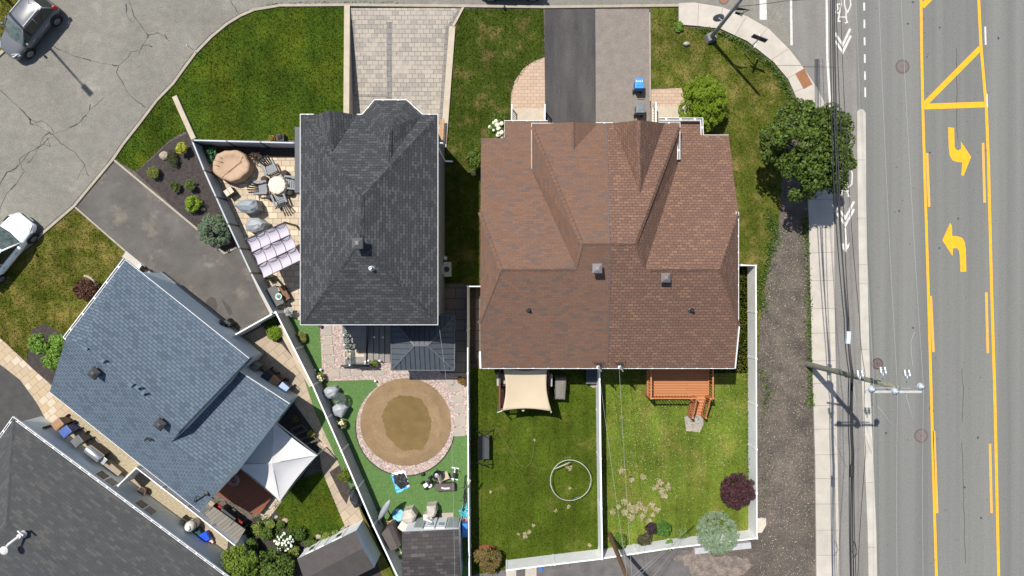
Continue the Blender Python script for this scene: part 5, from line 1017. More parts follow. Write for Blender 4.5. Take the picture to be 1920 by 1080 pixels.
# ---------------------------------------------------------------- wheeled bins
def bin_(label, px, py, rz, col, lid=None, s=1.0, mark_=False, group=None, body=None):
    p = P(px, py, 1.02*s); t = thing('wheeled_bin', label, 'bin', Vector((p.x, p.y, 0)), group, rz); m = mat('bin_plastic_'+label.split()[0], col, tuple(c*.85 for c in col), 3, .45); lm = mat('bin_lid_'+label.split()[0], lid, tuple(c*.9 for c in lid), 3, .4) if lid else m
    MB().box((0, 0, .5*s), (.5*s, .46*s, .94*s), top=1.22).build('body', m, t, bevel=.03, local=True)
    l = MB().box((0.02, 0, 1.01*s), (.7*s, .6*s, .08*s), top=.93).build('lid', lm, t, bevel=.025, local=True)
    MB().box((.06*s, 0, 1.055*s), (.4*s, .42*s, .03*s), top=.92).build('lid_panel', lm, l, bevel=.01, local=True)
    MB().tube([(-.33*s, -.2*s, .93*s), (-.42*s, -.2*s, .97*s), (-.42*s, .2*s, .97*s), (-.33*s, .2*s, .93*s)], .018, 6).build('handle', BLKP, t, local=True)
    for y in (-.26, .26): MB().lathe([(.05, -.03), (.12, -.03), (.12, .03), (.05, .03)], 16, (-.28*s, y*s, .12), M=Matrix.Rotation(R(90), 4, 'X')).build('wheel', TYRE, t, local=True)
    if mark_:
        for k, (y, h) in enumerate(((-.17, .1), (-.07, .07), (.02, .08), (.1, .06), (.17, .1))):
            b = MB(); b.ribbon([(.14+h*.6, y), (.1, y+.02), (.14-h*.3, y-.01), (.14, y+.05)], .018, 1.06*s, 1.085*s); b.build('lid_mark', WHITE, l, local=True)
    return t
bin_('blue wheeled bin with white lettering on the grey driveway', 1199, 157, R(90), (.02, .16, .52), (.03, .24, .7), .86, True)
bin_('dark grey wheeled bin between blue bin and brown roof', 1201, 203, R(90), (.1, .12, .135), (.13, .155, .175), .84)
bin_('tan brown wheeled bin at the grey house corner', 108, 795, R(-140), (.2, .11, .06), (.3, .175, .1), .9); bin_('blue lidded bin between tan bin and grey bin at the grey house', 123, 809, R(-140), (.03, .055, .2), (.06, .11, .32), .9); bin_('grey wheeled bin in front of the silver box', 145, 827, R(-140), (.06, .065, .065), (.12, .125, .125), .9)
bin_('black wheeled bin beside the air conditioner at the blue house', 500, 706, R(-130), (.012, .016, .02), (.02, .03, .036), .95); bin_('tan wheeled bin between black bin and pale blue bin', 513, 716, R(-130), (.16, .09, .05), (.32, .19, .11), .95); bin_('pale blue lidded bin at the lower wall of the blue house', 530, 729, R(-130), (.05, .08, .15), (.3, .39, .52), .95)
t = thing('air_conditioner', 'grey air conditioner box against the blue house wall', 'air conditioner', P(484, 690, 0), None, R(-38)); MB().box((0, 0, .42), (.36, .8, .84)).build('casing', mat('ac_grey', (.24, .25, .24), rough=.5), t, bevel=.03, local=True); MB().box((.0, 0, .85), (.3, .7, .03)).build('top_grille', mat('ac_top', (.19, .2, .19), rough=.6), t, local=True)
b = MB(); q = P(838, 505, .75)
t = thing('air_conditioner', 'pale green heat pump in deep shade beside the charcoal house', 'air conditioner', Vector((q.x, q.y, 0))); MB().box((0, 0, .4), (.42, .85, .75)).build('casing', mat('pump_case', (.4, .45, .38), rough=.5), t, bevel=.03, local=True); MB().lathe([(.16, .77), (.16, .79), (.1, .79)], 16).build('fan_grille', DARKM, t, local=True)
t = thing('air_conditioner', 'small grey tank in deep shade above the heat pump', 'tank', P(835, 485, 0)); MB().lathe([(.15, 0), (.16, .05), (.16, .6), (.08, .7)], 16).build('tank_body', GALV, t, True, local=True); t.name = 'gas_tank'
# ---------------------------------------------------------------- decks and shade cloths
ORANGE = brick('orange_stained_boards', (.39, .16, .068), (.355, .145, .06), (.17, .065, .028), 4.0, .14, .012, bump=.4, grain=.06); ORP = mat('orange_stained_wood', (.45, .175, .068), (.4, .152, .058), 4, .75)
def rail(b, a, c, h, step=.13, sq=.035, top=.09):
    a, c = Vector(a), Vector(c); L = (c-a).length; k = max(1, int(L/step)); up_ = Vector((0, 0, h))
    b.bar(a+up_, c+up_, top, .045); b.bar(a+Vector((0, 0, .1)), c+Vector((0, 0, .1)), .05, .05)
    for i in range(1, k): q = a+(c-a)*i/k; b.box(q+Vector((0, 0, h/2+.05)), (sq, sq, h-.1))
dz_ = .95; dk_ = thing('deck', 'orange stained wooden deck with stairs behind the right duplex half', 'deck', P(1270, 720, 0))
xl, xr, yb = P(1213, 700, dz_).x, P(1329, 700, dz_).x, P(1270, 743, dz_).y; yt_ = -3.8
MB().prism([(xl, yb), (xr, yb), (xr, yt_), (xl, yt_)], dz_-.16, dz_).build('floor', ORANGE, dk_)
sx0, sx1 = P(1299, 742, dz_).x, P(1322, 742, dz_).x
for i in range(6):
    z = dz_-.155*(i+1); y = yb-.2*i; MB().box(((sx0+sx1)/2, y-.1, z+.08), (sx1-sx0, .2, .05)).build('tread', ORP, dk_)
b = MB()
for x in (sx0-.03, sx1+.03): b.bar((x, yb, dz_-.12), (x, yb-1.25, .02), .05, .22)
b.build('stringer', ORP, dk_)
for i, (a, c) in enumerate((((xl+.04, yb+.04, dz_), (xl+.04, yt_, dz_)), ((xl+.3, yb+.04, dz_), (xl+.3, yt_, dz_)), ((xl, yb+.04, dz_), (sx0, yb+.04, dz_)), ((xr-.04, yb+.04, dz_), (xr-.04, yt_, dz_)), ((sx0-.03, yb, dz_), (sx0-.03, yb-1.2, .03)), ((sx1+.03, yb, dz_), (sx1+.03, yb-1.2, .03)))):
    if i == 1: continue
    b = MB(); rail(b, a, c, .95, .17, .028, .075); b.build('railing', ORP, dk_)
for x, y, z0, h in ((xl+.04, yb+.04, 0, 1.98), (sx0-.03, yb+.02, 0, 1.98), (sx1+.03, yb+.02, 0, 1.98), (xr-.04, yb+.04, 0, 1.98), (sx0-.03, yb-1.22, 0, 1.08), (sx1+.03, yb-1.22, 0, 1.08)): MB().box((x, y, h/2), (.1, .1, h)).build('post', ORP, dk_)
REDD = brick('dark_red_boards', (.085, .032, .022), (.1, .038, .026), (.03, .014, .01), 4, .14, .012, bump=.4, grain=.08); REDP = mat('red_brown_wood', (.15, .06, .035), (.12, .048, .03), 4, .8)
d2 = thing('deck', 'dark red wooden deck under the cream shade sail', 'deck', P(985, 735, 0)); z = .7
x0, x1, y0 = P(936, 700, z).x, P(1028, 700, z).x, P(985, 763, z).y
MB().prism([(x0, y0), (x1, y0), (x1, -3.8), (x0, -3.8)], z-.15, z).build('floor', REDD, d2)
for a, c in (((x0+.04, y0+.04, z), (x0+.04, -3.8, z)), ((x0+.04, y0+.04, z), (x1-.04, y0+.04, z)), ((x1-.04, y0+.04, z), (x1-.04, -4.6, z))):
    b = MB(); rail(b, a, c, .9, .13); b.build('railing', REDP, d2)
for x, y in ((x0+.04, y0+.04), (x1-.04, y0+.04), ((x0+x1)/2, y0+.04)): MB().box((x, y, .85), (.1, .1, 1.7)).build('post', REDP, d2)
def sail(name, label, cs, zc, m, dip=.16, hole=.12, n=16, cat='shade sail'):
    C = [P(x, y, zc_) for (x, y), zc_ in zip(cs, zc)]; mid = sum(C, Vector())/4; V = []
    for i in range(n+1):
        for j in range(n+1):
            u, v = i/n, j/n; p = C[0]*(1-u)*(1-v)+C[1]*u*(1-v)+C[2]*u*v+C[3]*(1-u)*v
            eu, ev = 4*u*(1-u), 4*v*(1-v)
            pull = hole*(ev*abs(2*u-1)**2.5+eu*abs(2*v-1)**2.5); p = p+(mid-p)*pull; p.z -= dip*eu*ev; V.append(p)
    b = MB(); f = [[i*(n+1)+j, (i+1)*(n+1)+j, (i+1)*(n+1)+j+1, i*(n+1)+j+1] for i in range(n) for j in range(n)]; b.add(V, f)
    return b, C
b, C = sail('s', '', [(944, 690), (1026, 690), (1034, 771), (942, 770)], [2.5, 2.5, 2.35, 2.35], None)
ss = thing('shade_sail', 'cream square shade sail with curved edges over the dark red deck', 'shade sail', Vector((C[0].x, C[0].y, 0)))
o = b.build('cloth', mat('cream_cloth', (.47, .385, .27), (.44, .36, .25), 1, .9, .1, 120), ss, True); sd = o.modifiers.new('solid', 'SOLIDIFY'); sd.thickness = .012
for k, e in ((2, P(1033, 773, 2.35)), (3, P(933, 773, 2.35))):
    MB().tube([C[k], e], .018, 5).build('rope', WHITE, ss); b = MB(); b.tube([(e.x, e.y, 0), (e.x, e.y, 2.4)], .035, 8); b.build('pole', GALV, ss)
def cushion_chair(label, px, py, rz, s=1):
    p = P(px, py, 1.2); t = thing('lounge_chair', label, 'chair', Vector((p.x, p.y, .7)), 'padded chairs on the dark red deck', rz); cm = mat('grey_cushion', (.33, .32, .3), (.28, .27, .25), 3, .9)
    MB().box((0, 0, .3), (.6, .62, .16)).build('seat', cm, t, bevel=.05, local=True); MB().box((-.3, 0, .55), (.16, .72, .55)).build('backrest', cm, t, bevel=.06, local=True)
    for y in (-.36, .36): MB().box((0, y, .35), (.6, .07, .4)).build('armrest', DARKM, t, bevel=.02, local=True)
    return t
cushion_chair('grey padded chair left of the cream sail', 944, 711, 0); cushion_chair('grey padded chair right of the cream sail', 1023, 712, PI)
b = MB(); q = P(981, 768, 1.7); b.lathe([(.08, 0), (.1, .1), (.04, .2)], 10, q); tag(b.build('lantern', mat('glass_lantern', (.5, .55, .4), rough=.2)), 'small pale lantern on the front railing of the dark red deck', 'lantern')
def cover(name, label, cat, quad, h, m, seed=0, ridge=.7, inset=.14, wrinkle=.03, group=None, mid=.8):
    """a fabric cover pulled over something: sheer sides, sagging folds, a smaller top"""
    g = random.Random(seed); Q = [P(x, y, h) for x, y in quad]; c = sum(Q, Vector())/len(Q); t = Vector((c.x, c.y, 0)); V = []; n = 0
    ring_ = []
    for i in range(len(Q)):
        a, d = Q[i], Q[(i+1) % len(Q)]
        for k in range(5): ring_.append(a+(d-a)*k/5)
    N = len(ring_)
    for sc_, zz, j in ((1.0, 0, .6), (1.03, h*.4, 1), (1.0, h*mid, 1), (1-inset, h, 1), (1-inset*2.4, h*1.03, 1), (.25, h*(1.04+.1*ridge), .5)):
        for p in ring_:
            d = (p-c); d.z = 0; k = g.uniform(-1, 1)*wrinkle*j; V.append(Vector((c.x, c.y, 0))+d*sc_*(1+k/max(.2, d.length))+Vector((0, 0, zz+g.uniform(-.5, .5)*wrinkle*j*(zz > .05))))
    F = [[r*N+i, r*N+(i+1) % N, (r+1)*N+(i+1) % N, (r+1)*N+i] for r in range(5) for i in range(N)]+[[5*N+i for i in range(N)]]
    o = MB().add(V, F).build(name, m, None, False); return tag(o, label, cat, group)
def tarp(name, label, cat, quad, h, m, seed=0, sh=.78, group=None):
    """a tarpaulin over furniture: drop folds at the sides, creases running from a ridge to the edge"""
    g = random.Random(seed); Q = [P(x, y, h*.85) for x, y in quad]; c = sum(Q, Vector())/len(Q); c.z = 0; ring_ = []
    for i in range(len(Q)):
        a, d = Q[i], Q[(i+1) % len(Q)]
        for k in (0, .5): q = a+(d-a)*k; q.z = 0; ring_.append(q)
    ax = max((q-c for q in ring_), key=lambda v: v.length); e = [c+ax*.42, c-ax*.3]; N = len(ring_); V = []
    for sc_, z in ((1.06, 0), (1.0, h*.35), (1.0, h*sh)):
        for k, q in enumerate(ring_): f = sc_*(1-(.07 if k % 2 else 0)*(z < h*.7)-g.uniform(0, .03)); V.append(c+(q-c)*f+Vector((0, 0, z+(g.uniform(-.05, .05) if z > 0 else 0))))
    for k, q in enumerate(ring_): t = e[0] if (q-c).dot(ax) > 0 else e[1]; V.append(c+(q-c)*.62+(t-c)*.3*g.uniform(.6, 1.2)+Vector((0, 0, h*(.93+g.uniform(-.05, .04)))))
    V += [e[0]+Vector((0, 0, h)), e[1]+Vector((0, 0, h*1.03))]; F = [[r*N+i, r*N+(i+1) % N, (r+1)*N+(i+1) % N, (r+1)*N+i] for r in range(3) for i in range(N)]
    side_ = [0 if (q-c).dot(ax) > 0 else 1 for q in ring_]
    for i in range(N):
        j = (i+1) % N
        F.append([3*N+i, 3*N+j, 4*N+side_[i]])
        if side_[i] != side_[j]: F.append([3*N+j, 4*N+side_[j], 4*N+side_[i]])
    o = MB().add(V, F).build(name, m, None, False, bevel=.02); return tag(o, label, cat, group)
TARP = mat('grey_tarp', (.25, .275, .295), (.21, .235, .255), 2, .5, .35, 9, coord='pos'); TARPP = mat('pale_tarp', (.3, .315, .325), (.25, .265, .275), 2, .5, .35, 9); TAN = mat('tan_cover', (.4, .275, .185), (.36, .245, .16), 2, .8, .5, 5); BEI = mat('beige_cover', (.45, .41, .35), (.39, .355, .3), 2, .85, .5, 5); BLKC = mat('black_cover', (.025, .026, .028), (.018, .018, .02), 2, .6, .5, 6)
GREYC = mat('taupe_cover', (.17, .155, .135), (.14, .128, .112), 2, .8, .4, 6); BRNC = mat('brown_cover', (.085, .07, .063), (.07, .058, .052), 2, .7)
cover('covered_grill', 'grey box shaped covered grill beside the dark red deck', 'covered grill', [(1040, 707), (1061, 707), (1063, 712), (1060, 751), (1041, 750)], 1.0, GREYC, 2, .3, .1, .02)
t = thing('cellar_hatch', 'dark blue box hatch beside the dividing white fence under the eave', 'hatch', P(1107, 700, 0)); MB().box((P(1107, 700).x, P(0, 702).y, .35), (.66, .85, .7)).build('casing', mat('navy_box', (.03, .04, .055), rough=.5), t, bevel=.02); MB().box((P(1107, 0).x, P(0, 715).y, .6), (.66, .08, .12)).build('front_lip', GALV, t)
rock('pale stones by the dark blue hatch and white fence', 1113, 722, .22, .15, RKB, 33)
# brown deck and white tent of the blue house
rz40 = R(-38.5)
d3 = thing('deck', 'red brown deck under the white tent canopy', 'deck', P(470, 915, 0)); dp = [(400, 925), (448, 866), (560, 800), (590, 830), (510, 935), (490, 962), (452, 985)]
MB().prism(gp([(398, 922), (452, 862), (520, 918), (487, 964), (470, 962)], .4), .25, .4).build('floor', brick('brown_deck_boards', (.2, .075, .04), (.18, .066, .036), (.06, .025, .016), 4, .14, .012, rot=R(-38), bump=.4, grain=.07), d3)
tc = thing('tent_canopy', 'white square tent canopy with a raised centre beside the blue roof', 'canopy', P(520, 870, 0)); zc = 2.0
K = [P(512, 789, zc), P(594, 854, zc), P(525, 940, zc), P(441, 871, zc)]; pk = P(510, 869, 2.85); CL = mat('white_canvas', (.56, .545, .53), (.53, .515, .5), 1, .9, .08, 90)
b = MB(); n = 10
for a, c in zip(K, K[1:]+K[:1]):
    V = []
    for i in range(n+1):
        for j in range(n+1):
            u, v = i/n, j/n; e = a+(c-a)*v; cen = (sum(K, Vector())/4); sag = 4*v*(1-v)
            e = e+(cen-e)*.05*sag; p = e+(pk-e)*u; p.z -= .12*math.sin(PI*u)*(.4+.6*sag); V.append(p)
    b.add(V, [[i*(n+1)+j, i*(n+1)+j+1, (i+1)*(n+1)+j+1, (i+1)*(n+1)+j] for i in range(n) for j in range(n)])
    b.add([a, c, c-Vector((0, 0, .22)), a-Vector((0, 0, .22))], [[0, 1, 2, 3]])
b.build('cloth', CL, tc)
for q in K: MB().tube([(q.x, q.y, 0), (q.x, q.y, zc)], .035, 8).build('leg', GALV, tc)
b = MB()
for q in K: b.tube([q-Vector((0, 0, .03)), pk-Vector((0, 0, .05))], .02, 5)
b.build('frame', GALV, tc)
t = thing('wooden_steps', 'dark slatted garden bench frame on the black gravel by the tent', 'bench', P(570, 835, 0)); SL = mat('weathered_slat', (.1, .085, .07), rough=.9)
for k in range(4): MB().bar(P(545+9*k, 806+9.5*k, .35), P(566+9*k, 797+9.5*k, .35), .1, .05).build('slat', SL, t)
for a, c in (((545, 806), (575, 838)), ((566, 797), (598, 828))): MB().bar(P(*a, .3), P(*c, .3), .06, .06).build('side_rail', SL, t)
t.name = 'garden_bench'
ft = thing('lean_to_roof', 'weathered grey board cover along the white fence below the blue roof', 'board cover', P(420, 985, 0)); b = MB(); b.prism(gp([(383, 962), (400, 950), (412, 958), (460, 993), (442, 1022), (424, 1010)], 1.2), 1.15, 1.2); b.build('boards', brick('grey_boards', (.2, .18, .15), (.17, .155, .13), (.07, .06, .05), 4, .2, .012, rot=R(-38), grain=.15), ft)
for x, y in ((392, 962), (452, 995), (438, 1014)): q = P(x, y, 1.1); MB().box((q.x, q.y, .58), (.08, .08, 1.14)).build('post', SL, ft)
REDC = mat('red_fabric', (.25, .02, .015), (.2, .016, .012), 3, .8)
for x, y, l in ((414, 948, 'red seat cushion in the shade near the roof mast'), (452, 976, 'red seat cushion at the end of the dark bench group')):
    t = thing('patio_chair', l, 'chair', P(x, y, .4), 'red cushioned chairs on the brown deck', R(-38)); MB().box((0, 0, .42), (.42, .42, .1)).build('cushion', REDC, t, bevel=.03, local=True)
    for sx_ in (-.18, .18):
        for sy_ in (-.18, .18): MB().box((sx_, sy_, .2), (.04, .04, .4)).build('leg', DARKM, t, local=True)
    MB().box((-.22, 0, .6), (.04, .42, .42)).build('backrest', DARKM, t, local=True)
t = thing('patio_table', 'dark grey patio table between the two red cushions', 'table', P(434, 963, .4), None, R(-38)); MB().box((0, 0, .62), (.9, .5, .04)).build('tabletop', mat('slate_top', (.05, .055, .06), rough=.5), t, bevel=.01, local=True)
for sx_ in (-.4, .4):
    for sy_ in (-.2, .2): MB().box((sx_, sy_, .3), (.05, .05, .6)).build('leg', DARKM, t, local=True)
t = thing('round_fan', 'round dark wire table on the shaded brown deck', 'table', P(446, 895, .4)); b = MB(); b.tube([(.3*math.cos(a), .3*math.sin(a), .6) for a in [k*PI/10 for k in range(20)]], .015, 5, closed=True); b.tube([(.2*math.cos(a), .2*math.sin(a), .6) for a in [k*PI/10 for k in range(20)]], .012, 5, closed=True); b.build('tabletop', GALV, t, local=True); MB().tube([(0, 0, 0), (0, 0, .6)], .025, 6).build('leg', GALV, t, local=True); t.name = 'wire_table'
tarp('covered_grill', 'black covered grill against the slanting white fence', 'covered grill', [(654, 922), (664, 918), (674, 936), (678, 950), (664, 954), (655, 940)], 1.1, BLKC, 4)
cover('firewood_bag', 'black covered box on the driveway edge at the blue house wall', 'covered box', [(416, 604), (424, 598), (434, 606), (428, 614), (418, 612)], .8, BLKC, 5, .3, .1, .03)
MB().bar(P(408, 600, 1.0), P(432, 601, 1.0), .05, .05)
t = thing('hose_reel', 'small dark hose reel with pale handle at the blue house wall', 'hose reel', P(428, 606, 0), None, R(-40)); MB().lathe([(.2, -.12), (.22, -.1), (.12, -.08), (.12, .08), (.22, .1), (.2, .12)], 16, (0, 0, .95), M=Matrix.Rotation(R(90), 4, 'X')).build('reel', DARKM, t, local=True); MB().tube([(-.15, -.2, 1.15), (.15, -.2, 1.2)], .03, 6).build('handle', WHITE, t, local=True); MB().box((0, 0, .45), (.3, .3, .8)).build('stand', DARKM, t, local=True)
t = thing('flower_box', 'window planter with purple leaves at the driveway wall of the blue house', 'planter', P(272, 507, .4), None, R(-40)); MB().box((0, 0, .0), (.9, .24, .22)).build('box', WHITE, t, local=True)
pts, nr = cloud((0, 0, .2), .3, 260, 14, 71, .5); o = trimesh('plants', leaves(pts, np.full(260, .07), nr), 4, leafmat('purple_leaves', [(.05, .015, .025), (.09, .03, .05), (.04, .06, .02)])); o.parent = t
# ---------------------------------------------------------------- charcoal house patio
ADM = mat('grey_plastic', (.15, .165, .18), (.125, .14, .152), 4, .55); ADD = mat('dark_plastic', (.05, .055, .062), rough=.6)
def adirondack():
    t = thing('adirondack_chair', '', 'chair', Vector((0, 0, 0)), 'slatted chairs around the covered round table')
    for k in range(5): MB().box((.28-.115*k, 0, .38-.035*k), (.1, .52, .025)).build('seat_slat', ADM, t, local=True)
    for k in range(5):
        a = (k-2)*.13; MB().bar((-.2, (k-2)*.1, .26), (-.62+abs(a)*.25, (k-2)*.155, .98-abs(k-2)*.05), .085, .022).build('back_slat', ADD, t, local=True)
    for s in (-1, 1):
        MB().box((.02, s*.34, .56), (.72, .12, .025)).build('armrest', ADM, t, bevel=.01, local=True)
        MB().box((.3, s*.31, .28), (.09, .03, .55)).build('leg', ADM, t, local=True); MB().bar((.3, s*.27, .34), (-.6, s*.27, .04), .03, .12).build('leg', ADM, t, local=True)
    return t
ad = adirondack()
for i, (x, y, a, l) in enumerate(((510, 317, -65, 'grey slatted chair above the covered round table'), (494, 354, 3, 'grey slatted chair left of the covered round table'), (529, 375, 112, 'grey slatted chair below the covered round table'), (550, 345, 175, 'grey slatted chair right of the covered round table, half under the roof'))):
    o = ad if i == 0 else copy_tree(ad); put(o, P(x, y, .024), R(a), l)
cover('round_table', 'round table under a cream crumpled cloth cover', 'table', [(519+18*math.cos(a), 347+18*math.sin(a)) for a in [k*PI/5 for k in range(10)]], .75, mat('cream_cover', (.6, .54, .46), (.55, .49, .41), 2, .9, .6, 8), 6, .1, .08, .025)
WK = mat('brown_wicker', (.05, .038, .032), (.034, .026, .022), 30, .8, .8, 60)
for x, y, l in ((497, 337, 'brown wicker stool upper left of the covered table'), (535, 326, 'brown wicker stool upper right of the covered table'), (507, 369, 'brown wicker stool lower left of the covered table'), (545, 361, 'brown wicker stool lower right of the covered table')):
    q = P(x, y, .2); b = MB(); b.lathe([(.15, 0), (.2, .08), (.21, .3), (.17, .4), (.1, .42)], 14, (q.x, q.y, .02)); tag(b.build('wicker_stool', WK, None, True), l, 'stool', 'wicker stools around the covered round table')
q = P(432, 310, .85); ht = thing('hot_tub', 'round hot tub under a tan cover with a sunken centre in the patio corner', 'hot tub', Vector((q.x, q.y, 0))); g_ = random.Random(9); V = []; n = 40
PR = [(1.0, 0), (1.03, .3), (1.02, .62), (.99, .8), (.92, .86), (.7, .87), (.6, .8), (.3, .77), (.02, .76)]
for k_, (r, z) in enumerate(PR):
    for j in range(n):
        a = 2*PI*j/n; f = 1+.03*math.cos(5*a+1)+.018*math.sin(11*a)*(k_ < 5); cr = .022*math.sin(13*a+2*r)*(2 < k_ < 7)+g_.uniform(-.008, .008); V.append((q.x+1.06*r*f*math.cos(a), q.y+.9*r*f*math.sin(a), z+cr))
MB().add(V, [[k*n+j, k*n+(j+1) % n, (k+1)*n+(j+1) % n, (k+1)*n+j] for k in range(len(PR)-1) for j in range(n)]+[[(len(PR)-1)*n+j for j in range(n)]]).build('cover', TAN, ht, True)
for pts in ([(416, 333, .9), (424, 324, .88), (433, 317, .84), (443, 309, .84), (451, 302, .89), (455, 293, .9)], [(402, 300, .9), (411, 302, .9), (417, 304, .87)], [(402, 309, .9), (410, 311, .9)], [(407, 291, .9), (415, 296, .9)]):
    MB().tube([P(*p_) for p_ in pts], .022, 6).build('cover_fold', TAN, ht, True)
for i, (q, h, l, m, s) in enumerate((([(438, 385), (449, 377), (462, 372), (480, 374), (484, 392), (470, 400), (450, 397)], 1.15, 'grey tarp covered grill upper one by the grey panel fence', TARP, 11), ([(458, 420), (468, 408), (484, 408), (499, 418), (492, 431), (474, 436), (461, 433)], 1.1, 'pale grey tarp covered grill lower one by the lilac canopy', TARPP, 12))):
    tarp('covered_grill', l, 'covered grill', q, h, m, s)
t = thing('storage_box', 'cream wicker box on the patio by the grey panel fence', 'box', P(437, 362, 0), None, R(35)); MB().box((0, 0, .3), (.5, .4, .55)).build('body', mat('dark_basket', (.06, .055, .05), rough=.8), t, bevel=.02, local=True)
for s in (-.13, .13): MB().box((s, 0, .6), (.24, .38, .07)).build('lid', mat('cream_lid', (.55, .48, .38), rough=.7), t, bevel=.01, local=True)
pg = thing('pergola', 'dark framed pergola with lilac pleated canopy between fence and charcoal house', 'pergola', P(513, 470, 0)); zp = 2.25
Cn = [P(461, 449, zp), P(533, 417, zp), P(566, 487, zp), P(494, 522, zp)]; LIL = mat('lilac_canvas', (.44, .405, .455), (.4, .37, .415), 1, .9, .1, 60)
b = MB(); n1, n2 = 32, 24
for i in range(n1+1):
    for j in range(n2+1):
        u, v = i/n1, j/n2; p = Cn[0]*(1-u)*(1-v)+Cn[1]*u*(1-v)+Cn[2]*u*v+Cn[3]*(1-u)*v; a = math.sin(PI*((v*3) % 1)); p.z -= .2*abs(a)-.02+.03*math.sin(9*u+3*v); b.v.append(tuple(p))
F_ = [[i*(n2+1)+j, (i+1)*(n2+1)+j, (i+1)*(n2+1)+j+1, i*(n2+1)+j+1] for i in range(n1) for j in range(n2)]; b.f = F_; b.m = [0]*len(F_); b.uv = [None]*len(F_)
b.build('canopy', LIL, pg, True)
PURP = mat('dark_purple_frame', (.035, .025, .045), rough=.5)
def bl_(u, v, z=0): return Cn[0]*(1-u)*(1-v)+Cn[1]*u*(1-v)+Cn[2]*u*v+Cn[3]*(1-u)*v+Vector((0, 0, z))
for v in (0, 1/3, 2/3, 1): MB().tube([bl_(-.02, v, .03), bl_(1.02, v, .03)], .022, 6).build('rafter', PURP, pg)
for u in (0, .25, .5, .75, 1): MB().tube([bl_(u, k/12, .05-.2*abs(math.sin(PI*((k/12*3) % 1)))) for k in range(13)], .011, 5).build('canopy_batten', PURP, pg)
for v in (0, 1/3, 2/3):
    for u in (.125, .375, .625, .875): MB().tube([bl_(u-.12, v+.01, .03), bl_(u-.06, v+.06, -.02), bl_(u+.06, v+.06, -.02), bl_(u+.12, v+.01, .03)], .012, 5).build('canopy_cord', PURP, pg)
for q in Cn: MB().box((q.x, q.y, zp/2), (.1, .1, zp)).build('post', DARKM, pg)
t = thing('patio_table', 'dark grey rectangular table against the grey panel fence end', 'table', P(522, 556, 0), None, R(-63)); MB().box((0, 0, .72), (1.15, .75, .05)).build('tabletop', mat('grey_top', (.085, .085, .085), (.07, .07, .07), 5, .6), t, bevel=.01, local=True)
for sx_ in (-.5, .5):
    for sy_ in (-.3, .3): MB().box((sx_, sy_, .35), (.06, .06, .7)).build('leg', DARKM, t, local=True)
q = P(523, 556, .76); b = MB(); b.lathe([(.06, 0), (.17, .03), (.2, .07), (.19, .075), (.14, .045)], 20, q); bo = tag(b.build('bowl', mat('turquoise_bowl', (.35, .6, .58), rough=.3), None, True), 'pale turquoise bowl on the dark grey table', 'bowl'); MB().lathe([(.12, .05), (.1, .1), (.03, .13)], 9, q, jit=.2).build('contents', mat('tan_contents', (.3, .2, .08), rough=.8), bo)
plant('silver_plant', 'silvery round plant beside the end of the dark table', 'plant', 540, 585, 10, .8, [(.5, .52, .5), (.35, .38, .36), (.2, .22, .2)], 500, .06, 80, .8, 20, .34)
t = thing('patio_bench', 'brown padded bench next to the dark grey table', 'bench', P(538, 549, 0), None, R(-63)); MB().box((0, 0, .42), (.9, .34, .1)).build('cushion', mat('brown_pad', (.18, .1, .06), rough=.9), t, bevel=.03, local=True); MB().box((0, 0, .2), (.85, .3, .34)).build('base', DARKM, t, local=True)
b = MB(); q = P(510, 520, 0); b.lathe([(.14, 0), (.2, .35), (.17, .36)], 14, q); pt = tag(b.build('flower_pot', mat('clay_pot', (.25, .12, .06), rough=.8)), 'clay pot with yellow flowers at the lower corner of the lilac canopy', 'flower pot')
pts, nr = cloud((q.x, q.y, .45), .28, 260, 14, 72, .6); o = trimesh('plants', leaves(pts, np.full(260, .06), nr), 4, leafmat('yellow_flowers', [(.06, .1, .02), (.35, .3, .05), (.1, .13, .03)])); o.parent = pt
for x, y, m_, lf, l in ((510, 260, (.6, .14, .02), [(.12, .14, .02), (.2, .2, .03)], 'orange flower pot against the grey panel fence on the lawn side'), (526, 258, (.05, .042, .038), [(.06, .05, .04), (.09, .07, .05)], 'square dark planter box right of the orange pot')):
    q = P(x, y, .3); q.z = 0; b = MB(); (b.lathe([(.13, 0), (.19, .36), (.16, .36), (.15, .3)], 14, q) if x == 510 else b.box(q+Vector((0, 0, .2)), (.45, .4, .42))); pt = tag(b.build('flower_pot', mat('pot_%d' % x, m_, rough=.7), None), l, 'flower pot')
    pts, nr = cloud((q.x, q.y, .42), .2, 160, 10, x, .7); o = trimesh('plants', leaves(pts, np.full(160, .06), nr), 4, leafmat('pot_leaves', lf)); o.parent = pt
t = thing('stacked_lumber', 'two orange brown planks leaning at the garage side wall', 'planks', P(829, 250, 0)); PLK = mat('plank_wood', (.42, .22, .1), rough=.8)
for dx in (0, .14): MB().bar((P(829, 0, 0).x+dx, P(0, 228, 0).y, .5), (P(827, 0, 0).x+dx, P(0, 266, 0).y, .5), .09, .12).build('plank', PLK, t)
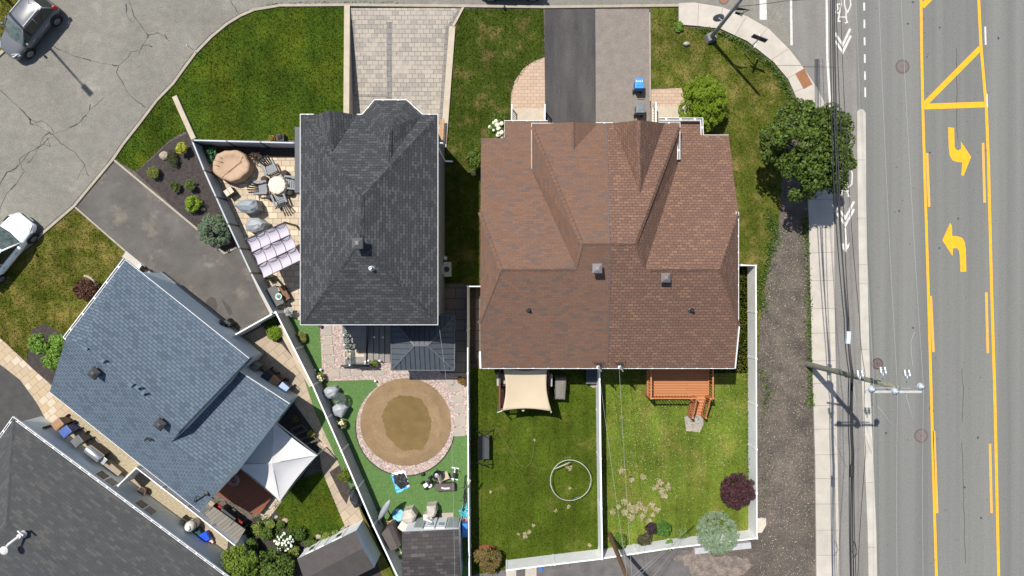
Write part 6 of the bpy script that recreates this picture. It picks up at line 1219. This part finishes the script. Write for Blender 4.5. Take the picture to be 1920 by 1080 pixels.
# ---------------------------------------------------------------- stair landing with glass sides behind the charcoal house
ld = thing('stair_landing', 'grey stair landing with glass sides below the charcoal eave', 'stairs', P(680, 650, 0)); GT = mat('grey_decking', (.22, .2, .185), (.19, .175, .16), 2, .8, grain=.08); TP = mat('tan_tread', (.48, .4, .3), (.44, .365, .275), 2, .8)
lx0, lx1 = P(640, 0, .6).x, P(684, 0, .6).x
for i, (y0, y1, z) in enumerate(((606, 632, .9), (632, 643, .72), (643, 653, .54), (653, 683, .36))):
    MB().prism(gp([(641+i*2, y0), (686, y0), (686, y1), (641+i*2, y1)], z), 0, z).build('tread', GT, ld)
MB().prism(gp([(649, 656), (672, 656), (672, 664), (683, 664), (683, 669), (649, 669)], .37), .36, .37).build('tan_inlay', TP, ld)
for i in range(4): MB().prism(gp([(690+10.5*i, 606), (699.5+10.5*i, 606), (699.5+10.5*i, 679), (690+10.5*i, 679)], .32-.07*i), 0, .32-.07*i).build('tread', GT, ld)
MB().bar(P(640, 686, .3), P(692, 686, .3), .1, .3).build('front_beam', DARKM, ld)
m, n, b_ = newmat('clear_glass'); b_.inputs['Base Color'].default_value = (.75, .85, .82, 1); b_.inputs['Transmission Weight'].default_value = .95; b_.inputs['Roughness'].default_value = .02; b_.inputs['IOR'].default_value = 1.1; GLS = m
for a, c in (((641, 606), (648, 684)), ((648, 684), (690, 684))):
    A_, C_ = P(*a, 1.75), P(*c, 1.5); b = MB(); b.bar(Vector((A_.x, A_.y, 1.05)), Vector((C_.x, C_.y, .9)), .015, .95); b.build('glass_panel', GLS, ld)
for x, y, z in ((645, 628, .95), (647, 646, .75), (649, 657, .6), (650, 671, .5), (656, 684, .5), (685, 678, .5), (691, 676, .45), (712, 676, .4), (702, 632, 1.0), (718, 632, 1.0)):
    q = P(x, y, z); o = MB().lathe([(.045, 0), (.06, .03), (.05, .09), (.02, .1)], 10, q).build('cap_light', WHITE, ld)
cover('glass_table', 'round clear glass table between the two covered chairs on the turf', 'table', [(0, 0)]*3, .1, DARKM) if False else None
t = thing('glass_table', 'round clear glass table between the two covered chairs on the turf', 'table', P(638, 748, 0)); q = P(636, 749, .7)
MB().lathe([(.38, .69), (.39, .7), (.38, .71)], 28, (q.x, q.y, 0)).build('tabletop', GLS, t); b = MB(); b.tube([(q.x+.39*math.cos(a), q.y+.39*math.sin(a), .7) for a in [k*PI/14 for k in range(28)]], .015, 6, closed=True); b.build('rim', DARKM, t)
for k in range(3): a = k*2.1; MB().tube([(q.x+.3*math.cos(a), q.y+.3*math.sin(a), .02), (q.x+.1*math.cos(a), q.y+.1*math.sin(a), .35), (q.x+.3*math.cos(a), q.y+.3*math.sin(a), .69)], .012, 6).build('leg', DARKM, t)
tarp('covered_chair', 'pale grey covered chair above the round glass table', 'chair', [(605, 733), (612, 726), (628, 725), (634, 730), (630, 745), (618, 748), (607, 744)], .8, TARPP, 21)
tarp('covered_chair', 'pale grey covered chair below the round glass table', 'chair', [(623, 764), (630, 756), (645, 758), (652, 764), (640, 784), (628, 780), (622, 772)], .85, TARPP, 22)
for x, y in ((704, 714), (612, 752), (602, 693), (591, 694), (606, 702)):
    q = P(x, y, .15); b = MB(); b.tube([(q.x, q.y, 0), (q.x, q.y, .2)], .015, 5); b.lathe([(.05, .2), (.08, .22), (.06, .28), (.02, .3)], 10, (q.x, q.y, 0)); tag(b.build('solar_light', WHITE, None, True), 'small white solar light on a stake in the turf yard', 'garden light', 'white solar lights of the turf yard')
q = P(600, 612, .3); b = MB(); b.lathe([(.08, 0), (.11, .25), (.1, .26)], 12, (q.x, q.y, 0)); tag(b.build('flower_pot', mat('plum_pot', (.06, .015, .03), rough=.6)), 'tiny plum coloured pot at the charcoal roof gutter', 'flower pot')
# ---------------------------------------------------------------- front porches of the duplex
for i, (x0, x1, y0, y1, l) in enumerate(((958, 1022, 203, 232, 'beige concrete front porch left with white railings'), (1222, 1285, 199, 235, 'beige concrete front porch right with white railings'))):
    z = .45; p = thing('porch', l, 'porch', P((x0+x1)/2, y1, 0)); A, B2 = P(x0, y0, z), P(x1, y1+14, z); MB().prism([(A.x, A.y), (B2.x, A.y), (B2.x, B2.y), (A.x, B2.y)], 0, z).build('slab', STONEB, p, bevel=.02)
    for x in (A.x+.05, B2.x-.05):
        b = MB(); b.bar((x, A.y-.02, z+.9), (x, B2.y, z+.9), .05, .05); b.bar((x, A.y-.02, z+.12), (x, B2.y, z+.12), .04, .04)
        for k in range(10): yy = A.y-.05+(B2.y-A.y)*k/10; b.box((x, yy, z+.5), (.022, .022, .8))
        b.build('railing', WHITE, p); MB().box((x, A.y-.04, z+.47), (.06, .06, .95)).build('post', WHITE, p)
# ---------------------------------------------------------------- left back lawn
t = thing('trampoline_frame', 'bare pale ring frame of a trampoline on the left back lawn', 'trampoline frame', P(1070, 903, 0)); c = P(1070, 901, .55); rr = 38/S*(H-.55)/H
MB().tube([c+Vector((rr*math.cos(a), rr*math.sin(a), .12*math.sin(2*a+.5))) for a in [k*2*PI/48 for k in range(48)]], .022, 8, closed=True).build('ring', mat('pale_tube', (.4, .42, .38), rough=.45), t, True)
for a0 in (95, 200, 290, 345):
    a, d = R(a0-9), R(a0+9); pa, pd = c+Vector((rr*math.cos(a), rr*math.sin(a), 0)), c+Vector((rr*math.cos(d), rr*math.sin(d), 0)); o_ = Vector((math.cos(R(a0)), math.sin(R(a0)), 0))*.06
    MB().tube([pa, pa+o_-Vector((0, 0, .52)), pd+o_-Vector((0, 0, .52)), pd], .018, 6).build('leg', GALV, t, True)
MB().tube([c+Vector((rr*math.cos(R(145)), rr*math.sin(R(145)), .05)), c+Vector((-.05, rr*.92, .1))], .028, 6).build('loose_tube', mat('pale_tube_loose', (.45, .44, .36), rough=.5), t, True)
t = thing('garden_swing', 'dark canopy swing seat by the left white fence', 'swing', P(907, 842, 0)); SWM = mat('swing_cloth', (.05, .052, .056), (.042, .044, .048), 3, .8); SWB = mat('swing_cloth_dark', (.016, .016, .018), rough=.8)
a = P(896, 818, .9); c = P(919, 864, .9); xm = (a.x+c.x)/2
MB().prism([(a.x+.25, a.y), (c.x-.06, a.y), (c.x-.06, c.y), (a.x+.25, c.y)], .46, .54).build('seat', SWM, t, bevel=.02); MB().add([(a.x, a.y, 1.0), (a.x+.27, a.y, .52), (a.x+.27, c.y, .52), (a.x, c.y, 1.0)], [[0, 1, 2, 3]]).build('backrest', SWB, t)
b = MB()
for y in (a.y+.12, c.y-.14):
    b.tube([(a.x-.25, y+(.1 if y > c.y+.5 else -.1), .03), (xm, y, 1.5), (c.x+.2, y+(.1 if y > c.y+.5 else -.25), .03)], .025, 6); b.tube([(a.x-.2, y, .1), (c.x+.18, y, .1)], .022, 6)
    for dx in (-.2, .2): b.tube([(xm+dx, y, 1.4), (xm+dx, y-.1 if y < c.y+.5 else y-.2, .5)], .012, 5)
b.tube([(xm, a.y+.12, 1.5), (xm, c.y-.14, 1.5)], .028, 6); b.build('frame', DARKM, t)
wire('clothes_line', 'thin pale cord lying in a loop on the left back lawn', [P(930, 800, .12), P(945, 825, .12), P(962, 855, .12), P(975, 872, .12), P(986, 876, .12), P(995, 868, .12), P(1000, 850, .12), P(1002, 828, .12)], .008, mat('cord', (.2, .24, .08), rough=.8), 0, 3, None, 'cord')
wire('fence_plank', 'pale plank leaning over the white fence by the two bicycles', [P(877, 914, 1.7), P(882, 900, 1.9)], .04, STONEB, 0, 1, None, 'plank')
# ---------------------------------------------------------------- things on the artificial turf
t = thing('beach_towel', 'bright blue and white towel spread on the turf below the sand pad', 'towel', P(749, 903, 0)); BLU = mat('blue_towel', (.02, .28, .56), (.2, .5, .7), 9, .9, lo=.45, hi=.6)
q = [(733, 890), (757, 883), (768, 913), (744, 925)]; MB().prism(gp(wob(q, 5, .8), .05), .02, .05).build('cloth', BLU, t)
MB().prism(gp([(734, 888), (756, 882), (759, 888), (737, 893)], .055), .04, .058).build('border', WHITE, t); MB().prism(gp([(757, 884), (760, 884), (768, 912), (764, 914)], .055), .04, .06).build('border', WHITE, t)
cover('folded_cover', 'crumpled black sheet lying on the blue towel', 'sheet', wob([(737, 893), (757, 889), (765, 908), (751, 917), (740, 908)], 2, .8), .22, BLKC, 31, .4, .25, .05)
t = thing('storage_bench', 'dark brown bench box with a pale strap on the turf', 'bench box', P(834, 914, 0)); q = P(834, 914, .45); MB().box((q.x, q.y, .23), (1.12, .42, .44), R(2)).build('box', BRNC, t, bevel=.02); MB().ribbon([(q.x-.2, q.y+.0), (q.x, q.y-.06), (q.x+.3, q.y-.03)], .1, .45, .5).build('strap', mat('pink_cloth', (.6, .5, .5), rough=.9), t, bevel=.01)
def toy(name, label, px, py, rz, cm, seat):
    t = thing(name, label, 'toy', P(px, py, .02), None, rz)
    MB().box((0, 0, .26), (.6, .26, .16), top=.8).build('body', cm, t, bevel=.05, local=True); MB().box((-.12, 0, .38), (.26, .22, .1)).build('seat', seat, t, bevel=.03, local=True)
    for x in (-.26, .28):
        for s in (-.2, .2): MB().lathe([(.03, -.04), (.13, -.04), (.13, .04), (.03, .04)], 14, (x, s, .14), M=Matrix.Rotation(R(90), 4, 'X')).build('wheel', TYRE, t, local=True)
    MB().tube([(.2, 0, .3), (.14, 0, .52)], .02, 6).build('steering_column', DARKM, t, local=True); MB().tube([(.12, -.2, .54), (.14, 0, .52), (.12, .2, .54)], .018, 6).build('handlebar', DARKM, t, local=True); return t
toy('ride_on_toy', 'black and white ride on toy nearest the sand pad edge', 803, 904, R(35), BLKP, WHITE)
t = thing('round_grill', 'black round bowl grill among the toys on the turf', 'grill', P(822, 890, 0)); q = P(822, 891, .5); MB().lathe([(.1, .3), (.26, .42), (.32, .6), (.3, .6), (.22, .46), (.1, .4)], 20, (q.x, q.y, 0)).build('bowl', BLKP, t, True)
for k in range(3): MB().tube([(q.x+.15*math.cos(k*2.1), q.y+.15*math.sin(k*2.1), .4), (q.x+.28*math.cos(k*2.1), q.y+.28*math.sin(k*2.1), .02)], .015, 6).build('leg', DARKM, t)
MB().lathe([(.1, .5), (.13, .52), (.05, .56)], 12, (q.x-.1, q.y-.02, 0)).build('lid_knob', GALV, t)
t = thing('folding_chair', 'tan and white folding chair beside the black round grill', 'chair', P(836, 890, 0), None, R(20)); MB().box((0, 0, .38), (.4, .38, .03)).build('seat', mat('tan_fabric', (.45, .36, .25), rough=.9), t, local=True); MB().bar((-.2, 0, .4), (-.34, 0, .8), .38, .03).build('backrest', mat('tan_fabric_pale', (.5, .42, .33), rough=.9), t, local=True)
for sx_ in (-.18, .18):
    for sy_ in (-.18, .18): MB().tube([(sx_, sy_, 0), (-sx_, sy_, .38)], .014, 5).build('leg', WHITE, t, local=True)
t = thing('exercise_frame', 'white metal exercise frame on the turf by the white fence', 'exercise frame', P(852, 888, 0), None, R(80)); b = MB(); b.bar((-.3, 0, .3), (.35, 0, .35), .07, .07); b.bar((-.3, -.28, .06), (-.3, .28, .06), .06, .06); b.bar((.35, -.22, .06), (.35, .22, .06), .06, .06); b.bar((-.3, 0, .05), (-.3, 0, .32), .06, .06); b.bar((.35, 0, .05), (.35, 0, .36), .06, .06); b.build('frame', WHITE, t, bevel=.01, local=True); MB().box((.0, 0, .4), (.32, .2, .07)).build('seat', BLKP, t, bevel=.02, local=True); MB().tube([(.3, -.22, .5), (.33, 0, .45), (.3, .22, .5)], .018, 6).build('handlebar', DARKM, t, local=True)
b = MB(); q = P(806, 909, .1); b.lathe([(.1, 0), (.15, .04), (.16, .09), (.1, .12), (.04, .1)], 18, q); tag(b.build('plastic_bowl', WHITE, None, True), 'small white round bowl next to the ride on toy', 'bowl')
q = P(793, 889, .1); b = MB(); b.lathe([(.08, 0), (.13, .08), (.08, .18)], 12, (q.x, q.y, .02)); tag(b.build('ball', BLKP, None, True), 'small dark ball at the gravel edge', 'ball')
t = thing('closed_parasol', 'closed grey parasol leaning on its stand by the slanting fence', 'parasol', P(706, 958, 0))
a, c = P(710, 975, 1.1), P(731, 938, 1.9); MB().tube([a+(c-a)*k/5 for k in range(6)], [.06, .12, .17, .18, .15, .05], 10).build('cloth', TARPP, t, True); MB().tube([P(706, 968, .0), a, P(712, 984, .6)], .03, 6).build('pole', DARKM, t)
b = MB(); b.tube([P(706, 956, .1), P(722, 950, .1), P(735, 972, .1)], .03, 6); b.tube([P(724, 952, .1), P(716, 978, .08), P(736, 982, .08)], .025, 6); b.build('stand', DARKM, t)
q = P(748, 965, .15); b = MB(); b.lathe([(.15, .0), (.3, -.03), (.37, .06), (.36, .16), (.27, .22), (.17, .17), (.13, .08)], 28, q); sr = tag(b.build('swim_ring', mat('light_blue_plastic', (.22, .5, .63), (.2, .46, .6), 4, .3), None, True), 'light blue inflatable swim ring on the turf', 'swim ring')
MB().prism([(q.x-.35, q.y+.05), (q.x-.18, q.y+.32), (q.x-.08, q.y+.2), (q.x-.22, q.y+.02)], .3, .375).build('blue_patch', mat('deep_blue_plastic', (.03, .17, .36), rough=.3), sr)
for i, (q, l, s) in enumerate((([(757, 958), (772, 955), (781, 968), (775, 982), (762, 984), (750, 975)], 'beige covered chair right of the light blue swim ring', 41), ([(799, 950), (817, 948), (819, 962), (815, 970), (801, 972)], 'beige covered chair in front of the shed doors', 42))): tarp('covered_chair', l, 'chair', q, 1.0, BEI, s)
for x, y, s, rz, h, l in ((757, 987, .5, -35, .75, 'square cream cushion box leaning at the shed corner'), (802, 972, .48, 3, .6, 'square cream cushion box before the shed doors')):
    t = thing('cushion_box', l, 'box', Vector((P(x, y, h).x, P(x, y, h).y, 0)), 'cream cushion boxes at the shed', R(rz)); MB().box((0, 0, h/2), (s, s, h)).build('body', BEI, t, bevel=.03, local=True); MB().box((0, 0, h+.04), (s*1.04, s*1.04, .08)).build('lid', mat('cream_lid_pale', (.6, .55, .47), rough=.8), t, bevel=.02, local=True)
tag(MB().prism(gp([(828, 962), (850, 961), (850, 973), (829, 974)], .08), 0, .08).build('stepping_stone', SLAB, bevel=.015), 'single pale slab right of the covered chair at the shed', 'stepping stone')
q = P(820, 967, .2); b = MB(); b.lathe([(.14, 0), (.19, .3), (.17, .3), (.15, .1)], 16, (q.x, q.y, .02)); tag(b.build('bucket', mat('green_black', (.03, .04, .035), rough=.6), None), 'dark round bucket beside the beige covered chair', 'bucket')
t = thing('storage_shed', 'small brown pitched storage box between fence and grey roofed shed', 'storage box', P(733, 1008, 0)); h = 1.3
QA = [P(715, 1001, h), P(736, 984, h), P(752, 1022, h), P(733, 1033, h)]; MB().prism([(p.x, p.y) for p in QA], 0, h-.02).build('body', BRNC, t); rp0, rp1 = P(728, 988, h+.28), P(745, 1028, h+.28)
b = MB(); b.poly([QA[0], rp0, rp1, QA[3]]); b.poly([QA[1], QA[2], rp1, rp0]); b.build('lid', mat('brown_lid', (.105, .088, .08), (.09, .076, .07), 3, .6), t); b = MB(); b.poly([QA[0], QA[1], rp0], up=False); b.poly([QA[2], QA[3], rp1], up=False); b.build('gable_end', BRNC, t)
MB().bar(P(722, 982, .02), P(750, 978, .02), .3, .04).build('base_board', mat('orange_board', (.4, .22, .11), rough=.8), t)
def bicycle(label, px, py, rz, col):
    t = thing('bicycle', label, 'bicycle', P(px, py, .02), 'bicycles leaning on the white fence', rz); fm = mat('bike_paint_%d' % py, col, rough=.4); L_ = Matrix.Rotation(R(90), 4, 'X')
    for x in (-.52, .52):
        wl_ = MB().tube([(x+.33*math.cos(a), 0, .35+.33*math.sin(a)) for a in [k*PI/14 for k in range(28)]], .022, 6, closed=True).build('wheel', TYRE, t, True, local=True); b = MB()
        for k in range(7): a = k*PI/7; b.tube([(x+.32*math.cos(a), 0, .35+.32*math.sin(a)), (x-.32*math.cos(a), 0, .35-.32*math.sin(a))], .004, 4)
        b.build('spokes', GALV, wl_, local=True)
    b = MB()
    for a, c in (((-.52, 0, .35), (-.1, 0, .33)), ((-.1, 0, .33), (-.2, 0, .8)), ((-.52, 0, .35), (-.2, 0, .75)), ((-.1, 0, .33), (.36, 0, .8)), ((-.19, 0, .75), (.36, 0, .82)), ((.52, 0, .35), (.34, 0, .95))): b.tube([a, c], .018, 6)
    b.build('frame', fm, t, True, local=True); MB().box((-.21, 0, .86), (.24, .13, .06), top=.8).build('saddle', BLKP, t, bevel=.02, local=True); MB().tube([(.3, -.28, .98), (.36, 0, 1.0), (.3, .28, .98)], .014, 6).build('handlebar', BLKP, t, local=True); return t
for o, tilt in ((bicycle('dark bicycle leaning on the white fence, upper one', 872, 916, R(88), (.03, .02, .05)), 18), (bicycle('dark bicycle leaning on the white fence, lower one by the turquoise leaves', 871, 940, R(84), (.02, .02, .03)), 22)): o.rotation_euler = (R(-tilt) if False else 0, 0, o.rotation_euler[2]); 
plant('turquoise_plant', 'turquoise artificial palm leaves against the white fence', 'plant', 872, 962, 12, .9, [(.03, .25, .32), (.06, .38, .45), (.14, .5, .55)], 120, .24, 90, .7, 12, .4, width=.14)
t = thing('toy_box', 'red topped box of toys below the turquoise leaves', 'box', P(871, 976, 0)); q = P(871, 977, .4); MB().box((q.x, q.y, .2), (.4, .45, .4)).build('box', mat('red_box', (.4, .1, .07), rough=.6), t, bevel=.02); MB().box((q.x-.08, q.y, .42), (.2, .3, .08)).build('contents', DARKM, t, bevel=.02)
t = thing('blue_barrel', 'bright blue upright box squeezed between shed and white fence', 'box', P(871, 993, 0)); q = P(872, 994, .7); MB().box((q.x, q.y, .4), (.34, .8, .78)).build('casing', mat('bright_blue', (.02, .13, .42), rough=.45), t, bevel=.03); MB().box((q.x, q.y, .8), (.3, .7, .05)).build('lid', mat('bright_blue_lid', (.03, .17, .5), rough=.4), t, bevel=.015); t.name = 'storage_box'
wire('rake_handle', 'reddish wooden handle leaning between shed and blue box', [P(866, 980, .1), P(868, 1012, .9)], .03, mat('handle_wood', (.2, .07, .035), rough=.7), 0, 1, None, 'handle')
# ---------------------------------------------------------------- lane between grey and blue house
t = thing('barbecue', 'long silver box barbecue on the gravel lane', 'barbecue', Vector((*P(176, 851, .9)[:2], 0)), None, R(-38)); SIL = mat('silver_hood', (.6, .6, .62), rough=.25, metal=.8)
MB().lathe([(.26, -.5), (.27, -.48), (.27, .48), (.26, .5)], 16, (0, 0, .86), M=Matrix.Rotation(R(90), 4, 'Y')).build('hood', SIL, t, True, local=True); MB().box((0, 0, .45), (.9, .48, .8)).build('cabinet', DARKM, t, bevel=.02, local=True); MB().bar((-.35, -.28, 1.0), (.35, -.28, 1.0), .03, .03).build('handle', DARKM, t, local=True)
for s in (.66,): MB().box((s, 0, .85), (.3, .4, .04)).build('side_shelf', GALV, t, bevel=.01, local=True)
t = thing('garden_bench', 'long narrow tan box bench on the gravel lane', 'bench box', Vector((*P(211, 878, .45)[:2], 0)), None, R(-40)); MB().box((0, 0, .22), (1.05, .32, .42)).build('box', mat('tan_grey_box', (.24, .19, .14), (.2, .16, .12), 4, .8), t, bevel=.02, local=True); MB().box((0, 0, .45), (1.1, .36, .05)).build('lid', mat('tan_grey_lid', (.29, .235, .175), rough=.8), t, bevel=.01, local=True)
t = thing('clay_planter', 'brown round planter behind the white gate fence on the lane', 'planter', Vector((*P(266, 921, .4)[:2], 0))); MB().lathe([(.16, 0), (.24, .4), (.25, .44), (.2, .44), (.18, .3)], 18, Vector((*P(266, 921, .4)[:2], 0))).build('pot', mat('brown_pot', (.2, .11, .08), rough=.8), t, True); MB().lathe([(.19, .38), (.1, .42)], 12, Vector((*P(266, 921, .4)[:2], 0))).build('soil', MULCH, t)
q = P(354, 989, .9); t = thing('pool_filter', 'white domed tank with black band on the gravel lane', 'tank', Vector((q.x, q.y, 0))); MB().lathe([(.26, 0), (.3, .08), (.3, .75), (.24, .92), (.12, 1.0)], 20, (q.x, q.y, 0)).build('tank', mat('cream_tank', (.6, .57, .5), rough=.4), t, True); MB().lathe([(.13, .98), (.15, 1.0), (.13, 1.08), (.05, 1.1)], 16, (q.x, q.y, 0)).build('cap', WHITE, t, True); MB().tube([(q.x+.31*math.cos(a), q.y+.31*math.sin(a), .6) for a in [k*PI/10 for k in range(20)]], .02, 5, closed=True).build('band', DARKM, t); MB().tube([(q.x+.2, q.y+.3, .5), (q.x-.1, q.y+.45, .5), (q.x-.5, q.y, .3), (q.x-.35, q.y-.3, .1)], .025, 6).build('hose', DARKM, t, True)
t = thing('pump_box', 'black pump box behind the white domed tank', 'pump', Vector((*P(346, 977, .4)[:2], 0)), None, R(-38)); MB().box((0, 0, .25), (.5, .32, .5), top=.9).build('casing', BLKP, t, bevel=.04, local=True); MB().lathe([(.08, .5), (.1, .52), (.06, .6)], 12).build('knob', DARKM, t, local=True)
t = thing('storage_tote', 'bright blue plastic tote on the gravel lane by the tank', 'tote', Vector((*P(380, 1009, .45)[:2], 0)), None, R(28)); MB().box((0, 0, .22), (.62, .46, .42), top=1.08).build('box', mat('cobalt_plastic', (.01, .05, .45), (.012, .06, .5), 3, .35), t, bevel=.03, local=True); MB().box((0, 0, .45), (.7, .52, .05)).build('lid', mat('cobalt_lid', (.015, .08, .6), rough=.35), t, bevel=.02, local=True)
t = thing('storage_tote', 'dark green tote between tank and bright blue tote', 'tote', Vector((*P(368, 1001, .4)[:2], 0)), None, R(28)); MB().box((0, 0, .2), (.5, .4, .38), top=1.08).build('box', mat('green_plastic', (.01, .05, .035), rough=.5), t, bevel=.03, local=True); MB().box((0, 0, .41), (.54, .44, .04)).build('lid', mat('green_lid', (.012, .06, .045), rough=.5), t, bevel=.02, local=True)
t = thing('bag', 'red and white printed bag leaning on the bright blue tote', 'bag', Vector((*P(394, 1013, .2)[:2], 0)), None, R(-60)); MB().box((0, 0, .2), (.5, .28, .12), top=.9).build('sack', mat('bag_print', (.6, .55, .55), (.5, .06, .07), 5, .6, coord='obj', lo=.5, hi=.54), t, bevel=.04, local=True); MB().box((0, 0, .1), (.44, .24, .1)).build('sack_base', mat('bag_base', (.5, .4, .4), rough=.7), t, bevel=.03, local=True)
t = thing('dark_gate', 'dark low panel at the corner of the grey house lane', 'gate', P(80, 815, 0)); MB().bar(P(62, 808, .5), P(94, 798, .5), .06, .9).build('panel', DARKM, t); 
for x, y in ((62, 808), (94, 798)): q = P(x, y, .5); MB().box((q.x, q.y, .52), (.1, .1, 1.04)).build('post', DARKM, t)
# lot furniture at the lower edge
tag(MB().prism(gp([(985, 1066), (1006, 1064), (1006, 1120), (985, 1120)], .05), 0, .05).build('concrete_pad', CONC, bevel=.01), 'pale concrete strip between the asphalt strips at the lower edge', 'slab')
tag(MB().prism(gp([(949, 1070), (968, 1068), (968, 1120), (949, 1120)], .06), 0, .06).build('concrete_pad', CONC, bevel=.01), 'pale concrete slab under the end of the white rear fence', 'slab')
q = P(1014, 1066, .1); tag(MB().box((q.x, q.y, .05), (.2, .3, .08), .3).build('blue_bag', mat('blue_plastic_bag', (.03, .15, .5), rough=.5), bevel=.02), 'small bright blue scrap on the lot by the white rear fence', 'scrap')
DUSTM = mat('pale_dust', (.21, .165, .135), (.12, .1, .088), 2.2, .95, .5, 30, grain=.4, gscale=12, lo=.4, hi=.6)
struct(MB().prism(gp(wob([(1262, 1046), (1300, 1034), (1340, 1042), (1400, 1046), (1412, 1062), (1370, 1090), (1300, 1095), (1290, 1062)], 6, 3)), 0, .009).build('dust_patch', DUSTM))
struct(MB().prism(gp(wob([(1440, 985), (1490, 1000), (1520, 1040), (1515, 1090), (1450, 1090), (1425, 1040)], 6, 3)), 0, .006).build('dust_patch', mat('brown_dust', (.1, .082, .066), (.075, .062, .052), 1.5, .95, .5, 30, grain=.5, gscale=12)))
